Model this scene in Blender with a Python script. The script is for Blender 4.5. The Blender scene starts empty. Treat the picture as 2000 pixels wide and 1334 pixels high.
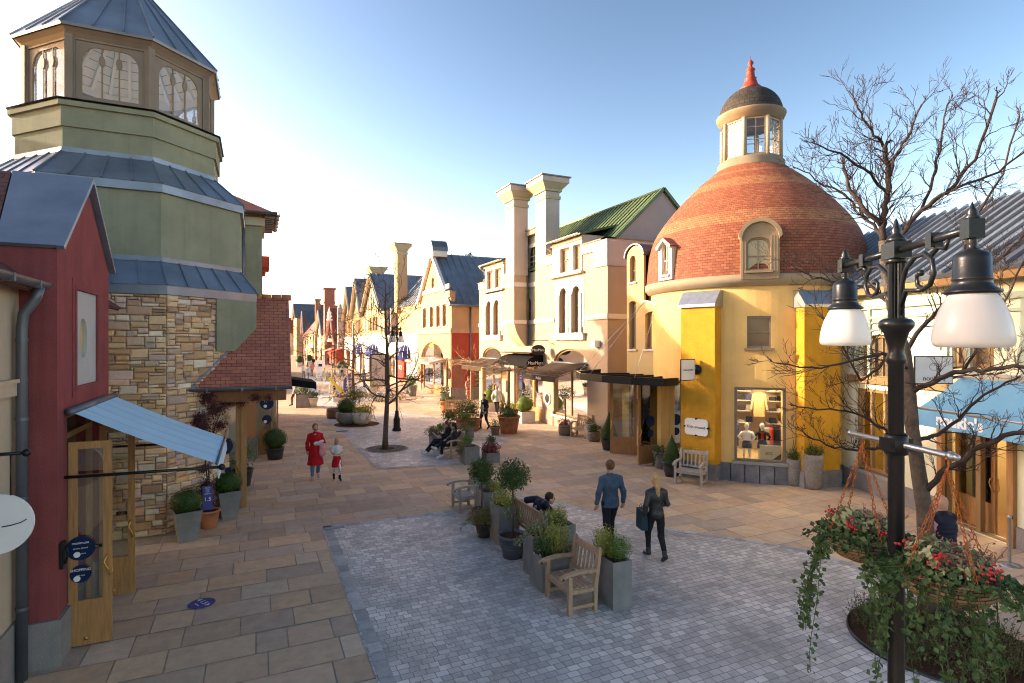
import bpy, math, random
import numpy as np
from mathutils import Vector, Matrix
from mathutils.geometry import tessellate_polygon
R = random.Random(7)
PI = math.pi
scene = bpy.context.scene
COL = scene.collection
F = 1100.0; H = 4.3; TH = math.atan(500/1100.0); SN = math.sin(TH); CS = math.cos(TH)
# ---- surveying helpers: the camera stands at (0,0,4.3), level, turned 24.4 deg off the street axis (+Y) ----
def ray(px, py):
    k = (px-1000.)/F
    return Vector((k*CS+SN, CS-k*SN, -(py-667.)/F))
def G(px, py, z=0.0):
    r = ray(px, py); t = (z-H)/r.z
    return Vector((r.x*t, r.y*t, z))
def DD(x, y): return x*SN+y*CS
def ZH(py, x, y): return H-(py-667.)/F*DD(x, y)
def onX(px, X):
    r = ray(px, 667); return X/r.x*r.y
def onY(px, Y):
    r = ray(px, 667); return Y/r.y*r.x
def at(px, py, d):          # point at depth d
    r = ray(px, py); return Vector((r.x*d, r.y*d, H+r.z*d))

class PL:                   # a vertical plane: s along u, t up, d out along n
    def __init__(s, o, u, n):
        s.o = Vector(o); s.u = Vector(u).normalized(); s.n = Vector(n).normalized()
    def p(s, a, b, d=0.0):
        return s.o+s.u*a+Vector((0, 0, b))+s.n*d
    def hit(s, px, py, d=0.0):
        r = ray(px, py); c = Vector((0, 0, H)); o = s.o+s.n*d
        t = (o-c).dot(s.n)/r.dot(s.n); q = c+r*t-s.o
        return (q.dot(s.u), q.z)
    def sc(s, px, d=0.0): return s.hit(px, 667, d)[0]
    def tz(s, px, py, d=0.0): return s.hit(px, py, d)[1]

class MB:
    def __init__(s): s.v = []; s.f = []; s.sm = []; s.col = []; s.uv = []; s.hasuv = False; s.hascol = False
    def add(s, vs, fs, smooth=False, col=None, uv=None):
        b = len(s.v); s.v.extend(tuple(v) for v in vs)
        for i, f in enumerate(fs):
            s.f.append(tuple(b+k for k in f)); s.sm.append(smooth)
            s.col.append(col)
            s.uv.append(uv[i] if uv else None)
        if col is not None: s.hascol = True
        if uv: s.hasuv = True
        return s
    def box(s, x0, x1, y0, y1, z0, z1, **k):
        if x0 > x1: x0, x1 = x1, x0
        if y0 > y1: y0, y1 = y1, y0
        if z0 > z1: z0, z1 = z1, z0
        return s.add([(x0,y0,z0),(x1,y0,z0),(x1,y1,z0),(x0,y1,z0),(x0,y0,z1),(x1,y0,z1),(x1,y1,z1),(x0,y1,z1)],
              [(0,3,2,1),(4,5,6,7),(0,1,5,4),(1,2,6,5),(2,3,7,6),(3,0,4,7)], **k)
    def obox(s, c, a, b, d, **k):   # centre and three half-axis vectors
        c = Vector(c); a = Vector(a); b = Vector(b); d = Vector(d)
        vs = [c-a-b-d, c+a-b-d, c+a+b-d, c-a+b-d, c-a-b+d, c+a-b+d, c+a+b+d, c-a+b+d]
        return s.add(vs, [(0,3,2,1),(4,5,6,7),(0,1,5,4),(1,2,6,5),(2,3,7,6),(3,0,4,7)], **k)
    def bar(s, p, q, w, h=None, up=(0,0,1), **k):   # rectangular bar from p to q
        p = Vector(p); q = Vector(q); h = h or w; d = (q-p); l = d.length
        if l < 1e-6: return s
        d /= l; upv = Vector(up)
        if abs(d.dot(upv)) > .98: upv = Vector((1,0,0))
        a = d.cross(upv).normalized(); b = a.cross(d)
        return s.obox((p+q)/2, d*l/2, a*w/2, b*h/2, **k)
    def plbox(s, pl, s0, s1, t0, t1, d0, d1, **k):
        c = pl.p((s0+s1)/2, (t0+t1)/2, (d0+d1)/2)
        return s.obox(c, pl.u*abs(s1-s0)/2, pl.n*abs(d1-d0)/2, Vector((0,0,abs(t1-t0)/2)), **k)
    def prism(s, poly, vec, **k):    # planar polygon extruded
        n = len(poly); vec = Vector(vec); A = [Vector(p) for p in poly]
        vs = A+[a+vec for a in A]
        fs = [tuple(range(n)), tuple(range(2*n-1, n-1, -1))]
        fs += [(i, i+n, (i+1) % n+n, (i+1) % n) for i in range(n)]
        return s.add(vs, fs, **k)
    def plate(s, pl, outer, holes=(), d0=0.0, d1=-0.2, back=False, **k):   # wall with openings, real reveals
        polys = [list(outer)]+[list(h) for h in holes]
        flat = [q for p in polys for q in p]
        tri = tessellate_polygon([[Vector((a, b, 0)) for a, b in p] for p in polys])
        vs = [pl.p(a, b, d0) for a, b in flat]; n = len(vs)
        vs += [pl.p(a, b, d1) for a, b in flat]
        fs = [tuple(t) for t in tri]
        if back: fs += [tuple(x+n for x in reversed(t)) for t in tri]
        b = 0
        for p in polys:
            m = len(p)
            fs += [(b+i, b+(i+1) % m, b+(i+1) % m+n, b+i+n) for i in range(m)]
            b += m
        return s.add(vs, fs, **k)
    def tube(s, pts, rads, n=8, caps=True, smooth=True, **k):
        P = [Vector(p) for p in pts]
        if not hasattr(rads, '__len__'): rads = [rads]*len(P)
        vs = []; up = None
        for i, p in enumerate(P):
            t = (P[min(i+1, len(P)-1)]-P[max(i-1, 0)])
            if t.length < 1e-9: t = Vector((0,0,1))
            t.normalize()
            if up is None:
                up = Vector((0,0,1)) if abs(t.z) < .9 else Vector((1,0,0))
            a = t.cross(up)
            if a.length < 1e-4: a = t.cross(Vector((0.3,1,0.2)))
            a.normalize(); b = t.cross(a).normalized(); up = -b if False else a.cross(t)
            for j in range(n):
                an = 2*PI*j/n
                vs.append(p+(a*math.cos(an)+b*math.sin(an))*rads[i])
        fs = []
        for i in range(len(P)-1):
            for j in range(n):
                fs.append((i*n+j, i*n+(j+1) % n, (i+1)*n+(j+1) % n, (i+1)*n+j))
        if caps: fs += [tuple(range(n-1, -1, -1)), tuple((len(P)-1)*n+j for j in range(n))]
        return s.add(vs, fs, smooth=smooth, **k)
    def lathe(s, prof, c=(0,0,0), n=24, a0=0.0, a1=2*PI, smooth=True, uvr=None, rot=0.0, sx=1., sy=1., **k):
        c = Vector(c); full = abs(a1-a0-2*PI) < 1e-6; m = n if full else n+1
        vs = []; L = [0.0]
        for i in range(1, len(prof)):
            L.append(L[-1]+math.hypot(prof[i][0]-prof[i-1][0], prof[i][1]-prof[i-1][1]))
        for (r, z) in prof:
            for j in range(m):
                a = a0+(a1-a0)*j/n+rot
                vs.append(c+Vector((r*math.cos(a)*sx, r*math.sin(a)*sy, z)))
        fs = []; uv = []
        for i in range(len(prof)-1):
            for j in range(n):
                j2 = (j+1) % m
                fs.append((i*m+j, i*m+j2, (i+1)*m+j2, (i+1)*m+j))
                if uvr:
                    u0 = (a1-a0)*j/n*uvr; u1 = (a1-a0)*(j+1)/n*uvr
                    uv.append([(u0, L[i]), (u1, L[i]), (u1, L[i+1]), (u0, L[i+1])])
        return s.add(vs, fs, smooth=smooth, uv=uv if uvr else None, **k)
    def sphere(s, c, r, n=16, m=10, sc=(1,1,1), **k):
        prof = [(max(r*math.sin(PI*i/m), 1e-4), -r*math.cos(PI*i/m)) for i in range(m+1)]
        b = len(s.v); s.lathe(prof, (0,0,0), n, **k); c = Vector(c)
        for i in range(b, len(s.v)):
            x, y, z = s.v[i]; s.v[i] = (c.x+x*sc[0], c.y+y*sc[1], c.z+z*sc[2])
        return s
    def xf(s, mat, start=0):
        for i in range(start, len(s.v)): s.v[i] = tuple(mat @ Vector(s.v[i]))
        return s
    def mesh(s, name, mat):
        me = bpy.data.meshes.new(name); me.from_pydata(s.v, [], s.f)
        me.polygons.foreach_set('use_smooth', s.sm)
        uvl = me.uv_layers.new(name='UVMap'); buf = []
        V = s.v
        for f, u in zip(s.f, s.uv):
            if u is not None:
                for q in u: buf.extend(q)
                continue
            p0 = V[f[0]]; p1 = V[f[1]]; p2 = V[f[2]]
            ax, ay, az = p1[0]-p0[0], p1[1]-p0[1], p1[2]-p0[2]; bx, by, bz = p2[0]-p0[0], p2[1]-p0[1], p2[2]-p0[2]
            nx, ny, nz = ay*bz-az*by, az*bx-ax*bz, ax*by-ay*bx
            l = math.sqrt(nx*nx+ny*ny+nz*nz) or 1.; nx /= l; ny /= l; nz /= l
            h = math.hypot(nx, ny)
            if h < .12:
                for i in f: buf.extend((V[i][0], V[i][1]))
            else:
                tx, ty = -ny/h, nx/h
                for i in f:
                    x, y, z = V[i]
                    buf.extend((x*tx+y*ty, z/ max(h, .2)))
        uvl.data.foreach_set('uv', buf)
        if s.hascol:
            ca = me.color_attributes.new('col', 'FLOAT_COLOR', 'CORNER'); cb = []
            for f, c in zip(s.f, s.col):
                c = c or (1, 1, 1)
                for _ in f: cb.extend((c[0], c[1], c[2], 1.))
            ca.data.foreach_set('color', cb)
        if mat is not None: me.materials.append(mat)
        me.update(); return me

def setp(o, label=None, cat=None, group=None, kind=None):
    if label: o['label'] = label
    if cat: o['category'] = cat
    if group: o['group'] = group
    if kind: o['kind'] = kind
    return o
def T(name, label, cat, loc=(0,0,0), rz=0.0, group=None, kind=None):
    o = bpy.data.objects.new(name, None); COL.objects.link(o)
    o.empty_display_size = .2
    o.location = loc; o.rotation_euler = (0, 0, rz)
    return setp(o, label, cat, group, kind)
def world_mat(o):
    m = Matrix.Translation(o.location) @ o.rotation_euler.to_matrix().to_4x4() @ Matrix.Diagonal((*o.scale, 1))
    return world_mat(o.parent) @ m if o.parent else m
SPLIT = {'plinth','corbel','post','door_post','parapet_band','roller','string_course','coping','pier_band','foot','window_pane','dormer_cheek','downpipe','trim','red_shirt_front','shop_window_pane','canopy_rail','cornice','gable_band','shirt','string','handle','beam','shoe'}
def islands(mb):
    par = list(range(len(mb.v)))
    def find(a):
        while par[a] != a: par[a] = par[par[a]]; a = par[a]
        return a
    for f in mb.f:
        r0 = find(f[0])
        for i in f[1:]: par[find(i)] = r0
    out = {}
    for k, f in enumerate(mb.f): out.setdefault(find(f[0]), []).append(k)
    res = []
    for ks in out.values():
        m = MB(); mp = {}
        for k in ks:
            for i in mb.f[k]:
                if i not in mp: mp[i] = len(m.v); m.v.append(mb.v[i])
            m.f.append(tuple(mp[i] for i in mb.f[k])); m.sm.append(mb.sm[k]); m.col.append(mb.col[k]); m.uv.append(mb.uv[k])
        m.hascol = mb.hascol; res.append(m)
    return res
def part(name, mb, mat, parent=None, world=True, label=None):
    """one mesh object; world=True when the geometry is given in world coordinates"""
    if name in SPLIT:
        bits = islands(mb)
        if len(bits) > 1:
            return [part(name+' ', b, mat, parent, world, label) for b in bits][0]
    name = name.strip()
    if parent is not None and world:
        w = world_mat(parent)
        if w != Matrix.Identity(4):
            inv = w.inverted(); mb.xf(inv)
    o = bpy.data.objects.new(name, mb.mesh(name, mat)); COL.objects.link(o)
    if parent is not None: o.parent = parent
    if label: o['label'] = label
    return o
def single(name, mb, mat, label, cat, group=None, loc=None, rz=0.0):
    o = bpy.data.objects.new(name, None) if mb is None else bpy.data.objects.new(name, mb.mesh(name, mat)); COL.objects.link(o)
    if loc is not None: o.location = loc; o.rotation_euler = (0, 0, rz)
    return setp(o, label, cat, group)
def struct(name, mb, mat):
    o = bpy.data.objects.new(name, mb.mesh(name, mat)); COL.objects.link(o); o['kind'] = 'structure'; return o
KIDS = {}
def dup(o, loc, rz=0.0, label=None, sc=1.0, group=None):
    def cp(a, par):
        c = a.copy(); COL.objects.link(c)
        if par is not None: c.parent = par
        for ch in list(a.children): cp(ch, c)
        return c
    r = cp(o, None); r.location = loc; r.rotation_euler = (0, 0, rz)
    r.scale = (sc, sc, sc) if not hasattr(sc, '__len__') else sc
    if label: r['label'] = label
    if group: r['group'] = group
    return r
def arch(s0, s1, t0, t1, rise=None, n=10):    # opening with an arched head; t1 = crown
    w = (s1-s0); rise = abs(w)/2 if rise is None else rise
    c = (s0+s1)/2; out = [(s0, t0), (s1, t0)]
    for i in range(n+1):
        a = PI*i/n
        out.append((c+w/2*math.cos(a), t1-rise+rise*math.sin(a)))
    return out
def rect(s0, s1, t0, t1): return [(s0, t0), (s1, t0), (s1, t1), (s0, t1)]
def text(body, mat, size, loc, rot, parent, name='lettering', ext=.004, align='CENTER', font_scale=(1,1), bold=0.0):
    cu = bpy.data.curves.new(name, 'FONT'); cu.body = body; cu.size = size; cu.extrude = ext
    cu.align_x = align; cu.align_y = 'CENTER'; cu.offset = bold
    o = bpy.data.objects.new(name, cu); COL.objects.link(o)
    dg = bpy.context.evaluated_depsgraph_get(); dg.update()
    me = bpy.data.meshes.new_from_object(o.evaluated_get(dg))
    bpy.data.objects.remove(o)
    me.materials.clear(); me.materials.append(mat)
    ob = bpy.data.objects.new(name, me); COL.objects.link(ob)
    ob.parent = parent
    w = rot if isinstance(rot, Matrix) else Matrix.Identity(4)
    M4 = Matrix.Translation(Vector(loc)) @ w @ Matrix.Diagonal((font_scale[0], font_scale[1], 1, 1))
    me.transform(M4)
    if parent is not None: me.transform(world_mat(parent).inverted())
    return ob
def face_rot(u, n=None):   # text matrix: x axis = u (horizontal), y axis up, z axis = u x up
    u = Vector(u).normalized(); z = Vector((0,0,1)); w = u.cross(z)
    m = Matrix.Identity(4)
    for i in range(3): m[i][0] = u[i]; m[i][1] = z[i]; m[i][2] = w[i]
    return m
class NT:
    def __init__(s, name):
        s.m = bpy.data.materials.new(name); s.m.use_nodes = True
        s.t = s.m.node_tree; s.t.nodes.clear()
        s.out = s.n('ShaderNodeOutputMaterial')
    def n(s, typ, **kw):
        nd = s.t.nodes.new(typ)
        for k, v in kw.items():
            if k.startswith('i_'):
                key = k[2:].replace('_', ' ')
                nd.inputs[key if key in nd.inputs else int(k[2:])].default_value = v
            else: setattr(nd, k, v)
        return nd
    def l(s, a, b): s.t.links.new(a, b)
    def mix(s, f, a, b, blend='MIX'):
        nd = s.t.nodes.new('ShaderNodeMix'); nd.data_type = 'RGBA'; nd.blend_type = blend
        for sock, v in ((nd.inputs[0], f), (nd.inputs[6], a), (nd.inputs[7], b)):
            if hasattr(v, 'is_linked'): s.l(v, sock)
            elif isinstance(v, (int, float)): sock.default_value = v
            else: sock.default_value = (*v, 1) if len(v) == 3 else v
        return nd.outputs[2]
    def noise(s, scale, detail=4, rough=.55, vec=None, out=0):
        nd = s.n('ShaderNodeTexNoise'); nd.inputs['Scale'].default_value = scale; nd.inputs['Detail'].default_value = detail
        nd.inputs['Roughness'].default_value = rough
        if vec is not None: s.l(vec, nd.inputs['Vector'])
        return nd.outputs[out]
    def ramp(s, fac, stops):
        nd = s.n('ShaderNodeValToRGB'); e = nd.color_ramp.elements
        while len(e) < len(stops): e.new(.5)
        for el, (p, c) in zip(e, stops):
            el.position = p; el.color = (c, c, c, 1) if isinstance(c, (int, float)) else (*c, 1)
        s.l(fac, nd.inputs[0]); return nd.outputs[0]
    def math(s, op, a, b=None):
        nd = s.n('ShaderNodeMath', operation=op)
        for sock, v in zip(nd.inputs, (a, b)):
            if v is None: continue
            if hasattr(v, 'is_linked'): s.l(v, sock)
            else: sock.default_value = v
        return nd.outputs[0]
    def bump(s, h, strength, dist=.02):
        nd = s.n('ShaderNodeBump'); nd.inputs['Strength'].default_value = strength; nd.inputs['Distance'].default_value = dist
        s.l(h, nd.inputs['Height']); return nd.outputs[0]
    def bsdf(s, color=None, rough=.7, metal=0., spec=.35, normal=None, **kw):
        b = s.n('ShaderNodeBsdfPrincipled'); b.inputs['Metallic'].default_value = metal
        b.inputs['Specular IOR Level'].default_value = spec
        if hasattr(rough, 'is_linked'): s.l(rough, b.inputs['Roughness'])
        else: b.inputs['Roughness'].default_value = rough
        if hasattr(color, 'is_linked'): s.l(color, b.inputs['Base Color'])
        elif color is not None: b.inputs['Base Color'].default_value = (*color, 1)
        if normal is not None: s.l(normal, b.inputs['Normal'])
        for k, v in kw.items(): b.inputs[k.replace('_', ' ')].default_value = v
        s.l(b.outputs[0], s.out.inputs[0]); return b
    def obj(s): return s.n('ShaderNodeTexCoord').outputs['Object']
    def uv(s): return s.n('ShaderNodeTexCoord').outputs['UV']
    def geo(s): return s.n('ShaderNodeNewGeometry')
def sh(c, k): return tuple(max(0., min(1., x*k)) for x in c)
def mk(name, color, rough=.8, var=.12, scale=1.6, bump=.15, bscale=70., metal=0., spec=.18, grain=0., bdist=.01, streak=0., bdetail=3):
    t = NT(name); v = t.obj()
    nz = t.noise(scale, 5, .6, v)
    c = t.mix(t.ramp(nz, [(.3, 0.), (.7, 1.)]), sh(color, 1-var), sh(color, 1+var))
    if streak:        # weather streaks running down the wall
        mp = t.n('ShaderNodeMapping'); mp.inputs['Scale'].default_value = (5, 5, .25); t.l(v, mp.inputs[0])
        st = t.ramp(t.noise(1.2, 4, .6, mp.outputs[0]), [(.52, 0.), (.75, 1.)])
        c = t.mix(t.math('MULTIPLY', st, streak), c, sh(color, .45))
    if grain:
        gz = t.noise(bscale*1.7, 2, .6, v)
        c = t.mix(t.ramp(gz, [(.35, 0.), (.65, 1.)]), t.mix(grain, c, (0, 0, 0)), c)
    nb = t.noise(bscale, bdetail, .6, v)
    t.bsdf(c, rough, metal, spec, t.bump(nb, bump, bdist) if bump else None); return t.m
def mk_wood(name, color, rough=.65, scale=(1.5, 1.5, 1.5), ring=9., var=.35, axis_scale=(12, 12, 1.2)):
    t = NT(name); mp = t.n('ShaderNodeMapping'); mp.inputs['Scale'].default_value = axis_scale; t.l(t.obj(), mp.inputs[0])
    nz = t.noise(2.2, 5, .65, mp.outputs[0])
    c = t.mix(t.ramp(nz, [(.3, 0.), (.7, 1.)]), sh(color, 1-var), sh(color, 1+var*.6))
    n2 = t.noise(1.3, 3, .6, t.obj()); c = t.mix(t.math('MULTIPLY', n2, .35), c, sh(color, .7))
    t.bsdf(c, rough, 0, .3, t.bump(nz, .25, .004)); return t.m
def mk_leaf(name, c1, c2, rough=.55, trans=.25):
    t = NT(name); g = t.geo(); c = t.mix(g.outputs['Random Per Island'], c1, c2)
    n = t.noise(3., 2, .5, t.obj()); c = t.mix(t.math('MULTIPLY', n, .5), c, sh(c1, .7))
    b = t.bsdf(c, rough, 0, .35)
    tr = t.n('ShaderNodeBsdfTranslucent'); t.l(c, tr.inputs[0])
    mx = t.n('ShaderNodeMixShader'); mx.inputs[0].default_value = trans
    t.l(b.outputs[0], mx.inputs[1]); t.l(tr.outputs[0], mx.inputs[2]); t.l(mx.outputs[0], t.out.inputs[0]); return t.m
def mk_glass(name, tint=(.85, .9, .9), refl=.9, f0=.12):
    t = NT(name)
    lw = t.n('ShaderNodeFresnel'); lw.inputs[0].default_value = 1.5
    fac = t.math('MINIMUM', t.math('ADD', t.math('MULTIPLY', lw.outputs[0], refl), f0), 1.)
    tr = t.n('ShaderNodeBsdfTransparent'); tr.inputs[0].default_value = (*tint, 1)
    gl = t.n('ShaderNodeBsdfGlossy'); gl.inputs['Roughness'].default_value = .01; gl.inputs[0].default_value = (.9, .9, .9, 1)
    n = t.noise(.6, 1, .5, t.obj()); t.l(t.bump(n, .04, .1), gl.inputs['Normal'])
    mx = t.n('ShaderNodeMixShader'); t.l(fac, mx.inputs[0]); t.l(tr.outputs[0], mx.inputs[1]); t.l(gl.outputs[0], mx.inputs[2])
    t.l(mx.outputs[0], t.out.inputs[0]); return t.m
def mk_pane(name, color=(.03, .035, .04), rough=.04, blind=None):     # window whose room behind is dark or has a blind
    t = NT(name); n = t.noise(.7, 2, .5, t.obj())
    c = t.mix(n, sh(color, .7), sh(color, 1.3))
    t.bsdf(c, rough, 0, .9, t.bump(n, .05, .1)); return t.m
def mk_tiles(name, c1, c2, mortar, bw=.2, bh=.11, ms=.006, bump=.6, rough=.75, bands=None, var=.3, offset=.5, bias=0., dirt=.25, bdist=.015):
    t = NT(name); uv = t.uv()
    wz = t.noise(3., 2, .5, uv, out=1)
    add = t.n('ShaderNodeVectorMath', operation='MULTIPLY_ADD'); t.l(wz, add.inputs[0]); add.inputs[1].default_value = (.012, .012, 0); t.l(uv, add.inputs[2])
    b = t.n('ShaderNodeTexBrick'); t.l(add.outputs[0], b.inputs['Vector']); b.offset = offset
    for k, v in (('Scale', 1.), ('Mortar Size', ms), ('Mortar Smooth', .15), ('Bias', bias), ('Brick Width', bw), ('Row Height', bh)): b.inputs[k].default_value = v
    b.inputs['Color1'].default_value = (*c1, 1); b.inputs['Color2'].default_value = (*c2, 1); b.inputs['Mortar'].default_value = (*mortar, 1)
    c = b.outputs['Color']
    nz = t.noise(1.1, 5, .65, uv)
    sx = t.n('ShaderNodeSeparateXYZ'); t.l(uv, sx.inputs[0])
    if bands:      # bands of a paler tile, v in metres
        bc1, bc2, rng = bands
        b2 = t.n('ShaderNodeTexBrick'); t.l(add.outputs[0], b2.inputs['Vector']); b2.offset = offset
        for k, v in (('Scale', 1.), ('Mortar Size', ms), ('Mortar Smooth', .15), ('Bias', bias), ('Brick Width', bw), ('Row Height', bh)): b2.inputs[k].default_value = v
        b2.inputs['Color1'].default_value = (*bc1, 1); b2.inputs['Color2'].default_value = (*bc2, 1); b2.inputs['Mortar'].default_value = (*mortar, 1)
        tot = None
        for lo, hi in rng:
            m = t.math('MULTIPLY', t.math('GREATER_THAN', sx.outputs[1], lo), t.math('LESS_THAN', sx.outputs[1], hi))
            tot = m if tot is None else t.math('ADD', tot, m)
        c = t.mix(tot, c, b2.outputs['Color'])
    c = t.mix(t.math('MULTIPLY', t.ramp(nz, [(.4, 0.), (.75, 1.)]), dirt), c, sh(c1, .35))
    # each course overlaps the one below: a saw-tooth height up the slope
    saw = t.math('FRACT', t.math('DIVIDE', sx.outputs[1], bh))
    h = t.math('ADD', t.math('MULTIPLY', saw, -.8), t.math('MULTIPLY', b.outputs['Fac'], -1.))
    h = t.math('ADD', h, t.math('MULTIPLY', t.noise(40, 2, .5, uv), .3))
    t.bsdf(c, rough, 0, .16, t.bump(h, bump, bdist)); return t.m
def mk_attr(name, rough=.8, bscale=25., bump=.4, vein=0., spec=.15, bdist=.01, var=.25, nscale=6.):
    t = NT(name); a = t.n('ShaderNodeAttribute'); a.attribute_name = 'col'
    n = t.noise(nscale, 6, .65, t.obj())
    c = t.mix(t.ramp(n, [(.3, 0.), (.75, 1.)]), t.mix(var, a.outputs[0], (.08, .06, .05)), a.outputs[0])
    if vein:
        mp = t.n('ShaderNodeMapping'); mp.inputs['Scale'].default_value = (1.2, 6, 3); t.l(t.obj(), mp.inputs[0])
        w = t.noise(2.5, 6, .7, mp.outputs[0]); c = t.mix(t.math('MULTIPLY', t.ramp(w, [(.45, 0.), (.62, 1.)]), vein), c, (.5, .36, .24))
    nb = t.noise(bscale, 5, .65, t.obj())
    t.bsdf(c, rough, 0, spec, t.bump(nb, bump, bdist)); return t.m
def mk_emit(name, color, s):
    t = NT(name); e = t.n('ShaderNodeEmission'); e.inputs[0].default_value = (*color, 1); e.inputs[1].default_value = s
    t.l(e.outputs[0], t.out.inputs[0]); return t.m

m_olive = mk('olive_render', (.245, .245, .165), .95, .13, 1.5, .8, 70, streak=.25, bdist=.012, spec=.12)
m_purple = mk('maroon_render', (.25, .068, .066), .95, .14, 1.5, .9, 60, streak=.3, bdist=.014, spec=.12)
m_beige = mk('beige_render', (.46, .37, .26), .9, .08, 1.2, .4, 120, streak=.12, bdist=.006)
m_cream = mk('cream_render', (.37, .295, .215), .9, .06, .9, .35, 110, streak=.1, bdist=.006)
m_pinkish = mk('pale_pink_render', (.43, .375, .335), 0.9, .05, .9, .3, 110, streak=.14, bdist=.006)
m_greencream = mk('greenish_cream_render', (.36, .35, .26), .9, .05, .9, .3, 110, streak=.1, bdist=.006)
m_trim = mk('pale_trim', (.62, .565, .495), .75, .05, 2, .15, 90, bdist=.004)
m_yellow = mk('pale_yellow_render', (.84, .54, .19), .95, .09, 1.4, .7, 70, streak=.16, bdist=.012, spec=.12)
m_yellow_l = mk('light_yellow_render', (.52, .385, .175), .9, .05, 1, .35, 120, bdist=.006)
m_ochre = mk('ochre_render', (.58, .30, .03), .95, .16, 1.6, .9, 45, streak=.22, bdist=.02, spec=.12)
m_tan = mk('tan_render', (.46, .30, .17), .9, .08, 1, .3, 110, streak=.08, bdist=.006)
m_redwall = mk('brick_red_render', (.36, .07, .045), .9, .1, 1, .3, 110, streak=.1, bdist=.006)
m_white = mk('white_render', (.47, .455, .43), .9, .05, 1, .3, 110, streak=.08, bdist=.006)
m_browntan = mk('brown_tan_render', (.42, .20, .09), .9, .08, 1, .3, 110, bdist=.006)
m_rcream = mk('pale_green_cream_render', (.67, .66, .47), .9, .05, 1, .3, 110, bdist=.006)
m_mint = mk('mint_timber', (.30, .36, .28), .7, .12, 2, .2, 60)
m_zinc = mk('zinc_sheet', (.19, .22, .26), .38, .22, 1.3, .12, 8, metal=.55, spec=.5, bdist=.01)
m_zincd = mk('dark_zinc', (.12, .13, .15), .45, .2, 1.3, .1, 20, metal=.5, spec=.5)
m_greenroof = mk('green_sheet_metal', (.07, .115, .055), .55, .2, 1.3, .1, 10, metal=.2, spec=.5)
m_greyroof = mk('grey_sheet_metal', (.20, .23, .27), .38, .2, 1, .1, 10, metal=.5, spec=.5)
m_granite = mk('granite', (.30, .28, .26), .85, .15, 3, .5, 60, grain=.45, bdist=.008)
m_bluestone = mk('bluestone_plinth', (.22, .22, .23), .8, .35, 2.5, .4, 30, grain=.25)
m_concrete = mk('grey_concrete', (.32, .31, .29), .85, .15, 2, .4, 60, grain=.2)
m_door = mk_wood('golden_oak_joinery', (.40, .205, .075), .5, axis_scale=(14, 14, 1.4))
m_frame = mk('taupe_timber', (.21, .165, .12), .6, .12, 2, .15, 50)
m_frame2 = mk('ochre_timber', (.27, .165, .07), .6, .12, 2, .15, 50)
m_beam = mk_wood('oak_beam', (.24, .10, .04), .6)
m_black = mk('black_paint', (.012, .013, .014), .35, .2, 3, .08, 40, spec=.25)
m_iron = mk('black_cast_iron', (.012, .013, .014), .3, .25, 4, .2, 60, spec=.28, bdist=.004)
m_blackmat = mk('black_cloth', (.014, .014, .016), .95, .2, 4, .2, 120, spec=.03)
m_galv = mk('galvanised_steel', (.42, .43, .44), .35, .12, 5, .1, 60, metal=.85, spec=.5)
m_brass = mk('brass', (.62, .40, .12), .3, .1, 5, .05, 60, metal=.9)
m_glass = mk_glass('shop_glass')
m_clear = mk_glass('lantern_glass', (.93, .96, .97), .7, .05)
m_pane = mk_pane('dark_window_pane', (.05, .05, .05))
m_blind = mk_pane('blind_behind_pane', (.16, .115, .07), .1)
m_curtain = mk_pane('pale_blind_behind_pane', (.24, .20, .15), .08)
m_rooftile = mk_tiles('red_clay_tiles', (.52, .18, .105), (.38, .125, .085), (.09, .045, .035), .22, .105, .006, .8, dirt=.3)
m_browntile = mk_tiles('brown_clay_tiles', (.15, .065, .05), (.11, .05, .045), (.03, .02, .02), .24, .13, .007, .8)
m_dometile = mk_tiles('dome_clay_tiles', (.33, .12, .062), (.235, .074, .042), (.10, .04, .025), .17, .088, .0045, 1.,
                      bands=((.40, .18, .085), (.30, .12, .058), [(1.75, 2.25), (3.55, 4.05), (4.45, 4.6)]), dirt=.22)
m_slate = mk_tiles('slate_tiles', (.030, .030, .031), (.05, .049, .046), (.012, .012, .012), .17, .14, .006, .8)
m_fartile = mk_tiles('far_red_tiles', (.33, .10, .06), (.26, .075, .05), (.12, .05, .04), .3, .2, .01, .6)
m_purpletile = mk_tiles('purple_tiles', (.20, .12, .12), (.15, .09, .10), (.06, .04, .04), .3, .2, .01, .6)
m_brick = mk_tiles('red_brick', (.34, .10, .05), (.26, .075, .045), (.30, .24, .2), .22, .075, .01, .4, dirt=.2)
m_rubble = mk_attr('rubble_stone', .9, 18, .7, spec=.2, bdist=.02, var=.22, nscale=7.)
m_mortar = mk('lime_mortar', (.36, .27, .19), .95, .15, 4, .5, 60)
m_flag = mk_attr('sandstone_flags', .8, 14, .35, vein=.32, bdist=.012, var=.3, nscale=4.5)
m_flagjoint = mk('flag_joint', (.34, .26, .19), .95, .25, 1.5, .4, 40)
m_white_s = mk('white_enamel', (.78, .78, .76), .45, .03, 2, .03, 40, spec=.5)
m_blueawn2 = mk('sunlit_blue_canvas', (.17, .38, .55), .95, .06, 1.2, .15, 200, spec=.04)
m_blueawn = mk('light_blue_canvas', (.40, .62, .76), .8, .05, 1.2, .15, 200)
m_darkawn = mk('charcoal_canvas', (.06, .045, .034), .95, .15, 1.5, .2, 160, spec=.03)
m_navy = mk('navy_canvas', (.05, .055, .16), .9, .15, 2, .2, 120, spec=.04)
m_bluesign = mk('deep_blue_print', (.007, .02, .065), .4, .1, 2, .03, 40)
m_bluesign2 = mk('violet_blue_print', (.06, .065, .24), .5, .1, 2, .03, 40)
m_ink = mk('black_ink', (.02, .02, .02), .6, .1, 2, 0, 40)
m_terra = mk('terracotta', (.42, .16, .075), .85, .2, 5, .3, 50, streak=.15)
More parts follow.
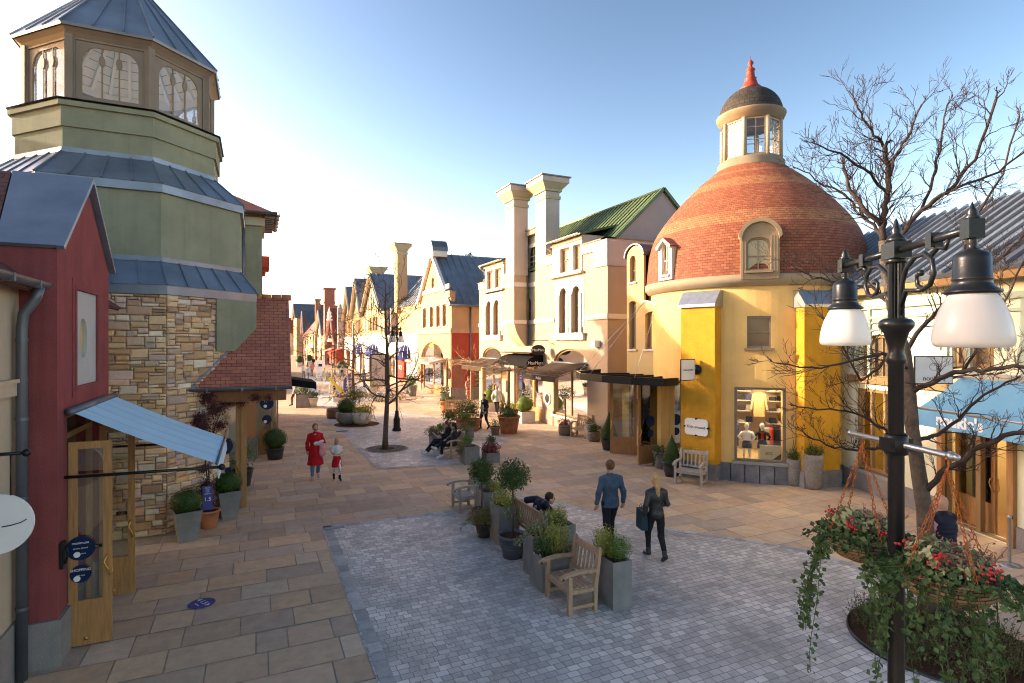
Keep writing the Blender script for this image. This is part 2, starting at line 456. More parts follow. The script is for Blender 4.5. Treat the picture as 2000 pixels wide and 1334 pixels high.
m_zpot = mk('zinc_planter', (.20, .20, .19), .5, .25, 2.2, .12, 14, metal=.2, spec=.5, streak=.2)
m_gpot = mk('grey_fibre_planter', (.20, .195, .185), .7, .22, 2.5, .2, 30, spec=.4, streak=.25)
m_bluepot = mk('slate_blue_plastic', (.075, .085, .105), .5, .15, 4, .1, 50, spec=.45)
m_darkpot = mk('charcoal_plastic', (.035, .035, .038), .5, .2, 4, .1, 50, spec=.45)
m_whitepot = mk('pale_stone_pot', (.60, .56, .50), .8, .12, 4, .3, 50, grain=.1)
m_speckle = mk('washed_aggregate', (.40, .36, .32), .9, .15, 8, .8, 70, grain=.75, bdist=.01)
m_soil = mk('bark_mulch', (.07, .032, .018), .95, .5, 30, .9, 60, bdist=.03)
m_teak = mk_wood('weathered_teak', (.40, .27, .17), .7, axis_scale=(9, 9, 2.))
m_teakgrey = mk_wood('silvered_teak', (.42, .37, .31), .75, axis_scale=(9, 9, 2.))
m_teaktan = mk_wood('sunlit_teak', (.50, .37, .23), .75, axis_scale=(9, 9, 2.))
m_barrel = mk_wood('old_oak_barrel', (.23, .15, .09), .8)
m_bark = mk('tree_bark', (.105, .08, .06), .9, .35, 9, .8, 30, bdist=.02)
m_barkd = mk('dark_twig_bark', (.045, .032, .027), .85, .35, 9, .5, 30, bdist=.01)
m_twig = mk('grey_brown_twig_bark', (.095, .07, .052), .9, .35, 9, .5, 30, bdist=.01)
m_barkp = mk('pale_pollard_bark', (.26, .19, .12), .9, .3, 9, .6, 30, bdist=.02)
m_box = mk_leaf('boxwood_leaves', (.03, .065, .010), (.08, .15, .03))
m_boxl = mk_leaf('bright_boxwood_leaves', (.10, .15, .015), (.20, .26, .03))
m_bay = mk_leaf('bay_leaves', (.04, .075, .018), (.12, .18, .04))
m_conifer = mk_leaf('dwarf_conifer_sprays', (.07, .14, .012), (.18, .28, .04))
m_gold = mk_leaf('variegated_euonymus_leaves', (.17, .21, .03), (.58, .53, .13))
m_bronze = mk_leaf('bronze_leaves', (.13, .11, .03), (.30, .24, .08))
m_heuch = mk_leaf('red_heuchera_leaves', (.16, .03, .03), (.36, .12, .09))
m_crimson = mk_leaf('purple_maple_leaves', (.07, .018, .025), (.20, .055, .06))
m_ivy = mk_leaf('ivy_leaves', (.03, .065, .014), (.12, .19, .06))
m_ivyv = mk_leaf('variegated_ivy_leaves', (.09, .14, .04), (.52, .50, .28))
m_heather = mk_leaf('heather_sprigs', (.20, .08, .07), (.42, .26, .17))
m_berry = mk('red_berries', (.42, .012, .015), .3, .2, 9, 0, 40, spec=.5)
m_ground_sh = mk_leaf('cotoneaster_leaves', (.05, .06, .02), (.16, .15, .06))
m_wicker = mk_tiles('wicker', (.30, .20, .10), (.22, .14, .07), (.06, .035, .02), .09, .022, .003, 1., dirt=.2, bdist=.02)
m_rust = mk('rusty_chain', (.36, .11, .028), .8, .3, 20, .3, 80)
m_skin = mk('skin', (.50, .27, .19), .55, .06, 6, .05, 90, spec=.35)
m_lampglass = None
m_poster = mk('cream_poster', (.62, .52, .33), .6, .04, 2, 0, 40)
m_mann = mk('mannequin_white', (.72, .70, .66), .5, .03, 2, 0, 40)
m_shelf = mk('shop_shelf', (.50, .42, .30), .6, .08, 2, .05, 40)
m_shopwall = mk('shop_interior_wall', (.52, .37, .18), .8, .06, 1, .05, 40)
m_shopwood = mk_wood('shop_wood_floor', (.30, .17, .08), .5)
m_shoplamp = mk_emit('shop_ceiling_lamp', (1., .78, .46), 12.)
def cobbles():
    t = NT('grey_cobbles'); uv = t.uv()
    wz = t.noise(1.3, 3, .5, uv, out=1)
    add = t.n('ShaderNodeVectorMath', operation='MULTIPLY_ADD'); t.l(wz, add.inputs[0]); add.inputs[1].default_value = (.05, .05, 0); t.l(uv, add.inputs[2])
    b = t.n('ShaderNodeTexBrick'); t.l(add.outputs[0], b.inputs['Vector']); b.offset = .45; b.squash = .8; b.squash_frequency = 3
    for k, v in (('Scale', 1.), ('Mortar Size', .0065), ('Mortar Smooth', .4), ('Bias', -.1), ('Brick Width', .17), ('Row Height', .12)): b.inputs[k].default_value = v
    b.inputs['Color1'].default_value = (.42, .405, .385, 1); b.inputs['Color2'].default_value = (.78, .745, .69, 1); b.inputs['Mortar'].default_value = (.20, .18, .16, 1)
    c = b.outputs['Color']
    n1 = t.noise(.55, 6, .65, uv); c = t.mix(t.math('MULTIPLY', t.ramp(n1, [(.42, 0.), (.62, 1.)]), .65), c, (.25, .24, .23))
    n2 = t.noise(7, 5, .7, uv); c = t.mix(t.math('MULTIPLY', t.ramp(n2, [(.5, 0.), (.8, 1.)]), .55), c, (.68, .66, .62))
    n3 = t.noise(2.2, 5, .7, uv); c = t.mix(t.math('MULTIPLY', t.ramp(n3, [(.55, 0.), (.7, 1.)]), .35), c, (.2, .19, .185))
    sp = t.ramp(t.noise(9., 1, .4, uv), [(.70, 0.), (.74, 1.)]); c = t.mix(t.math('MULTIPLY', sp, .5), c, (.12, .11, .10))
    n4 = t.noise(.35, 4, .6, uv); c = t.mix(t.math('MULTIPLY', t.ramp(n4, [(.4, 0.), (.62, 1.)]), .22), c, (.14, .135, .13))
    h = t.math('ADD', t.math('MULTIPLY', b.outputs['Fac'], -1.), t.math('MULTIPLY', t.noise(18, 4, .6, uv), .45))
    t.bsdf(c, t.ramp(n2, [(.3, .45), (.8, .75)]), 0, .4, t.bump(h, .7, .02)); return t.m
m_cobble = cobbles()
# ------------------------------------------------------------ ground
def inpoly(x, y, P):
    c = False; n = len(P)
    for i in range(n):
        x1, y1 = P[i][0], P[i][1]; x2, y2 = P[(i+1) % n][0], P[(i+1) % n][1]
        if (y1 > y) != (y2 > y) and x < (x2-x1)*(y-y1)/(y2-y1)+x1: c = not c
    return c
g = MB(); g.add([(-300,-60,0),(300,-60,0),(300,500,0),(-300,500,0)], [(0,1,2,3)])
struct('ground', g, m_flagjoint)
zone1 = [(1.38,13.69),(1.40,3.0),(9.5,3.0)]+[tuple(G(a,b)[:2]) for a,b in
         ((1669,1104),(1582,1075),(1514,1065),(1421,1050),(1328,1036),(1222,1016),(1148,997),(1080,976),(1010,965))]+[(4.9,13.66)]
zone2 = [(3.72,19.34)]+[tuple(G(a,b)[:2]) for a,b in ((910,905),(965,903),(972,884),(980,872),(997,862),(960,846),(905,826),(832,811),(787,805),(713,808),(634,813))]
zone3 = [tuple(G(a,b)[:2]) for a,b in ((566,770),(640,797),(700,790),(770,775),(730,752),(600,735),(572,742))]
rg = random.Random(3)
fl = MB(); y = 3.2
pal = [(.66,.50,.34),(.62,.45,.31),(.69,.51,.33),(.58,.44,.32),(.63,.50,.37),(.71,.53,.34),(.54,.42,.32),(.67,.47,.30)]
while y < 70:
    h = rg.choice([.5,.56,.6,.62])
    x = -4.5+rg.random()
    while x < 19:
        w = rg.choice([.42,.55,.62,.75,.85,.95,1.1])
        cx, cy = x+w/2, y+h/2
        if not (inpoly(cx, cy, [(a+.0,b) for a,b in zone1]) and inpoly(x-.6,cy,zone1) and inpoly(x+w+.6,cy,zone1) and inpoly(cx,y+h+.7,zone1)):
            c = rg.choice(pal); k = rg.uniform(.8, 1.08); c = sh(c, k)
            gap = .008; j = lambda: rg.uniform(-.004, .004); z = .006+rg.uniform(-.0015, .0025)
            p = [(x+gap+j(), y+gap+j()), (x+w-gap+j(), y+gap+j()), (x+w-gap+j(), y+h-gap+j()), (x+gap+j(), y+h-gap+j())]
            fl.add([(a, b, z+rg.uniform(-.001,.001)) for a, b in p], [(0,1,2,3)], col=c)
        x += w
    y += h
struct('flagstone_pavement', fl, m_flag)
def sheet(P, z):
    m = MB(); tri = tessellate_polygon([[Vector((a, b, 0)) for a, b in P]])
    m.add([(a, b, z) for a, b in P], [tuple(t) for t in tri]); return m
struct('cobbled_square', sheet(zone1, .014), m_cobble)
struct('cobbled_square', sheet(zone2, .014), m_cobble)
struct('cobbled_square', sheet(zone3, .014), m_cobble)
bd = MB()      # edging setts along the cobbled squares
def edging(P, w=.2):
    for (a, b) in zip(P[:-1], P[1:]):
        a = Vector((*a, 0)); b = Vector((*b, 0)); L = (b-a).length; d = (b-a)/L; n = Vector((-d.y, d.x, 0)); s = 0
        while s < L:
            l = min(rg.uniform(.22, .42), L-s+.001); g_ = .006; k = rg.uniform(.8, 1.25); c = sh((.46,.455,.44), k)
            q = [a+d*(s+g_)+n*g_, a+d*(s+l-g_)+n*g_, a+d*(s+l-g_)+n*(w-g_), a+d*(s+g_)+n*(w-g_)]
            bd.add([(v.x, v.y, .019) for v in q], [(0,1,2,3)], col=c); s += l
edging([(1.62,3.0),(1.60,13.69)]); edging([(4.9,13.45),(1.38,13.48)][::-1], .2)
edging(zone1[2:-1], .16)
edging([zone2[0], zone2[-1]][::-1], .22); edging([(6.9,18.65),(3.72,19.3)], .2); edging(zone2[1:7], .16)
struct('edging_setts_pavement', bd, mk_attr('edging_stone', .8, 20, .5, bdist=.012, var=.35, nscale=5.))
dr = MB(); dr.box(1.42,1.86,13.40,13.58,.016,.022)
for i in range(9): dr.box(1.46+i*.045,1.475+i*.045,13.41,13.57,.022,.026)
single('drain_grate', dr, m_zincd, 'small dark metal drain grate at the corner of the near cobbled square', 'drain cover')
# tree grate, radial setts
def tree_grate(c, r, label, group=None):
    t = T('tree_surround', label, 'tree surround', (c[0], c[1], 0), group=group)
    m = MB(); rr = .32
    while rr < r-.02:
        w = (r-.32)/6
        n = int(2*PI*(rr+w/2)/.13)
        for i in range(n):
            a0 = 2*PI*(i+.07)/n; a1 = 2*PI*(i+.93)/n; col = sh((.17,.145,.125), rg.uniform(.65, 1.4))
            if rr > r-1.3*w: col = sh((.34,.30,.26), rg.uniform(.8,1.2))
            ri, ro = rr+.008, rr+w-.008
            m.add([(ri*math.cos(a0),ri*math.sin(a0),.024),(ro*math.cos(a0),ro*math.sin(a0),.024),(ro*math.cos(a1),ro*math.sin(a1),.024),(ri*math.cos(a1),ri*math.sin(a1),.024)], [(0,1,2,3)], col=col)
        rr += w
    part('setts', m, mk_attr('grate_setts', .85, 30, .4), t, world=False)
    b = MB(); b.lathe([(.001,.018),(r,.018)], n=40); part('bedding', b, m_soil, t, world=False)
tg = G(755, 877); tree_grate(tg, .86, 'ring of small setts round the foot of the tallest middle tree')
# blue floor sticker
fs = G(394, 1180); t = T('floor_sticker', 'round blue 1.5 distance sticker on the shaded flagstones', 'floor sticker', (fs.x, fs.y, 0))
m = MB(); m.lathe([(.001,.016),(.2,.016)], n=36); part('disc', m, m_bluesign2, t, world=False)
rot = Matrix.Rotation(-1.05, 4, 'Z')
for s_, off, sz in (('1.5', .03, .13), ('mètres', -.075, .045)):
    text(s_, m_white_s, sz, (fs.x+off*math.sin(1.05), fs.y+off*math.cos(1.05), .02), rot, t, 'lettering', .001)
for sg in (-1, 1):
    a = MB(); d = Vector((math.cos(-1.05), math.sin(-1.05), 0)); n = Vector((-d.y, d.x, 0)); b0 = Vector((fs.x, fs.y, .02))+n*.03+d*sg*.115
    a.add([b0+n*.05, b0-n*.05, b0+d*sg*.05], [(0,1,2)]); part('arrow', a, m_white_s, t)
# ------------------------------------------------------------ generic facade pieces
def add_window(par, pl, s0, s1, t0, t1, head=0.0, frame=.07, depth=.12, fm=None, gm=None, mull=(1, 2), sill=True, sm=None, d=0.0, casing=0.0, cm=None, name='window'):
    """a real recessed window: frame plate with glazing bars, a pane behind it and a sill; head = arch rise"""
    fm = fm or m_frame; gm = gm or m_pane
    if s0 > s1: s0, s1 = s1, s0
    out = arch(s0, s1, t0, t1, head) if head else rect(s0, s1, t0, t1)
    f = frame
    inn = arch(s0+f, s1-f, t0+f, t1-f, max(head-f*.5, .01)) if head else rect(s0+f, s1-f, t0+f, t1-f)
    mb = MB(); mb.plate(pl, out, [inn], d-depth+.05, d-depth)
    nx, nz = mull; b = .018 if (s1-s0) < 3 else .03; b = min(b, (s1-s0)*.05)
    for i in range(1, nx):
        c = s0+f+(s1-s0-2*f)*i/nx; mb.plbox(pl, c-b, c+b, t0+f, t1-f*.8-(head*.08 if head else 0), d-depth+.005, d-depth+.043)
    for i in range(1, nz):
        c = t0+f+(t1-t0-2*f-head*.6)*i/nz; mb.plbox(pl, s0+f, s1-f, c-b, c+b, d-depth+.007, d-depth+.04)
    w = part(name, mb, fm, par)
    pm = MB(); pm.plate(pl, arch(s0+f*.5, s1-f*.5, t0+f*.5, t1-f*.5, head) if head else rect(s0+f*.5, s1-f*.5, t0+f*.5, t1-f*.5), [], d-depth-.004, d-depth-.02)
    part('pane', pm, gm, w)
    if sill:
        sb = MB(); sb.plbox(pl, s0-.06, s1+.06, t0-.07, t0, d-.04, d+.07); part('sill', sb, sm or m_trim, w)
    if casing:
        cb = MB(); c = casing
        o2 = arch(s0-c, s1+c, t0, t1+c, head+c*.5) if head else rect(s0-c, s1+c, t0, t1+c)
        o1 = arch(s0-.002, s1+.002, t0, t1+.002, head) if head else rect(s0-.002, s1+.002, t0, t1+.002)
        cb.plate(pl, o2, [o1], d+.035, d+.0015)
        part('surround', cb, cm or m_trim, w)
    return w
def seams(mb, a0, a1, b0, b1, n, h=.035, w=.03, ends=True):
    """standing seams between the eave edge a0-a1 and the ridge edge b0-b1"""
    a0, a1, b0, b1 = map(Vector, (a0, a1, b0, b1)); nn = (a1-a0).cross(b0-a0).normalized()
    if nn.z < 0: nn = -nn
    for i in range(n+1):
        if not ends and i in (0, n): continue
        k = i/n; p = a0.lerp(a1, k); q = b0.lerp(b1, k)
        mb.bar(p+nn*h*.4, q+nn*h*.4, w, h, up=nn)
def slab(mb, pts, th=.06):
    """a sloping sheet of real thickness (th below)"""
    P = [Vector(p) for p in pts]; n = (P[1]-P[0]).cross(P[2]-P[0]).normalized()
    if n.z < 0: n = -n
    return mb.prism(P, -n*th)
def gutter(mb, a, b, r=.07):
    a = Vector(a); b = Vector(b); d = (b-a).normalized(); n = Vector((0,0,1)); s = d.cross(n)
    k = 8; vs = []
    for p in (a, b):
        for rr in (r, r-.012):
            for i in range(k+1):
                an = PI+PI*i/k; vs.append(p+s*math.cos(an)*rr+n*math.sin(an)*rr)
    fs = []; m = k+1
    for i in range(k): fs += [(i, i+1, 2*m+i+1, 2*m+i), (m+i, m+i+1, 3*m+i+1, 3*m+i)]
    fs += [(0, m, 3*m, 2*m), (k, m+k, 3*m+k, 2*m+k)]
    for base in (0, 2*m): fs += [(base+i, base+i+1, base+m+i+1, base+m+i) for i in range(k)]
    mb.add(vs, fs, smooth=False)
    L = (b-a).length; q = int(L/.9)
    for i in range(q+1):
        p = a+d*(L*(i+.5)/(q+1)); mb.obox(p-n*r*.5, d*.02, s*(r+.008), n*(r*.55))
def octa(c, a, z):      # corners of a regular octagon with faces square to the grid
    e = a*math.tan(PI/8)
    return [Vector((c[0]+x, c[1]+y, z)) for x, y in ((-e,-a),(e,-a),(a,-e),(a,e),(e,a),(-e,a),(-a,e),(-a,-e))]
def octband(mb, c, a0, z0, a1, z1, cap=False):
    A = octa(c, a0, z0); B = octa(c, a1, z1)
    mb.add(A+B, [(i, (i+1) % 8, (i+1) % 8+8, i+8) for i in range(8)]+([tuple(range(8,16)), tuple(range(7,-1,-1))] if cap else []))
def rubble(mb, pl, s0, s1, t0, t1, inside, seed=1, cell=.066):
    rr = random.Random(seed); nx = int((s1-s0)/cell); nz = int((t1-t0)/cell); occ = [[False]*nx for _ in range(nz)]
    cx = (s1-s0)/nx; cz = (t1-t0)/nz
    pals = [(.80,.55,.31),(.86,.64,.40),(.66,.40,.21),(.72,.50,.33),(.88,.74,.54),(.50,.32,.20),(.82,.57,.31),(.64,.47,.37),(.76,.47,.23)]
    for j in range(nz):
        for i in range(nx):
            if occ[j][i]: continue
            w = rr.choice([3,4,4,5,5,6,7]); h = rr.choice([1,1,2,2,2,3,3]); 
            if h == 1: w = rr.choice([3,4,5])
            if rr.random() < .05: w, h = 3, 5
            k = 0
            while k < w and i+k < nx and not occ[j][i+k]: k += 1
            w = k
            h = max(1, min(h, nz-j, int(w/1.35)))
            ok = 1
            for q in range(1, h):
                if any(occ[j+q][i+x] for x in range(w)): break
                ok += 1
            h = ok
            for q in range(h):
                for x in range(w): occ[j+q][i+x] = True
            a0, a1, b0, b1 = s0+i*cx, s0+(i+w)*cx, t0+j*cz, t0+(j+h)*cz
            if not inside((a0+a1)/2, (b0+b1)/2): continue
            g_ = .008; J = lambda: rr.uniform(-.014, .014)
            q = [(a0+g_+J()*.6, b0+g_+J()*.6), (a1-g_+J()*.6, b0+g_+J()*.6), (a1-g_+J()*.6, b1-g_+J()*.6), (a0+g_+J()*.6, b1-g_+J()*.6)]
            d = rr.uniform(.025, .06); ins = min(.03, (a1-a0)*.2, (b1-b0)*.25)
            ca = ((a0+a1)/2, (b0+b1)/2); vs = [pl.p(a, b, -.03) for a, b in q]; vs += [pl.p(a, b, d*.55) for a, b in q]
            for a, b in q:
                va = a+(ins if a < ca[0] else -ins); vb = b+(ins if b < ca[1] else -ins)
                vs.append(pl.p(va, vb, d+rr.uniform(-.012, .012)))
            fs = []
            for r_ in (0, 4): fs += [(r_+m, r_+(m+1) % 4, r_+4+(m+1) % 4, r_+4+m) for m in range(4)]
            fs.append((8,9,10,11))
            mb.add(vs, fs, col=sh(rr.choice(pals), rr.uniform(.72, 1.12)))

# ------------------------------------------------------------ maroon gabled shopfront
XF = -2.40
PF = PL((XF,0,0), (0,1,0), (1,0,0))
y0 = 9.29; y1 = onX(212, XF); yc = (y0+y1)/2; zk = 5.55; zp = 6.72
mr = T('gabled_shopfront', 'maroon rendered shopfront with a zinc capped gable and an oval niche', 'shop', (XF, yc, 0))
DY0, DY1, DZ = 9.72, 11.45, 3.27
m = MB()
pan = [PF.hit(147, 566), PF.hit(188, 577), PF.hit(189, 742), PF.hit(147, 757)]
pa0, pa1 = pan[0][0], pan[1][0]; pb1 = (pan[0][1]+pan[1][1])/2; pb0 = (pan[2][1]+pan[3][1])/2
m.plate(PF, [(y0,.62),(DY0,.62),(DY0,DZ),(DY1,DZ),(DY1,.62),(y1,.62),(y1,zk),(yc,zp),(y0,zk)], [rect(pa0,pa1,pb0,pb1)], 0, -.3)
m.box(XF-1.6, XF-.301, y0, y0+.02, .62, zk)          # near side
m.box(XF-1.6, XF-.301, y1-.02, y1-.001, .62, zk)
m.prism([(XF-.3,y0+.02,zk-.001),(XF-.3,yc,zp-.001),(XF-.3,y1-.02,zk-.001)], (-1.3,0,0))
part('wall', m, m_purple, mr)
m = MB(); m.box(XF-1.6,XF+.05,y0-.05,DY0-.004,0,.62); m.box(XF-1.6,XF+.05,DY1+.004,y1+.03,0,.62); part('plinth', m, m_granite, mr)
fr = MB()
for (o_, d_) in ((.16,.014),(.07,.028)):
    fr.plate(PF, rect(pa0-o_,pa1+o_,pb0-o_,pb1+o_), [rect(pa0-.002,pa1+.002,pb0-.002,pb1+.002)], d_, .0015 if o_ > .1 else .0145)
fo = [PF.hit(131,520), PF.hit(199,546)]
part('panel_frame', fr, m_purple, mr)
pc = (PF.hit(163.5,660)[0]+.02, PF.hit(163.5,660)[1]); el = [(pc[0]+.21*math.cos(2*PI*i/28), pc[1]+.30*math.sin(2*PI*i/28)) for i in range(28)]
m = MB(); m.plate(PF, rect(pa0+.001,pa1-.001,pb0+.001,pb1-.001), [el], -.008, -.06); pnl = part('niche_panel', m, mk('grey_render', (.42,.41,.38), .9, .06, 2, .4, 120), mr)
m = MB(); m.plate(PF, rect(pa0+.01,pa1-.01,pb0+.01,pb1-.01), [], -.0615, -.08); part('niche_back', m, m_yellow_l, pnl)
m = MB()
for s_ in (-1, 1):
    e = y0-.06 if s_ < 0 else y1+.06; ez = zk+.02
    slab(m, [(XF+.05,e,ez),(XF+.05,yc,zp+.13),(XF-.9,yc,zp+.13),(XF-.62,e,ez)], .05)
    m.bar((XF+.05,e,ez-.03),(XF+.05,yc,zp+.1),.06,.09,up=(1,0,0))
part('gable_roof', m, m_zinc, mr)
m = MB()
for e in (y0-.06, y1+.06): slab(m, [(XF-.64,e,zk),(XF-.92,yc,zp+.11),(XF-3.2,yc,zp+.11),(XF-3.2,e,zk)], .05)
part('tiled_saddle', m, m_browntile, mr)
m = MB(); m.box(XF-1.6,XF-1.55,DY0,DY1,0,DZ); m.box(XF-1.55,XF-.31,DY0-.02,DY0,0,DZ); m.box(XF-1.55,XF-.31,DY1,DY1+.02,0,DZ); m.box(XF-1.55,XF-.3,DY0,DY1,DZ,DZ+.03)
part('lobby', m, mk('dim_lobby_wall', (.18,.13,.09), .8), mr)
m = MB(); m.plate(PF, rect(DY0+.002,DY1-.002,2.9,DZ-.002), [rect(DY0+.07,DY1-.07,2.98,DZ-.07)], -.08, -.16)
for c in (DY0+.035, DY1-.035): m.plbox(PF, c-.033, c+.033, 0.02, 2.9, -.16, -.08)
part('door_frame', m, m_door, mr)
def door_leaf(par, hinge, dirv, w, hgt, z0=.03, plates='PULL', rev=False, stickers=False, name='door'):
    dv = Vector(dirv).normalized(); nn = Vector((dv.y, -dv.x, 0)); pl = PL((hinge[0], hinge[1], 0), dv, nn)
    st = .1 if w < .6 else .12; pb = z0+hgt*.22
    m = MB(); m.plate(pl, rect(0,w,z0,z0+hgt), [rect(st,w-st,pb,z0+hgt-st)], .025, -.025, back=True)
    for i in range(3): 
        for sd in (-1, 1): m.plbox(pl, .02, w-st, z0+.06+i*(pb-z0)/3, z0+.068+i*(pb-z0)/3, sd*.0255-.003, sd*.0255+.003)
    d = part(name, m, m_door, par)
    m = MB(); m.plate(pl, rect(st-.01,w-st+.01,pb-.01,z0+hgt-st+.01), [], .004, -.004, back=True); part('glass', m, m_glass, d)
    m = MB(); hs = w-st*.5; zz = z0+hgt*.37
    for sd in (-1, 1):
        m.tube([pl.p(hs,zz+.17,sd*.03), pl.p(hs,zz+.17,sd*.08), pl.p(hs-.03,zz+.09,sd*.09), pl.p(hs+.01,zz,sd*.09), pl.p(hs+.04,zz-.09,sd*.07), pl.p(hs+.03,zz-.12,sd*.03)], .012, 8)
    part('handle', m, m_brass, d)
    m = MB(); m.lathe([(.001,.0),(.022,0),(.022,.008),(.001,.008)], n=14); m.xf(Matrix.Translation(pl.p(w-.3 if w > .5 else w*.4, z0+.09, .026)) @ nn.to_track_quat('Z','Y').to_matrix().to_4x4()); part('lock_plate', m, m_brass, d)
    if plates:
        m = MB(); c = w*.5+ .06; m.plbox(pl, c-.075, c+.075, z0+hgt*.47, z0+hgt*.47+.045, -.012, .012); pp = part('push_plate', m, m_black, d)
        fr_ = face_rot(dv) if not rev else face_rot(-dv)
        text(plates, m_brass, .036, pl.p(c, z0+hgt*.47+.022, .0145 if not rev else -.0145), fr_, pp, 'lettering', .001)
    return d, pl
d1, pld1 = door_leaf(mr, (XF+.02, DY0+.01), (1,0,0), .50, 2.86)
d2, pld2 = door_leaf(mr, (XF+.02, DY1-.03), (1,0,0), .50, 2.86, plates='PUSH')
def disc_on(pl, s, t, r, d, mat, par, name='sticker', n=28, th=.004):
    m = MB(); q = [(s+r*math.cos(2*PI*i/n), t+r*math.sin(2*PI*i/n)) for i in range(n)]; m.plate(pl, q, [], d, d-th, back=True); return part(name, m, mat, par)
for (t_, r_, wd) in ((1.40,.17,('maximum','persons allowed','in the store')),(1.04,.125,('SHOPPING','with care'))):
    st = disc_on(pld1, .14, t_, r_, .035, m_bluesign, d1)
    for i, w_ in enumerate(wd): text(w_, m_white_s, .05 if i == 0 else .026, pld1.p(.14, t_+r_*.45-i*.075, .04), face_rot((1,0,0)), st, 'lettering', .001)
    disc_on(pld1, .10, t_-r_*.5, .04, .041, m_white_s, st, 'sticker_dot', th=.003)
m = MB(); m.plbox(PF, y0+.06, y0+.2, 1.25, 1.6, .01, .05); m.tube([PF.p(y0+.13,1.3,.06),PF.p(y0+.17,1.42,.075),PF.p(y0+.12,1.52,.07)],.012,6)
part('intercom_box', m, m_black, mr)
# awning
aw = T('awning', 'pale blue canvas awning over the open doors of the maroon shopfront', 'awning', (XF, yc, 3.3))
A0, A1 = 9.62, 12.2; xa = -.54
m = MB(); n = 9
for i in range(n):
    ya, yb = A0+(A1-A0)*i/n, A0+(A1-A0)*(i+1)/n
    for j in range(6):
        def q(k, y): return (XF+.06+(xa-XF-.06)*k, y, 3.33-.88*k-.03*math.sin(PI*k))
        m.add([q(j/6,ya),q((j+1)/6,ya),q((j+1)/6,yb),q(j/6,yb)], [(0,1,2,3)], smooth=True)
m.prism([(xa,A0,2.45),(xa+.015,A0,2.45),(xa+.03,A0,2.22),(xa+.015,A0,2.22)], (0,A1-A0,0))
part('canopy', m, m_blueawn, aw)
m = MB()
for i in range(1, 5):
    y_ = A0+(A1-A0)*i/5; m.tube([(XF+.06+(xa-XF-.06)*k/6, y_, 3.334-.88*k/6-.03*math.sin(PI*k/6)) for k in range(7)], .0022, 4)
part('seams', m, mk('blue_seam', (.34,.55,.68), .9), aw)
m = MB(); m.tube([(XF+.07,A0-.06,3.33),(XF+.07,A1+.06,3.33)],.055,10); m.tube([(xa,A0-.02,2.455),(xa,A1+.02,2.455)],.022,8); part('roller', m, m_zincd, aw)
for yy in (A0-.03, A1-.15):
    m = MB(); m.tube([(XF-.02,yy,2.43),(xa+.06,yy,2.40)],.022,8); m.sphere((xa+.07,yy,2.40),.05,10,8); part('arm', m, m_iron, aw)
# seams of the canvas strips
# ------------------------------------------------------------ beige building at the frame edge
XB = -2.8; PB = PL((XB,0,0),(0,1,0),(1,0,0))
bb = T('building', 'beige rendered building with a dark downpipe and brown tiled roof', 'building', (-6, 8, 0))
m = MB(); m.plate(PB, rect(3.5,9.30,.75,5.05), [rect(6.6,8.25,1.9,3.3), rect(6.6,8.25,3.95,4.75)], 0, -.3); m.box(-8,XB-.3,3.5,13.9,.75,5.04); part('wall', m, m_beige, bb)
m = MB(); m.plbox(PB, 3.5, 9.28, 0, .75, -.3, .035); part('plinth', m, m_granite, bb)
m = MB(); m.plbox(PB, 3.5, 9.28, 3.62, 3.78, .001, .07); m.plbox(PB, 3.5, 9.28, 3.78, 3.83, .001, .1); part('string_course', m, m_beige, bb)
add_window(bb, PB, 6.6, 8.25, 1.9, 3.3, frame=.08, fm=m_door); add_window(bb, PB, 6.6, 8.25, 3.95, 4.75, frame=.08, fm=m_door)
m = MB(); slab(m, [(XB+.25,3.3,5.0),(XB+.25,14.0,5.0),(-6.6,14.0,8.1),(-6.6,3.3,8.1)], .08); slab(m, [(-9.5,3.3,5.0),(-9.5,14.0,5.0),(-6.6,14.0,8.1),(-6.6,3.3,8.1)], .08); part('roof', m, m_browntile, bb)
m = MB(); gutter(m, (XB+.28,3.3,5.06),(XB+.28,9.22,5.06),.085); part('gutter', m, m_zincd, bb)
m = MB(); yy = 9.06; m.tube([(XB+.28,yy,5.0),(XB+.24,yy,4.85),(XB+.12,yy,4.65),(XB+.1,yy,4.45),(XB+.1,yy,0.0)],.062,12)
for z in (.9,2.3,3.3,4.3): m.lathe([(.07,z),(.07,z+.04)], (XB+.1,yy,0), 12)
part('downpipe', m, m_zincd, bb)
# hanging disc sign, near the frame edge
hs = T('hanging_sign', 'round white enamel sign on an iron bracket beside the dark downpipe', 'sign', (XB, 7.6, 3.0))
ctr = at(-6, 1024, 6.3); brk = at(40, 888, 6.3)
pls = PL((0,ctr.y,0),(1,0,0),(0,-1,0))
m = MB(); q = [(ctr.x+.335*math.cos(2*PI*i/40), ctr.z+.335*math.sin(2*PI*i/40)) for i in range(40)]; m.plate(pls, q, [], .02, -.02, back=True); dsk = part('disc', m, m_white_s, hs)
m = MB(); m.tube([pls.p(ctr.x+.05,ctr.z-.03,.025),pls.p(ctr.x+.14,ctr.z-.02,.025),pls.p(ctr.x+.22,ctr.z+.0,.025),pls.p(ctr.x+.27,ctr.z+.03,.025)],.006,6); part('mark', m, m_ink, dsk)
m = MB(); m.tube([(XB,ctr.y,brk.z),(brk.x,ctr.y,brk.z)],.02,8); m.sphere((brk.x+.02,ctr.y,brk.z),.045,12,8)
for dx in (-.12,.12): m.tube([(ctr.x+dx,ctr.y,brk.z),(ctr.x+dx,ctr.y,ctr.z+.31)],.008,6)
part('bracket', m, m_iron, hs)

